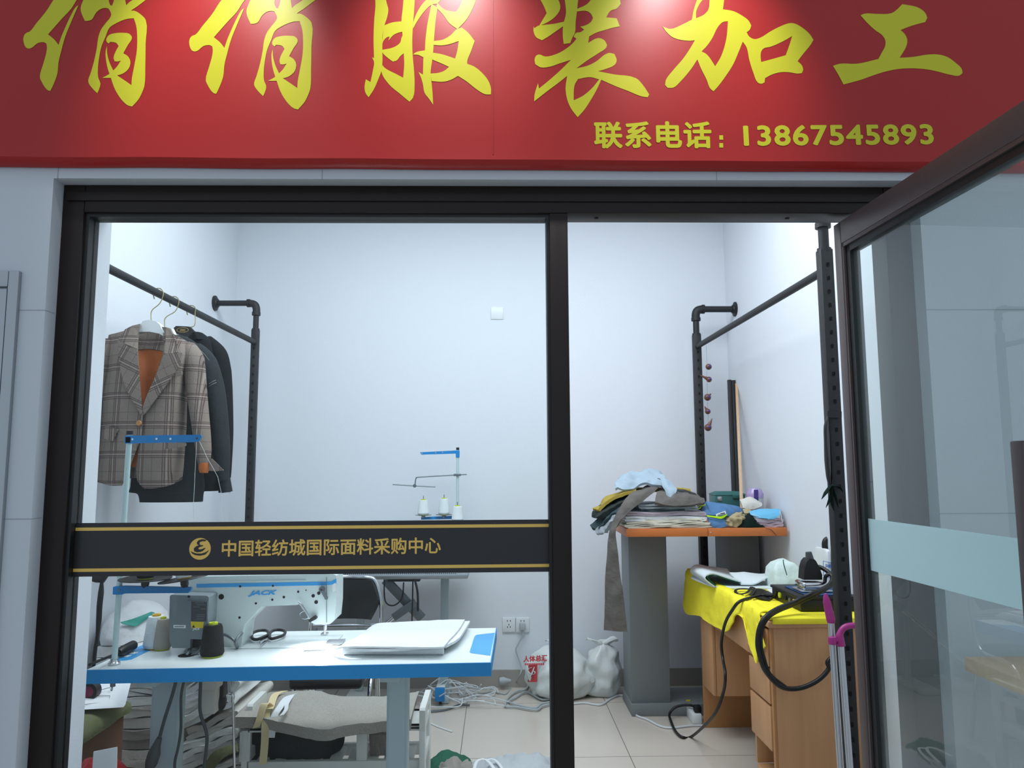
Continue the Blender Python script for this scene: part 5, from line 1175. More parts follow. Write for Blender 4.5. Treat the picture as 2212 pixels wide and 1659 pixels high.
b = MB(); YC = vL and qL.y - .06
b.tube([U5(1240, 70, YC), U5(1190, 250, YC), U5(1110, 500, YC), U5(1050, 720, YC)], .0055, 8, sm=6)
cc = b.build('motor_cable', M['darkgrey'], tab)
b = MB(); b.tube([U5(1050, 720, YC), U5(1020, 800, YC), U5(1000, 860, YC), U5(990, 900, YC), U5(955, 1010, YC), U5(930, 1090, YC)], [.008, .012, .016, .019, .019, .013], 14); b.build('cable_plug', M['darkgrey'], cc)
# fabric stacks along the left wall
rnd = random.Random(3)
cols_ = ['greyfab3', 'greyfab3', 'greyfab', 'greyfab3', 'greyfab', 'greyfab2', 'greyfab', 'greyfab2']
z = .002
nmz = ['lowest', 'second lowest', 'third from the floor', 'fourth from the floor', 'fifth from the floor', 'sixth from the floor', 'second from the top', 'topmost']
for i in range(8):
    h = .078 + .01 * math.sin(i * 2.1); x0 = XL + .03 + rnd.uniform(0, .03); x1 = P(388, 1560, 3.15).x + rnd.uniform(-.03, .02)
    b = MB(); b.fold(x0, x1, 3.13 + rnd.uniform(0, .02), 3.62, z, z + h, 2, i + 2, .008, 7)
    o = b.build('folded_fabric', M[cols_[i]]); tag(o, 'folded grey fabric bundle, %s in the stack against the left wall' % nmz[i], 'fabric', 'fabric stack by the left wall'); z += h
ZST = z
# tilted stack behind the table leg
cz = .0; base = U5(1290, 1150, 3.0)
cl2 = ['greyfab2', 'greyfab2', 'greyfab', 'greyfab2', 'greyfab2', 'greyfab', 'greyfab2', 'greyfab2', 'white_cloth', 'greyfab3']
nm2 = ['lowest', 'second lowest', 'third from below', 'fourth from below', 'fifth from below', 'sixth from below', 'fourth from the top', 'third from the top', 'second from the top', 'topmost']
xq0, xq1 = P(388, 1560, 3.0).x, P(520, 1560, 3.0).x
for i in range(10):
    h = .05; b = MB(); wd = (xq1 - xq0) * (1.12 - .02 * i); b.fold(0, wd, 0, .4, 0, h, 2, 20 + i, .012, 9)
    an = R(-12 - 2.0 * min(i, 6)); xs0 = xq0 - .01 + .012 * (i % 3); zz = .03 + i * h * 1.06
    mt = Matrix.Translation((xs0, 3.0 + .015 * (i % 2), zz)) @ Matrix.Rotation(an, 4, 'Y')
    for v in b.bm.verts:
        v.co = mt @ v.co
        if v.co.z < .002: v.co.z = .002 + .0001 * i
    o = b.build('folded_fabric', M[cl2[i]]); tag(o, 'pale rumpled fabric, %s in the slanting stack under the sewing machine' % nm2[i], 'fabric', 'slanting fabric stack')
# olive strip cloth at the foot of the slanting stack
b = MB(); b.patch([[U5(1960, 800, 2.9), U5(1700, 880, 2.92), U5(1560, 1080, 2.95), U5(1450, 1300, 2.95)], [U5(1960, 880, 2.88), U5(1790, 960, 2.9), U5(1680, 1100, 2.93), U5(1620, 1300, 2.93)]], 5, 4, .012, .003, 30); o = b.build('olive_cloth', M['olive']); tag(o, 'olive cloth hanging off the front of the slanting fabric stack', 'cloth')
# woven sack on the wall stack
q = P(265, 1370, 3.3)
sk = thing('woven_sack', 'white woven sack with a teal print, on top of the stack by the left wall', 'sack', (q.x, 3.32, ZST))
zt = P(265, 1318, 3.3).z; x0, x1 = max(P(205, 1370, 3.3).x, XL + .01), P(332, 1370, 3.3).x
b = MB(); b.blob(((x0 + x1) / 2, 3.36, ZST + .02), ((x1 - x0) / 2, .2, zt - ZST - .0), 4, .12, 1.6, 4, ZST)
for v in b.bm.verts: v.co.x = max(v.co.x, XL + .005)
b.build('body', M['white_cloth'], sk)
def SK(x, y): 
    p = P(*E2(x, y), 3.16); u = (p.x - (x0 + x1) / 2) / ((x1 - x0) / 2); w = (p.z - ZST - .02) / (zt - ZST); return Vector((p.x, 3.36 - .2 * math.sqrt(max(.05, 1 - u * u * .95 - w * w * .6)) - .035, p.z))
b = MB(); b.patch([[SK(490, 700), SK(600, 680), SK(720, 640)], [SK(530, 730), SK(640, 720), SK(770, 660)], [SK(630, 780), SK(650, 770), SK(700, 710)]], 6, 6, .002); b.build('teal_print', M['teal_sack'], sk)
# black power lead hanging at the left
lead = thing('hanging_lead', 'black power lead hanging down at the left end of the sewing table', 'cord', P(*E2(230, 150), 2.34))
YLd = 2.4
b = MB(); b.tube([P(*E2(x, y), YLd) for x, y in ((245, 150), (235, 300), (215, 480), (205, 680), (185, 880), (155, 1080), (140, 1250), (130, 1310))], [.004, .0085, .0085, .008, .005, .006, .0055, .004], 10, sm=4); b.build('cable', M['gasket'], lead)
b = MB(); a, c = P(*E2(120, 20), YLd), P(*E2(310, 150), YLd); b.tube([P(*E2(60, 90), YLd), P(*E2(180, 120), YLd), P(*E2(250, 125), YLd), P(*E2(310, 60), YLd)], [.012, .013, .014, .009], 12); b.build('strap', M['gasket'], lead)
# black-handled tool lying behind the pole
tl_ = thing('hand_tool', 'black-handled tool with a long thin shaft lying at the left end of the table', 'tool', T(*E2(560, 1060)))
b = MB(); p0, p1 = T(*E2(470, 1105), .018), T(*E2(672, 1000), .018); b.tube([p0, p0.lerp(p1, .12), p1.lerp(p0, .06), p1], [.009, .0155, .0155, .01], 18); b.build('grip', M['rubber'], tl_)
b = MB(); e = p0 + (p0 - p1).normalized() * .3; e = T(*E2(80, 1265), .03); b.cyl(p0, e, .004); b.build('shaft', M['gasket'], tl_)
# pattern board, tape roll, box, red bag
YBd = 2.75
bd_ = thing('pattern_board', 'white board with a drawn outline leaning under the left end of the table', 'board', U5(400, 350, YBd))
q4 = [U5(60, 400, YBd - .1), U5(630, 365, YBd - .1), U5(712, 40, YBd + .12), U5(60, -20, YBd + .12)]
b = MB(); b.prism(q4, (0, .012, .004)); b.build('sheet', M['paper'], bd_, smooth=False)
def BD(x, y):
    v = (400 - y) / 400.0; return U5(x, y, YBd - .1 + .2 * v) + Vector((0, -.004, 0))
b = MB()
for ln in ([(150, 240), (478, 226), (468, 295), (180, 330)], [(345, 165), (480, 132), (488, 168), (500, 130)], [(180, 350), (470, 296)]): b.tube([BD(x, y) for x, y in ln], .0009, 6)
b.build('drawn_outline', M['ink'], bd_)
b = MB(); a = U5(505, 110, 2.45); b.cyl(U5(505, 70, 2.36), U5(505, 125, 2.36), .0075); b.tube([U5(495, 125, 2.36), U5(485, 165, 2.36), U5(497, 172, 2.36), U5(505, 130, 2.36)], .0012, 6, sm=3); b.build('thread_stand_nut', M['greymetal'], ts)
tr_ = thing('tape_roll', 'black tape roll with a maroon centre against the white pattern board', 'tape roll', U5(240, 180, 2.735))
c = U5(235, 178, 2.735); r = 100 / 5.395 / F * 2.735
b = MB(); b.lathe([(r * .62, -.012), (r * .98, -.012), (r, -.008), (r, .02), (r * .62, .02)], c, 36, 'Y', True); b.build('tape', M['rubber'], tr_)
b = MB(); b.lathe([(.001, -.009), (r * .6, -.009), (r * .62, .01), (.001, .01)], c, 30, 'Y'); b.build('centre', M['maroon'], tr_)
bx_ = thing('cardboard_box', 'brown cardboard box on the floor under the left end of the table', 'box', (-1.5, 2.4, 0))
XBX = -1.36
k0, k1 = PX(180, 1600, XBX), PX(268, 1551, XBX); zz = (k0.z + k1.z) / 2
b = MB(); b.box(XL + .03, XBX, 2.18, k1.y, .001, zz, .003); b.build('carton', M['cardboard'], bx_, smooth=False)
b = MB()
b.patch([[Vector((XL + .05, y, zz + .03)), Vector((-1.52, y, zz + h)), Vector((XBX - .03, y, zz + h - .004)), Vector((XBX + .006, y, zz + .035)), Vector((XBX + .010, y, zz + .014))] for y, h in ((2.185, .045), (2.3, .052), (2.45, .054), (k1.y - .04, .05), (k1.y + .005, .034))], 6, 6, .022, .005, 14, 4)
o = b.build('folded_cloth', M['olive']); tag(o, 'olive cloth spread over the brown cardboard box', 'cloth')
rb = thing('red_bag', 'red bag with a blank white card, in front of the cardboard box', 'bag', U5(330, 1150, 2.4))
c = U5(350, 1160, 2.36); b = MB(); b.blob((c.x, 2.36, c.z - .12), (.1, .08, .17), 3, .12, 2.5, 4); b.build('body', M['redbag'], rb)
b = MB(); b.prism([U5(*p, 2.26) for p in ((280, 885), (552, 832), (545, 1150), (260, 1180))], (0, .004, 0)); b.build('card', M['paper'], rb, smooth=False)
# cloths on the floor near the doorway
def floorcloth(name, label, m, pts, th=.03, amp=.012, seed=0, cat='cloth'):
    b = MB(); b.patch([[PZ(x, y, z) for x, y, z in r] for r in pts], 7, 7, th, amp, 16, seed)
    for v in b.bm.verts: v.co.z = max(v.co.z, .001)
    o = b.build(name, m); return tag(o, label, cat)
floorcloth('crumpled_sheet', 'crumpled green plastic sheet on the floor right of the bench', M['dirtygreen'], ([(930, 1640, .02), (965, 1618, .06), (1000, 1635, .03), (1020, 1648, .015)], [(920, 1665, .03), (950, 1650, .08), (1000, 1655, .05), (1030, 1665, .015)], [(900, 1720, .02), (950, 1720, .04), (1000, 1720, .03), (1040, 1720, .015)]), .02, .015, 2, 'sheet')
floorcloth('crumpled_cloth', 'grey-brown crumpled rag lying on the green plastic sheet', M['greyfab3'], ([(950, 1648, .1), (975, 1640, .12), (1010, 1644, .1)], [(948, 1668, .11), (980, 1660, .14), (1020, 1662, .1)], [(948, 1700, .1), (980, 1700, .12), (1020, 1700, .09)]), .02, .02, 5)
floorcloth('white_garment', 'pale grey garment heaped on the floor in front of the mullion', M['garment'], ([(1030, 1650, .02), (1060, 1640, .06), (1100, 1635, .07), (1150, 1630, .09), (1182, 1640, .04), (1192, 1655, .01)], [(1000, 1668, .02), (1060, 1660, .1), (1100, 1655, .11), (1150, 1650, .12), (1190, 1655, .09), (1215, 1670, .01)], [(990, 1730, .02), (1060, 1730, .08), (1100, 1730, .1), (1150, 1730, .1), (1200, 1730, .06), (1230, 1730, .01)]), .03, .018, 8, 'garment')
b = MB(); b.tube([PZ(x, y, .13) for x, y in ((1024, 1662), (1030, 1645), (1045, 1640), (1060, 1650), (1075, 1675))], .007, 10, sm=5, flat=.4); b.tube([PZ(x, y, .13) for x, y in ((1048, 1643), (1065, 1640), (1078, 1650), (1090, 1670))], .006, 10, sm=5, flat=.4)
o = b.build('white_strap', M['white_cloth']); o2 = [x for x in bpy.data.objects if x.name == 'white_garment'][0]; o.parent = o2
# ================================================================== RIGHT SIDE: GREY PEDESTAL WITH ORANGE TOP
G = crop(1200, 960, 2.3727); S1 = crop(1260, 1000, 7.3733); S2 = crop(1480, 1040, 8.5077)
FRY = P(1500, 1155, 3.84)
PY = 3.84                                           # front edge of the top
zt0_ = P(1540, 1141, PY).z; zb0_ = P(1500, 1159, PY).z
xL_, xM_, xR_ = P(1353, 1150, PY).x, P(1529.5, 1150, PY).x, XR - .016
tpd = thing('display_table', 'orange topped table on grey pedestals in the back right corner', 'table', ((xL_ + xR_) / 2, 4.2, 0))
for nm, x0, x1 in (('left_board', xL_, xM_ - .001), ('right_board', xM_ + .001, xR_)):
    b = MB(); b.box(x0, x1, PY, 4.5, zb0_, zt0_, .002); b.build('table_top', M['mapleply'], tpd)
b = MB(); q = P(1535, 1150, PY - .001); b.lathe([(.001, -.001), (.004, -.001), (.004, .001)], q, 12, 'Y'); b.build('screw', M['chrome'], tpd)
pb = PZ(1365, 1548, 0); pbr = PZ(1500, 1548, 0)
PBY = pb.y
bz_ = P(1420, 1522, PBY).z
ca, cb2 = P(1364, 1500, PBY + .03), P(1448, 1500, PBY + .03)
b = MB(); b.box(ca.x, cb2.x, PBY + .03, 4.47, bz_, zb0_, .002); cl_ = b.build('pedestal', M['pedestal'], tpd)
b = MB(); b.box(pb.x, XR - .03, PBY, 4.5, .001, bz_, .002); b.build('plinth', M['pedestal'], tpd)
c0, c1_ = P(1576, 1200, PBY + .03), P(1655, 1200, PBY + .03)
b = MB(); b.box(c0.x, min(c1_.x, XR - .03), PBY + .03, 4.5, bz_, zb0_, .002); b.build('pedestal', M['pedestal'], tpd)
# ---- things on the orange top
def SH1(x, y, Y): return P(*S1(x, y), Y)
def SH2(x, y, Y): return P(*S2(x, y), Y)
def shelf_fold(label, m, x0, x1, y0, y1, Yf, layers, seed, dep=.3, name='folded_fabric', wob=.006, grp='folded fabrics on the orange table'):
    a, c = SH1(x0, y1, Yf), SH1(x1, y0, Yf); b = MB(); zlo = max(a.z, zt0_ + .0006); b.fold(a.x, c.x, Yf, Yf + dep, zlo, c.z, layers, seed, wob, 7)
    o = b.build(name, M[m]); return tag(o, label, 'fabric', grp)
YF1 = PY + .015
shelf_fold('cream folded fabric at the bottom of the pile on the orange table', 'cream', 650, 2050, 940, 1070, YF1, 4, 41, wob=.009)
shelf_fold('cream folded fabric, second from the bottom of the pile on the orange table', 'cream', 650, 1900, 880, 960, YF1 + .01, 2, 52, wob=.009)
shelf_fold('pale grey folded fabric above the cream ones on the orange table', 'white_cloth', 650, 1975, 845, 935, YF1 + .012, 2, 43)
shelf_fold('lilac folded fabric in the middle of the pile on the orange table', 'lilac', 655, 1960, 770, 850, YF1 + .015, 2, 44)
shelf_fold('dark green folded fabric, above the lilac one on the orange table', 'teal', 700, 1630, 735, 815, YF1 + .02, 3, 45)
shelf_fold('blue-grey folded fabric with a looped edge on the orange table', 'steelgrey', 880, 1825, 655, 765, YF1 + .025, 3, 46)
def sheet(name, label, m, rows, f, cat='fabric', th=.008, amp=.004, fr=16, seed=1, grp=None, nu=6, nv=6):
    b = MB(); b.patch([[f(*q) for q in r] for r in rows], nu, nv, th, amp, fr, seed); o = b.build(name, M[m]); return tag(o, label, cat, grp)
# taupe heap lying on top
sheet('taupe_cloth', 'taupe cloth heaped over the right end of the folded pile', 'taupe', [
 [(1140, 660, 3.86), (1400, 690, 3.85), (1700, 680, 3.86), (1930, 650, 3.9)],
 [(1150, 590, 3.88), (1400, 600, 3.86), (1650, 600, 3.87), (1900, 610, 3.92)],
 [(1180, 500, 3.93), (1420, 520, 3.9), (1640, 540, 3.9), (1830, 580, 3.96)],
 [(1200, 440, 4.05), (1420, 460, 4.05), (1640, 500, 4.05), (1800, 540, 4.1)]], SH1, amp=.01, th=.02, seed=3)
sheet('black_plastic', 'shiny black plastic wrap under the mustard roll on the cloth pile', 'vinyl', [[(1440, 540, 3.94), (1600, 560, 3.94), (1830, 590, 3.95)], [(1480, 480, 3.97), (1640, 500, 3.97), (1810, 545, 3.98)], [(1500, 440, 4.05), (1640, 460, 4.05), (1780, 520, 4.05)]], SH1, 'wrap', .012, .006, 22, 5)
b = MB(); b.tube([SH1(x, y, 4.06) for x, y in ((820, 428), (1200, 425), (1520, 430), (1700, 450))], .013, 14, sm=3); b.build
o = b.build('mustard_roll', M['mustard']); tag(o, 'mustard fabric roll poking out at the right of the cloth pile', 'fabric')
# garments hanging over the left edge, layer by layer
def drape(name, label, m, rows, **k): return sheet(name, label, m, rows, SH1, **k)
drape('mustard_cloth', 'mustard cloth draped over the left end of the pile', 'mustard', [
 [(840, 410, 4.05), (850, 425, 3.98), (840, 445, 3.9)], [(600, 470, 4.05), (620, 490, 3.98), (610, 505, 3.9)], [(360, 550, 4.05), (370, 580, 3.98), (380, 620, 3.9)], [(270, 680, 4.05), (280, 690, 3.98), (290, 700, 3.9)], [(150, 735, 4.05), (165, 750, 3.98), (250, 760, 3.9)]], th=.016, amp=.004)
drape('dark_trousers', 'black-green trousers hanging off the left end of the pile, under the mustard cloth', 'charcoal', [
 [(900, 440, 4.0), (880, 500, 3.94), (860, 560, 3.88)], [(600, 540, 4.0), (620, 590, 3.94), (640, 640, 3.88)], [(350, 640, 4.0), (400, 690, 3.94), (460, 740, 3.88)], [(190, 770, 4.0), (230, 800, 3.94), (300, 830, 3.88)], [(160, 850, 4.02), (200, 880, 3.96), (240, 890, 3.9)]], th=.03, amp=.008, seed=4)
drape('teal_trousers', 'dark teal trousers hanging off the left end of the pile', 'teal', [
 [(900, 520, 3.93), (860, 580, 3.88), (800, 660, 3.85)], [(620, 620, 3.93), (600, 700, 3.88), (600, 760, 3.85)], [(420, 720, 3.95), (420, 800, 3.9), (430, 860, 3.86)], [(290, 780, 3.97), (300, 880, 3.93), (340, 960, 3.88)], [(200, 920, 3.98), (230, 980, 3.95), (300, 1010, 3.9)], [(105, 990, 3.98), (150, 1030, 3.95), (260, 1060, 3.92)]], th=.02, amp=.01, seed=6)
drape('grey_garment', 'crumpled mid-grey garment below the teal trousers at the left table edge', 'steelgrey', [
 [(700, 700, 3.86), (660, 760, 3.85), (640, 800, 3.84)], [(500, 800, 3.88), (480, 860, 3.86), (470, 920, 3.84)], [(380, 880, 3.9), (370, 960, 3.88), (380, 1020, 3.85)], [(320, 980, 3.92), (280, 1060, 3.9), (330, 1110, 3.86)], [(200, 1060, 3.93), (200, 1120, 3.91), (320, 1135, 3.88)]], th=.02, amp=.012, seed=9, fr=24)
drape('taupe_trousers', 'long taupe trousers running over the pile and hanging down in front of the pedestal', 'taupe', [
 [(1130, 255, 4.02), (1200, 250, 4.0), (1260, 290, 4.0)],
 [(950, 400, 3.95), (1080, 390, 3.93), (1170, 420, 3.93)],
 [(760, 480, 3.88), (880, 520, 3.86), (960, 600, 3.86)],
 [(640, 620, 3.84), (740, 660, 3.825), (800, 720, 3.82)],
 [(540, 780, 3.82), (600, 820, 3.81), (660, 850, 3.805)],
 [(470, 920, 3.815), (520, 950, 3.81), (560, 960, 3.8)],
 [(420, 1080, 3.81), (470, 1090, 3.8), (515, 1090, 3.8)],
 [(390, 1250, 3.81), (460, 1260, 3.8), (530, 1260, 3.8)],
 [(375, 1500, 3.81), (470, 1510, 3.8), (560, 1500, 3.8)],
 [(350, 1800, 3.81), (470, 1820, 3.8), (590, 1800, 3.8)],
 [(345, 2200, 3.81), (480, 2210, 3.795), (650, 2200, 3.8)],
 [(330, 2660, 3.81), (500, 2680, 3.79), (700, 2690, 3.8)]], th=.012, amp=.007, fr=14, seed=2, cat='trousers', nu=8)
# pale blue crumpled cloth on top
sheet('pale_blue_cloth', 'crumpled pale blue cloth on top of the pile', 'paleblue', [
 [(520, 460, 3.95), (700, 440, 3.93), (900, 400, 3.93), (1080, 390, 3.94), (1260, 400, 3.96)],
 [(540, 380, 4.0), (690, 340, 3.96), (880, 330, 3.97), (1080, 330, 3.98), (1290, 330, 3.98)],
 [(600, 300, 4.06), (720, 240, 4.04), (900, 240, 4.04), (1100, 240, 4.04), (1300, 270, 4.04)],
 [(680, 240, 4.15), (800, 205, 4.12), (950, 180, 4.12), (1080, 140, 4.12), (1270, 240, 4.14)]], SH1, th=.014, amp=.02, fr=11, seed=12, nu=9, nv=9)
sheet('pale_blue_flap', 'pale blue cloth end hanging down over the taupe heap', 'paleblue', [[(1250, 290, 3.97), (1300, 255, 3.98), (1400, 300, 3.98)], [(1260, 370, 3.93), (1340, 350, 3.92), (1450, 390, 3.94)], [(1310, 450, 3.9), (1380, 440, 3.88), (1490, 430, 3.9)], [(1340, 540, 3.88), (1390, 550, 3.86), (1430, 540, 3.87)], [(1355, 572, 3.87), (1385, 580, 3.86), (1400, 575, 3.86)]], SH1, th=.01, amp=.004, seed=7)
# ---- right half of the orange top
gx = thing('tool_box', 'dark green plastic tool box at the back of the orange table', 'box', SH2(780, 480, 4.2))
a, c = SH2(556, 460, 4.2), SH2(1010, 250, 4.2)
b = MB(); zz0 = zt0_ + .001; b.box(a.x, P(*S2(1110, 260), 4.2).x, 4.2, 4.32, zz0, c.z, .004); b.build('body', M['greenbox'], gx)
b = MB(); x1_ = P(*S2(1110, 260), 4.2).x; zq = SH2(700, 185, 4.22).z
b.rings([[(a.x - .002, 4.197, c.z), (x1_ + .002, 4.197, c.z), (x1_ + .002, 4.323, c.z), (a.x - .002, 4.323, c.z)], [(a.x + .0, 4.2, c.z + .006), (x1_, 4.2, c.z + .006), (x1_, 4.32, c.z + .006), (a.x, 4.32, c.z + .006)], [(a.x + .03, 4.22, zq), (x1_ - .03, 4.22, zq), (x1_ - .03, 4.3, zq), (a.x + .03, 4.3, zq)]]); b.build('lid', M['greenbox'], gx, smooth=False)
b = MB(); q = SH2(935, 280, 4.2); b.box(q.x - .02, q.x + .02, 4.19, 4.2, q.z - .01, q.z + .012, .003); b.build('latch', M['greenbox'], gx)
b = MB(); q = SH2(632, 318, 4.2); b.box(q.x - .012, q.x + .012, 4.197, 4.2, q.z - .012, q.z + .012, .001); b.build('metal_badge', M['alu'], gx)
cp = thing('drinking_cup', 'lilac lidded plastic cup standing at the right end of the orange table', 'cup', SH2(1290, 480, 4.1))
q = SH2(1290, 470, 4.1); rr_ = 150 / 8.5077 / F * 4.1; q.z = zt0_ + .001; h1, h2 = SH2(1270, 300, 4.1).z, SH2(1290, 118, 4.1).z
q.x = min(q.x, XR - rr_ * 1.05)
b = MB(); b.lathe([(rr_ * .82, 0), (rr_ * .9, .01), (rr_ * .98, h1 - q.z)], q, 32); b.build('body', M['clear'], cp)
b = MB(); b.lathe([(rr_ * 1.02, h1 - q.z), (rr_ * 1.04, h1 - q.z + .02), (rr_ * .9, h2 - q.z - .02), (rr_ * .7, h2 - q.z - .004), (rr_ * .3, h2 - q.z)], q, 32); b.build('lid', M['purple'], cp)
b = MB(); u = SH2(1370, 260, 4.0); b.box(u.x - .012, u.x + .012, q.y - rr_ * 1.1, q.y - rr_ * .9, u.z - .03, u.z + .03, .004); b.build('clasp', M['beadblue'], cp)
sheet('beige_cloth', 'pale beige cloth lying in front of the lilac cup', 'greyfab', [[(1060, 500, 4.0), (1150, 510, 4.0), (1230, 515, 4.0), (1330, 490, 4.0), (1405, 465, 4.0)], [(1030, 400, 4.02), (1120, 410, 4.01), (1210, 400, 4.01), (1310, 400, 4.01), (1405, 425, 4.01)], [(1000, 350, 4.04), (1090, 330, 4.04), (1190, 300, 4.04), (1270, 340, 4.04), (1380, 405, 4.04)]], SH2, th=.01, amp=.003, seed=2)
sheet('denim_piece', 'blue denim piece standing in a curl beside the folded pile', 'denim', [[(310, 540, 3.95), (380, 390, 3.97), (420, 385, 3.96), (700, 420, 3.95), (980, 470, 3.96), (1110, 590, 3.98)], [(330, 580, 3.9), (430, 520, 3.91), (470, 500, 3.9), (720, 520, 3.89), (960, 560, 3.92), (1080, 620, 3.96)], [(390, 620, 3.88), (450, 625, 3.88), (560, 630, 3.87), (720, 640, 3.87), (900, 640, 3.9), (1000, 650, 3.95)]], SH2, th=.012, amp=.003, seed=3)
sheet('denim_scrap', 'faded denim scrap tucked under the neon tape', 'denim', [[(410, 660, 3.88), (560, 690, 3.87), (740, 700, 3.88)], [(440, 760, 3.865), (580, 780, 3.855), (740, 760, 3.86)], [(510, 840, 3.86), (640, 856, 3.85), (770, 820, 3.855)]], SH2, th=.014, amp=.004, seed=6)
lt = sheet('neon_tape', 'neon lime tape lying across the denim pieces', 'limecloth', [[(395, 622, 3.865), (400, 640, 3.862)], [(520, 635, 3.855), (540, 665, 3.852)], [(660, 640, 3.85), (670, 684, 3.85)], [(772, 598, 3.87), (774, 615, 3.868)]], SH2, 'tape', .003, 0)
b = MB(); b.tube([SH2(x, y, 3.9) for x, y in ((370, 425), (310, 450), (250, 450), (215, 480), (240, 505), (290, 475))], .0022, 8, sm=4); o = b.build('neon_drawstring', M['limecloth']); tag(o, 'thin neon lime drawstring loop between the folded pile and the denim', 'cord')
b = MB(); b.prism([SH2(*p, 3.86) for p in ((565, 600), (740, 540), (755, 590), (700, 612), (572, 645))], (0, .002, 0)); tg_ = b.build('paper_tag', M['paper'], smooth=False); tag(tg_, 'white paper tag lying on the blue denim', 'tag')
b = MB()
for (x0, y0, x1, y1) in ((600, 622, 640, 612), (648, 610, 660, 585), (660, 585, 672, 600), (672, 600, 684, 580), (690, 600, 694, 580), (700, 596, 730, 586), (704, 578, 726, 572)): b.tube([SH2(x0, y0, 3.8585), SH2(x1, y1, 3.8585)], .0016, 6)
b.build('print', M['ink'], tg_)
sheet('khaki_roll', 'twisted khaki cloth roll in the middle of the orange table', 'khaki', [[(740, 700, 3.9), (800, 600, 3.9), (900, 565, 3.9), (1040, 570, 3.91), (1110, 610, 3.94)], [(742, 720, 3.865), (830, 660, 3.86), (930, 640, 3.855), (1050, 650, 3.87), (1090, 680, 3.9)], [(750, 760, 3.86), (850, 730, 3.85), (950, 720, 3.85), (1040, 720, 3.86), (1080, 730, 3.9)], [(770, 810, 3.865), (860, 835, 3.855), (960, 830, 3.86), (1020, 790, 3.87), (1060, 780, 3.9)]], SH2, th=.014, amp=.012, fr=30, seed=8)
sheet('khaki_strip', 'flat khaki cloth strip behind the twisted roll', 'khaki', [[(1050, 515, 3.98), (1130, 505, 3.98), (1200, 520, 3.98)], [(1090, 590, 3.94), (1150, 590, 3.93), (1220, 600, 3.94)]], SH2, th=.008, amp=.002)
sheet('black_cloth', 'small black-green cloth standing in a peak at the table edge', 'darkgreen', [[(1150, 610, 3.93), (1180, 598, 3.93), (1215, 615, 3.93)], [(1060, 700, 3.89), (1180, 690, 3.87), (1270, 690, 3.88)], [(1020, 790, 3.87), (1180, 800, 3.855), (1370, 780, 3.87)], [(960, 845, 3.87), (1180, 862, 3.85), (1490, 862, 3.87)]], SH2, th=.01, amp=.004, seed=5)
b = MB(); b.tube([SH2(x, y, 3.835) for x, y in ((1480, 862), (1580, 890), (1640, 950), (1680, 1000))], .0012, 6, sm=4); o = b.build('black_thread', M['ink']); tag(o, 'black thread end hanging over the front of the orange table', 'thread')
fm = sheet('face_mask', 'pale blue face mask on the folded lilac cloth on the orange table', 'mask', [[(1180, 540, 3.94), (1400, 505, 3.95), (1740, 505, 3.95)], [(1200, 600, 3.9), (1450, 580, 3.89), (1750, 560, 3.9)], [(1280, 650, 3.88), (1500, 660, 3.87), (1740, 610, 3.88)], [(1400, 660, 3.87), (1600, 690, 3.865), (1660, 680, 3.87)]], SH2, 'mask', .004, .003, 22, 3)
b = MB(); b.tube([SH2(x, y, 3.87) for x, y in ((1740, 540), (1765, 620), (1775, 700), (1790, 760))], .0016, 6, sm=4); b.tube([SH2(x, y, 3.875) for x, y in ((1220, 610), (1300, 625), (1370, 655))], .0016, 6, sm=4); b.build('ear_loop', M['white'], fm)
a, c = SH2(1270, 862, 3.87), SH2(1800, 660, 3.87)
b = MB(); b.fold(a.x, min(c.x, XR - .02), 3.87, 4.05, zt0_ + .0006, c.z - .006, 4, 61, .006, 7); o = b.build('lilac_cloth', M['lilac']); tag(o, 'folded lilac cloth under the face mask', 'fabric')
# ---- boards and stick leaning in the corner, string of ornaments
for k, (x0, x1, lab) in enumerate(((1573, 1580, 'black plank leaning in the back right corner, left one of the two'), (1581, 1589, 'black plank leaning in the back right corner, right one of the two'))):
    Yq = 4.62; a0, a1 = P(x0, 820 + k, Yq), P(x1, 820 + k, Yq); e0, e1 = P(x0 + 10, 1062, 4.36), P(x1 + 9, 1062, 4.36)
    b = MB(); b.hexa([(e0.x, 4.36, zt0_ + .0005), (e1.x, 4.36, zt0_ + .0005), (e1.x, 4.385, zt0_ + .0005), (e0.x, 4.385, zt0_ + .0005), (a0.x, Yq, a0.z), (a1.x, Yq, a1.z), (a1.x, Yq + .025, a1.z), (a0.x, Yq + .025, a0.z)], .002); o = b.build('black_plank', M['black']); tag(o, lab, 'plank', 'black planks in the corner')
b = MB(); t0, t1 = P(1591, 828, 4.6), P(1603, 1098, 4.02); b.hexa([t1 + Vector((-.008, 0, 0)), t1 + Vector((.008, 0, 0)), t1 + Vector((.008, .012, 0)), t1 + Vector((-.008, .012, 0)), t0 + Vector((-.006, 0, 0)), t0 + Vector((.008, 0, 0)), t0 + Vector((.008, .012, 0)), t0 + Vector((-.006, .012, 0))], .001); o = b.build('wooden_stick', M['palewood']); tag(o, 'thin pale wooden stick leaning beside the black planks', 'stick')
O4 = crop(1440, 640, 3.605)
OY = 4.3
orn = thing('hanging_ornament', 'string of five small bird-like beads hanging from the right clothes rail', 'ornament', P(1527, 930, OY))
b = MB(); b.tube([P(*O4(308, 385), OY), P(*O4(312, 500), OY), P(*O4(318, 790), OY), P(*O4(325, 1000), OY)], .0008, 5); b.build('string', M['greymetal'], orn)
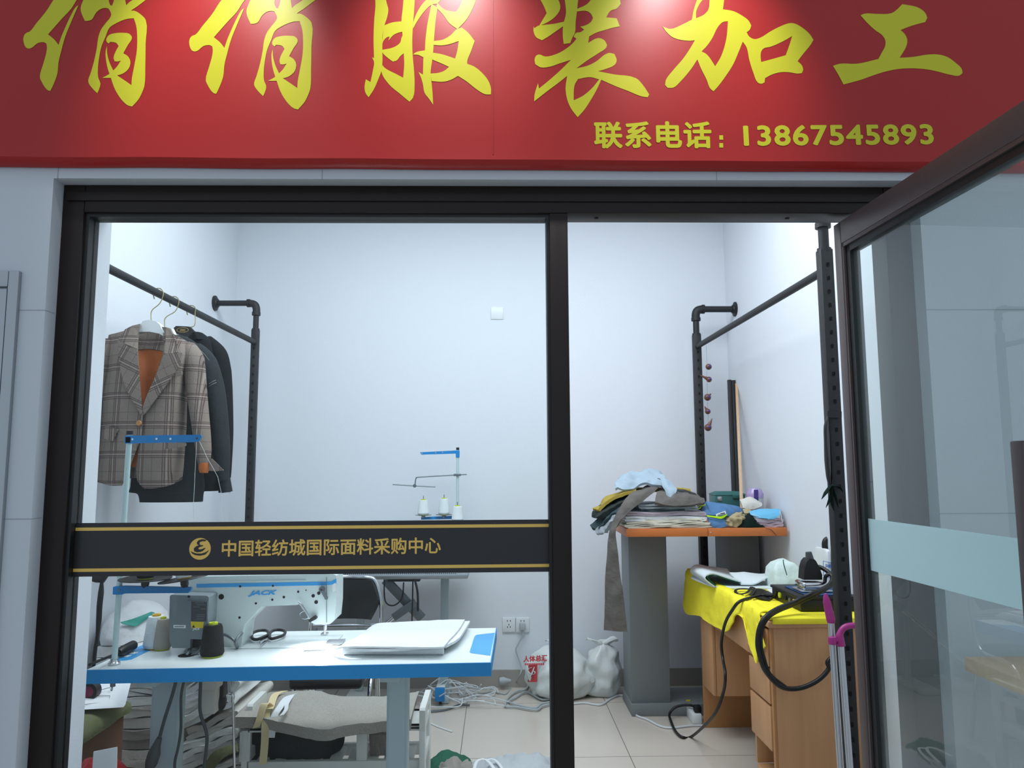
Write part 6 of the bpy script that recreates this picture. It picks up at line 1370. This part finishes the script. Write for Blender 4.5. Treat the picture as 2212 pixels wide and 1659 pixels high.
for k, (x, y, r, tip) in enumerate(((327, 549, 24, None), (330, 648, 22, (258, 612)), (318, 787, 27, (348, 757)), (320, 897, 22, (294, 855)), (322, 1022, 28, (356, 950)))):
    s_ = OY / F / 3.605; c = P(*O4(x, y), OY); b = MB(); b.blob(c, (r * s_, r * s_, r * s_), k, .04, 2, 3)
    if tip: b.cyl(c, P(*O4(*tip), OY), r * s_ * .8, .001, 14)
    o = b.build('bead', M['bead'] if k % 2 == 0 else M['bead'], orn)
    b = MB(); b.blob(c + Vector((.003, -r * s_ * .7, .002)), (r * s_ * .5, r * s_ * .5, r * s_ * .5), k, .0, 2, 2); b.build('bead_spot', M['beadblue'], o)
b = MB(); q = P(1074, 677, YB); hw = 13.5 / F * YB; b.box(q.x - hw, q.x + hw, YB - .006, YB - .0004, q.z - hw, q.z + hw, .002); o = b.build('white_square', M['outlet']); tag(o, 'small flat white square high on the back wall', 'wall plate')  # plain white square added on the wall, not a known fitting
# ================================================================== WOODEN DESK
D = crop(1470, 1150, 5.672)
DZ = .75
dk0 = PZ(1663, 1340, DZ); DXL, DY0, DY1, DXR = dk0.x, dk0.y, 4.03, XR - .015
dk = thing('desk', 'wooden veneer desk with drawers along the right wall, yellow cloth on top', 'desk', ((DXL + DXR) / 2, (DY0 + DY1) / 2, 0))
b = MB(); b.box(DXL - .012, DXR, DY0 - .012, DY1 + .012, DZ - .03, DZ, .008, 3); b.build('desk_top', M['deskwood'], dk)
def dpx(px, py): return PX(px, py, DXL)
yA = dpx(1621, 1400).y                # drawer stack / knee space
yB = dpx(1540, 1380).y                # knee space / far cupboard
b = MB(); b.box(DXL + .012, DXR - .002, DY0, DY0 + .018, .001, DZ - .03, .001); b.box(DXL + .012, DXR - .002, yA, yA + .018, .12, DZ - .03, .001); b.box(DXR - .018, DXR - .002, DY0 + .018, yA, .1, DZ - .03); b.box(DXL + .012, DXR - .002, DY0 + .018, yA, .1, .118)
b.build('drawer_carcass', M['deskwood'], dk)
b = MB(); b.box(DXL, DXL + .012, DY0 - .001, DY0 + .019, .001, DZ - .031, .001); b.build('edge_strip', M['deskedge'], dk)
zs3 = [dpx(1640, 1352).z, None, None, None]
zt_d = DZ - .036
zd1 = dpx(1645, 1428).z; zd2 = dpx(1648, 1510).z; zd3 = .1
ym = (DY0 + yA) / 2
zlist = [zt_d, PX(1660, 1442, DXL).z, PX(1660, 1520, DXL).z, PX(1668, 1625, DXL).z]
for k in range(3):
    z1, z0 = zlist[k] - .006, zlist[k + 1] + .006
    b = MB(); b.box(DXL - .004, DXL + .014, DY0 + .024, yA + .012, z0, z1, .002); b.build('drawer', M['deskwood'], dk)
    b = MB(); b.box(DXL + .014, DXL + .03, DY0 + .02, yA + .01, z0 - .012, z0); b.build('drawer_gap', M['slot'], dk, smooth=False)
b = MB(); zap = dpx(1612, 1405).z; b.box(DXL - .002, DXL + .016, yA + .02, yB - .002, zap, zt_d, .002); b.build('apron_drawer', M['deskwood'], dk)
zc0 = PX(1540, 1500, DXL).z
b = MB(); b.box(DXL + .014, DXR - .002, yB, yB + .018, zc0, DZ - .03, .001); b.box(DXL + .014, DXR - .002, yB + .018, DY1 - .02, zc0, zc0 + .016); b.build('cupboard_side', M['deskwood'], dk)
b = MB(); b.box(DXL - .003, DXL + .013, yB + .004, DY1 - .022, zc0, zt_d, .002); b.build('cupboard_door', M['deskwood'], dk)
b = MB(); b.box(DXL, DXR - .002, DY1 - .018, DY1, .001, DZ - .03, .001); b.build('end_panel', M['deskedge'], dk)
b = MB(); b.box(DXR - .2, DXR - .185, yA + .018, yB, .2, DZ - .03); b.build('back_panel', M['deskwood'], dk, smooth=False)
# ---- yellow cloth
def DT_(x, y, dz=.008): return PZ(*D(x, y), DZ + dz)
def DS(x, y, off=.022): return PX(*D(x, y), DXL - off)
yc = thing('yellow_cloth', 'bright yellow cloth covering the desk top and hanging over its left side', 'cloth', (DXL + .2, 3.5, DZ))
b = MB()
b.box(DXL - .008, DXR - .001, DY0 - .008, DY1 - .0, DZ + .0008, DZ + .012, .005, 3); b.box(DXL + .004, DXR - .001, DY0 - .022, DY0 - .0135, DZ - .012, DZ + .011, .003); b.build('top_sheet', M['yellowcloth'], yc)
edge = [(100, 545), (225, 630), (400, 720), (520, 800), (640, 880)]
b = MB()
rows = [[Vector((DXL + .05, dpx(*D(x, y)).y, DZ + .012)), Vector((DXL - .006, dpx(*D(x, y)).y, DZ + .013)), DS(mx, my), DS(bx_1, by_1, .03)] for (x, y), (mx, my), (bx_1, by_1) in (((95, 550), (50, 790), (40, 890)), ((100, 560), (80, 800), (90, 1000)), ((230, 640), (210, 850), (240, 1025)), ((330, 690), (310, 880), (310, 1080)), ((400, 730), (390, 930), (385, 1130)), ((480, 780), (470, 1000), (480, 1180)), ((560, 840), (550, 1050), (560, 1220)), ((630, 890), (630, 1010), (640, 1130)), ((690, 930), (690, 970), (690, 1015)), ((760, 970), (765, 1010), (770, 1060)))]
b.patch(rows, 5, 4, .005, .005, 14, 3)
rows = [[Vector((DXL + .05, dpx(*D(x, y)).y, DZ + .012)), Vector((DXL - .006, dpx(*D(x, y)).y, DZ + .013)), DS(mx, my), DS(bx_1, by_1, .03)] for (x, y), (mx, my), (bx_1, by_1) in (((700, 930), (710, 960), (715, 1000)), ((790, 990), (780, 1060), (790, 1130)), ((830, 1010), (820, 1180), (830, 1330)), ((870, 1030), (870, 1240), (890, 1470)), ((910, 1050), (920, 1280), (950, 1605)), ((950, 1070), (950, 1180), (960, 1330)), ((985, 1090), (985, 1220), (1010, 1425)), ((1010, 1100), (1010, 1230), (1038, 1400)))]
b.patch(rows, 5, 4, .005, .005, 18, 8); b.build('hanging_side', M['yellowcloth'], yc)
ZD = DZ + .0125
def DD(x, y, dz=.0): return PZ(*D(x, y), ZD + dz)
# folded white sheet
fs = thing('folded_sheet', 'white folded coated cloth with dark green inside, at the far end of the desk', 'cloth', DD(500, 640))
def DY(x, y, Y): q = P(*D(x, y), Y); q.z = max(q.z, ZD + .003); return q
ya = DD(700, 680).y; yb = DD(160, 520).y
b = MB(); b.patch([[DD(130, 560, .004), DD(430, 672, .004), DD(800, 690, .004), DD(1180, 690, .004)], [DD(200, 480, .004), DD(500, 560, .004), DD(860, 580, .004), DD(1120, 580, .004)]], 8, 5, .007, .001, 10); b.build('bottom_layer', M['coated'], fs)
b = MB(); b.patch([[DY(300, 560, ya - .05), DY(420, 665, ya - .02), DY(300, 585, ya - .05), DY(390, 505, ya), DY(560, 555, ya), DY(740, 608, ya)], [DY(128, 480, yb - .06), DY(250, 560, yb - .06), DY(130, 500, yb - .08), DY(180, 402, yb - .06), DY(380, 430, yb - .06), DY(575, 452, yb - .06)]][:0] or [[DY(420, 660, ya - .02), DY(300, 560, ya - .03), DY(390, 505, ya - .0), DY(560, 555, ya), DY(740, 608, ya)], [DY(270, 590, (ya + yb) / 2 - .05), DY(190, 490, (ya + yb) / 2 - .04), DY(260, 450, (ya + yb) / 2), DY(480, 500, (ya + yb) / 2), DY(640, 540, (ya + yb) / 2)], [DY(170, 540, yb - .06), DY(128, 470, yb - .06), DY(190, 402, yb - .05), DY(380, 428, yb - .04), DY(570, 452, yb - .04)]], 7, 6, .006, .0015, 12); b.build('rolled_flap', M['coated'], fs)
b = MB(); b.patch([[DY(425, 650, ya - .015), DY(330, 555, ya - .02), DY(395, 520, ya), DY(560, 570, ya), DY(735, 615, ya)], [DY(430, 640, ya + .06), DY(350, 555, ya + .06), DY(405, 525, ya + .06), DY(560, 575, ya + .06), DY(730, 618, ya + .06)]], 7, 4, .003, 0); b.build('green_inside', M['greencloth'], fs)
b = MB(); b.patch([[DY(740, 640, ya), DY(900, 640, ya - .01), DY(1020, 580, ya), DY(1145, 500, ya)], [DY(600, 500, ya + .15), DY(800, 495, ya + .15), DY(960, 515, ya + .15), DY(1100, 505, ya + .15)]], 7, 5, .006, .002, 14); b.build('top_flap', M['coated'], fs)
# puffy white bag
pq = DD(1290, 610); YP = 3.58
pbag = thing('puffy_bag', 'pale mint plastic cloth bag with a pinched top, on the far right of the desk', 'bag', pq)
def PB(x, y, d=0): return P(*D(x, y), YP + d)
x0, x1 = PB(1085, 500, .09).x, PB(1460, 500, .09).x; zt1 = PB(1260, 330, .09).z
b = MB(); b.loft([((( x0 + x1) / 2, YP + .09, ZD + .001), (x1 - x0) / 2 * .96, .085), (((x0 + x1) / 2, YP + .09, ZD + (zt1 - ZD) * .35), (x1 - x0) / 2 * 1.0, .09), (((x0 + x1) / 2 - .004, YP + .09, ZD + (zt1 - ZD) * .68), (x1 - x0) / 2 * .93, .07), (((x0 + x1) / 2 - .008, YP + .09, ZD + (zt1 - ZD) * .9), (x1 - x0) / 2 * .62, .05), (((x0 + x1) / 2 - .01, YP + .09, zt1), (x1 - x0) / 2 * .2, .02)], 40, .006, 18, 3, 7)
bmesh.ops.subdivide_edges(b.bm, edges=b.bm.edges[:], cuts=2, use_grid_fill=True)
for v in b.bm.verts: v.co += Vector((noise.noise(v.co * 26), noise.noise(v.co * 26 + Vector((5, 0, 0))), noise.noise(v.co * 26 + Vector((0, 5, 0))) * (1 if v.co.z > ZD + .02 else 0))) * .006
b.build('body', M['mintbag'], pbag)
b = MB(); b.patch([[PB(1256, 335, .02), PB(1264, 400, .0), PB(1302, 525, -.006)], [PB(1261, 335, .022), PB(1270, 400, .003), PB(1306, 525, -.004)]], 4, 4, .003); b.build('seam', M['greencloth'], pbag)
b = MB(); b.blob(PB(1490, 470, .22), (.036, .04, .06), 9, .1, 2, 3, ZD + .001); o = b.build('mint_cloth', M['mintbag']); tag(o, 'pale mint crumpled cloth behind the iron, beside the puffy bag', 'cloth')
sheet('white_scrap', 'white cloth scrap on the yellow cloth beside the black box', 'white_cloth', [[(1055, 690, .003), (1250, 640, .004), (1460, 630, .003)], [(1100, 730, .002), (1280, 700, .006), (1480, 700, .003)], [(1190, 775, .002), (1300, 760, .004), (1460, 760, .002)]], DD, th=.003, amp=.002)
# black belt and buckle-like strap on cloth
bs_ = thing('black_strap', 'black fabric strap tied in a bow on the yellow cloth', 'strap', DD(850, 720))
b = MB(); b.tube([DD(x, y, .012) for x, y in ((880, 700), (780, 690), (690, 700), (675, 730), (720, 755), (810, 740), (850, 700), (870, 670), (905, 690), (880, 740), (850, 770))], .007, 10, sm=4, flat=.35); b.build('bow', M['rubber'], bs_)
b = MB(); b.patch([[DD(850, 760, .004), DD(900, 690, .006)], [DD(960, 810, .006), DD(1020, 705, .01)], [DD(1090, 835, .004), DD(1160, 770, .006)]], 4, 5, .006, .001); b.build('band', M['rubber'], bs_)
# black box with switches
q0, q1, q2 = DD(1195, 895), DD(1470, 975), DD(1215, 690)
bb = thing('control_box', 'black control box with small orange knob under the iron on the desk', 'control box', q1)
bx0, bx1 = DD(1190, 880), DD(1470, 975)
yfr = max(bx1.y, DY0 + .02); YBB = yfr
zbt_ = P(*D(1470, 790), YBB).z
xl_b = P(*D(1472, 900), YBB).x
pts = [Vector((xl_b, YBB, ZD + .0005)), Vector((DXR - .01, YBB, ZD + .0005)), Vector((DXR - .01, YBB, zbt_)), Vector((xl_b, YBB, zbt_))]
ybk = YBB + .32
b = MB(); b.hexa([(xl_b, YBB, ZD + .0005), (DXR - .01, YBB, ZD + .0005), (DXR - .01, ybk, ZD + .0005), (xl_b, ybk, ZD + .0005), (xl_b, YBB, zbt_ - .012), (DXR - .01, YBB, zbt_ - .012), (DXR - .01, ybk, zbt_ - .012), (xl_b, ybk, zbt_ - .012)], .004); b.build('case', M['gasket'], bb)
b = MB(); b.box(xl_b - .006, DXR - .006, YBB - .004, ybk + .004, zbt_ - .012, zbt_, .003); b.build('lid', M['gasket'], bb)
for yy, r, mm in ((.22, .012, 'lime'), (.15, .009, 'slot'), (.105, .009, 'greymetal'), (.06, .011, 'orangecore')):
    b = MB(); c = Vector((xl_b, YBB + yy, (ZD + zbt_) / 2)); b.lathe([(.001, -.006), (r, -.006), (r, .001), (.001, .001)], c, 18, 'X'); b.build('knob' if r > .01 else 'switch', M[mm], bb)
b = MB(); b.box(xl_b + .03, DXR - .03, YBB + .01, max(YBB + .15, PZ(*D(1830, 660), zbt_).y - .01), zbt_ + .0006, zbt_ + .005, .002); o = b.build('pad', M['navy']); tag(o, 'navy blue pad on top of the black control box, under the iron', 'pad')
# iron
zi = zbt_ + .0055
iq = PZ(*D(1600, 715), zi); YI_ = iq.y
ir = thing('steam_iron', 'chrome steam iron with black handle standing on the navy pad', 'iron', iq)
def I(x, y, d=0): return P(*D(x, y), YI_ + d)
x0, x1 = I(1425, 700).x, min(I(1810, 700).x, DXR - .02)
b = MB(); b.box(x0, x1, YI_ - .05, YI_ + .06, zi + .001, I(1600, 690).z, .004); b.build('sole_plate', M['alu'], ir)
b = MB(); xa, xb = I(1450, 640).x, min(I(1765, 640).x, DXR - .03); b.box(xa, xb, YI_ - .045, YI_ + .055, I(1600, 690).z, I(1600, 592).z, .012, 3); b.build('chrome_body', M['chrome'], ir)
b = MB()
b.prism([I(*p, -.03) for p in ((1512, 582), (1738, 582), (1736, 520), (1705, 430), (1660, 350), (1640, 330), (1580, 325), (1545, 365), (1520, 450))], (0, .06, 0)); b.build('shroud', M['gasket'], ir)
b = MB(); b.tube([I(1590, 360), I(1580, 310), I(1568, 240)], [.017, .0165, .0125], 18); b.build('handle', M['darkgrey'], ir)
# power cords of the iron
ic = thing('iron_lead', 'thick black lead looping from the iron down past the desk front and back up', 'cord', DD(1010, 1050))
def loop(pts, r, nm='cable'): b = MB(); b.tube(pts, r, 10, sm=6); return b.build(nm, M['rubber'], ic)
Yn = DY0 - .04
loop([I(1690, 420, .0), I(1760, 450, -.02), I(1835, 510, -.05), I(1860, 580, -.09), I(1800, 660, -.12), I(1600, 770, -.2) + Vector((0, 0, .005)), P(*D(1400, 850), Yn + .08), P(*D(1180, 940), Yn + .04), P(*D(1040, 1040), Yn), P(*D(965, 1180), Yn), P(*D(945, 1380), Yn), P(*D(985, 1560), Yn), P(*G(1075, 1160), Yn), P(*G(1130, 1225), Yn), P(*G(1190, 1252), Yn), P(*G(1270, 1245), Yn), P(*G(1350, 1205), Yn), P(*G(1400, 1150), Yn), P(*G(1395, 1115), Yn), P(*G(1430, 1080), Yn), P(*G(1460, 1030), Yn)], .009)
loop([I(1770, 600, -.03), I(1780, 540, -.05), I(1830, 515, -.06), I(1868, 560, -.08), I(1850, 640, -.1), I(1700, 740, -.16), P(*D(1450, 860), Yn + .1), P(*D(1200, 960), Yn + .05), P(*D(1070, 1050), Yn + .015), P(*D(1000, 1180), Yn + .01), P(*D(985, 1380), Yn + .01), P(*D(1020, 1540), Yn + .01), P(*G(1100, 1180), Yn + .01), P(*G(1180, 1246), Yn + .01)], .008)
bl_ = thing('box_lead', 'black lead running from the control box down to the white extension socket', 'cord', DD(900, 800))
b = MB(); b.tube([Vector((xl_b - .004, YBB + .25, ZD + .04)), DD(1130, 775, .02), DD(1000, 770, .012), DD(880, 795, .012), DS(720, 850, .03), DS(630, 960, .05), DS(560, 1080, .06), DS(520, 1220, .06), DS(500, 1380, .06), DS(520, 1560, .06), PX(*G(870, 1180), DXL - .08), PX(*G(860, 1270), DXL - .08), PX(*G(810, 1390), DXL - .1), PZ(*G(700, 1496), .012), PZ(*G(650, 1500), .01), PZ(*G(615, 1470), .012), PZ(*G(592, 1420), .016), PZ(*G(585, 1380), .03), PZ(*G(620, 1345), .06), PZ(*G(690, 1336), .07), PZ(*G(735, 1362), .066)], .0068, 10, sm=6); b.build('cable', M['rubber'], bl_)
b = MB(); q = PZ(*G(728, 1362), .06); b.box(q.x - .02, q.x + .018, q.y - .02, q.y + .02, .05, .085, .006); b.build('plug', M['rubber'], bl_)
b = MB(); q = PZ(*G(680, 1328), .05); b.box(q.x - .012, q.x + .012, q.y - .0, q.y + .002, q.z - .01, q.z + .02); b.build('yellow_tag', M['yellowlabel'], bl_, smooth=False)
es = thing('extension_socket', 'white extension socket on the floor at the foot of the desk', 'socket', PZ(*G(730, 1430), 0))
q = PZ(*G(728, 1432), 0); b = MB(); b.box(q.x - .028, q.x + .022, q.y - .01, q.y + .12, .0008, .05, .005); b.build('body', M['white'], es)
b = MB(); b.tube([PZ(x, y, .006) for x, y in (G(750, 1440), G(690, 1442), G(600, 1452), G(540, 1445), G(470, 1410), G(410, 1385), G(400, 1340), G(380, 1305), G(330, 1285), G(280, 1305), G(230, 1335), G(150, 1325), G(80, 1330), G(-10, 1335))], .0055, 8, sm=6); b.build('cable', M['whitewire'], es)
# white steam bottle
YSB = 3.1
sbt = thing('steam_water_tank', 'white tank with black handle and blue framed print, behind the iron on the desk', 'tank', P(*D(1830, 650), YSB + .3))
YSB = PZ(*D(1830, 660), zbt_).y
def TK(x, y, d=0): return P(*D(x, y), YSB + d)
xk0, xk1 = TK(1722, 500, .07).x, XR - .012
b = MB(); b.loft([(((xk0 + xk1) / 2, YSB + .07, zbt_ + .002), (xk1 - xk0) / 2 * .97, .066), (((xk0 + xk1) / 2, YSB + .07, TK(1800, 300).z), (xk1 - xk0) / 2, .07), (((xk0 + xk1) / 2, YSB + .07, TK(1800, 235).z), (xk1 - xk0) / 2 * .97, .066), (((xk0 + xk1) / 2, YSB + .07, TK(1800, 215).z), (xk1 - xk0) / 2 * .85, .055)], 40, p=5); b.build('body', M['white'], sbt)
b = MB(); b.tube([TK(1775, 215, .07), TK(1770, 130, .07), TK(1800, 88, .07), TK(1880, 84, .07), TK(1990, 86, .07), TK(2010, 120, .07), TK(2010, 215, .07)], .014, 14, sm=4); b.build('handle', M['gasket'], sbt)
b = MB(); b.tube([TK(*p, -.001) for p in ((1750, 350), (1935, 400), (1935, 590), (1752, 530))], .0018, 6, closed=True); fr2 = b.build('print_frame', M['blue_ink'], sbt)
q0 = TK(1772, 424, -.001)
text_mesh('print_lettering', 'SHENG TAI', .0185, M['blue_ink'], facing(q0, .14), sbt, bold=.0005, ext=.0004, sx=.8); text_mesh('print_lettering', 'ET-78', .016, M['blue_ink'], facing(TK(1815, 502, -.001), .14), sbt, bold=.0004, ext=.0004, sx=.85)
# ---- broom and long-handled dustpan
def rod(name, label, px0, py0, px1, Y, top):
    return None
YBR = 2.62
br = thing('broom', 'aluminium broom stick with magenta grip leaning before the desk', 'broom', (PZ(1830, 1659, .4).x, YBR, 0))
def R1(x, y, d=0): return P(x, y, YBR + d)
a, e = R1(1795, 1340, .06), R1(1816, 1659, 0); dr = e - a; ft = a + dr * ((a.z - .02) / (a.z - e.z))
b = MB(); b.cyl(a, ft, .0105, seg=14)
for k in range(6): an = k * math.pi / 3; b.cyl(a + Vector((math.cos(an) * .0095, math.sin(an) * .0095, 0)), ft + Vector((math.cos(an) * .0095, math.sin(an) * .0095, 0)), .0022, seg=6)
b.build('stick', M['alu'], br)
b = MB(); u = (a - e).normalized(); b.tube([a - u * .01, a, R1(1788, 1310, .07), R1(1786, 1298, .07), R1(1784, 1288, .07), R1(1783, 1282, .07)], [.0125, .015, .0135, .0125, .009, .004], 16); gx0 = R1(1790, 1342, .06)
b.tube([a, R1(1786, 1299, .068)], [.0155, .0135], 16); b.build('grip', M['magenta'], br)
b = MB(); b.box(ft.x - .2, ft.x + .0, ft.y - .02, ft.y + .02, .001, .06, .006); b.build('brush_head', M['magenta'], br)
dp = thing('dustpan', 'long-handled dustpan with magenta hook and aluminium stick beside the broom', 'dustpan', (PZ(1850, 1659, .4).x, YBR - .03, 0))
def R2(x, y, d=0): return P(x, y, YBR - .03 + d)
a, e = R2(1816, 1392, .05), R2(1836, 1659, 0); dr = e - a; ft = a + dr * ((a.z - .03) / (a.z - e.z))
b = MB(); b.cyl(a, ft, .0105, seg=14)
for k in range(6): an = k * math.pi / 3; b.cyl(a + Vector((math.cos(an) * .0095, math.sin(an) * .0095, 0)), ft + Vector((math.cos(an) * .0095, math.sin(an) * .0095, 0)), .0022, seg=6)
b.build('stick', M['alu'], dp)
b = MB(); b.tube([R2(1817, 1395, .05), R2(1814, 1376, .05), R2(1815, 1368, .05), R2(1822, 1357, .05), R2(1834, 1352, .05), R2(1850, 1352, .05), R2(1858, 1360, .05)], [.0145, .0135, .011, .0105, .0105, .0105, .009], 14, sm=3); b.tube([R2(1812, 1382, .05), R2(1797, 1384, .05)], .0085, 12); b.lathe([(.013, -.012), (.0145, 0), (.013, .012)], R2(1798, 1384, .05) + Vector((0, 0, 0))); b.build('hook_grip', M['magenta'], dp)
b = MB(); b.box(ft.x + .0, ft.x + .24, ft.y - .18, ft.y + .02, .001, .012, .003); b.box(ft.x + .0, ft.x + .24, ft.y + .0, ft.y + .02, .012, .1, .003); b.box(ft.x + .0, ft.x + .008, ft.y - .16, ft.y, .012, .07); b.box(ft.x + .232, ft.x + .24, ft.y - .16, ft.y, .012, .07); b.build('pan', M['magenta'], dp)
# ---- black straps hanging on the front post
H6 = crop(1740, 860, 3.769); YH = 2.70
hs = thing('hanging_strap', 'black straps with green ribbon ends tied to the front post of the right rack', 'strap', P(1795, 1000, YH))
def H(x, y, d=0): return P(*H6(x, y), YH + d)
b = MB(); b.patch([[H(175, 105), H(230, 112), H(292, 108)], [H(175, 155), H(230, 160), H(292, 158)]], 4, 3, .006); b.build('band', M['rubber'], hs)
b = MB(); b.tube([H(178, 150), H(160, 230), H(162, 350), H(170, 500), H(185, 640), H(200, 715)], [.006, .01, .01, .014, .014, .009], 12, sm=4, flat=.4); b.tube([H(190, 160), H(200, 350), H(212, 560), H(210, 700)], [.005, .005, .009, .007], 10, sm=4, flat=.4); b.build('loop', M['rubber'], hs)
for pts in ([(205, 710), (165, 770), (130, 825)], [(210, 720), (205, 800), (165, 895)], [(215, 720), (240, 800), (268, 895)], [(210, 715), (270, 720), (305, 765)], [(205, 730), (215, 850), (232, 920)]):
    b = MB(); b.tube([H(*p, -.01) for p in pts], [.011, .014, .001], 10, sm=4, flat=.3); b.build('ribbon_end', M['darkgreen'], hs)
# ---- wooden stool outside at the right
wx = P(2170, 1480, 1.66)
stl = thing('wooden_stool', 'pale wooden stool top seen through the open glass door', 'stool', (wx.x + .2, 1.6, 0))
zw1, zw0 = P(2175, 1453, 1.66).z, P(2171, 1478, 1.66).z
b = MB(); b.box(wx.x, wx.x + .4, 1.47, 1.8, zw0 - .008, zw1, .003); b.build('seat', M['palewood'], stl)
for dx in (.12, .34):
    for yy in (1.6, 1.74): b = MB(); b.box(wx.x + dx, wx.x + dx + .035, yy, yy + .035, .0005, zw0 - .008, .002); b.build('leg', M['palewood'], stl)
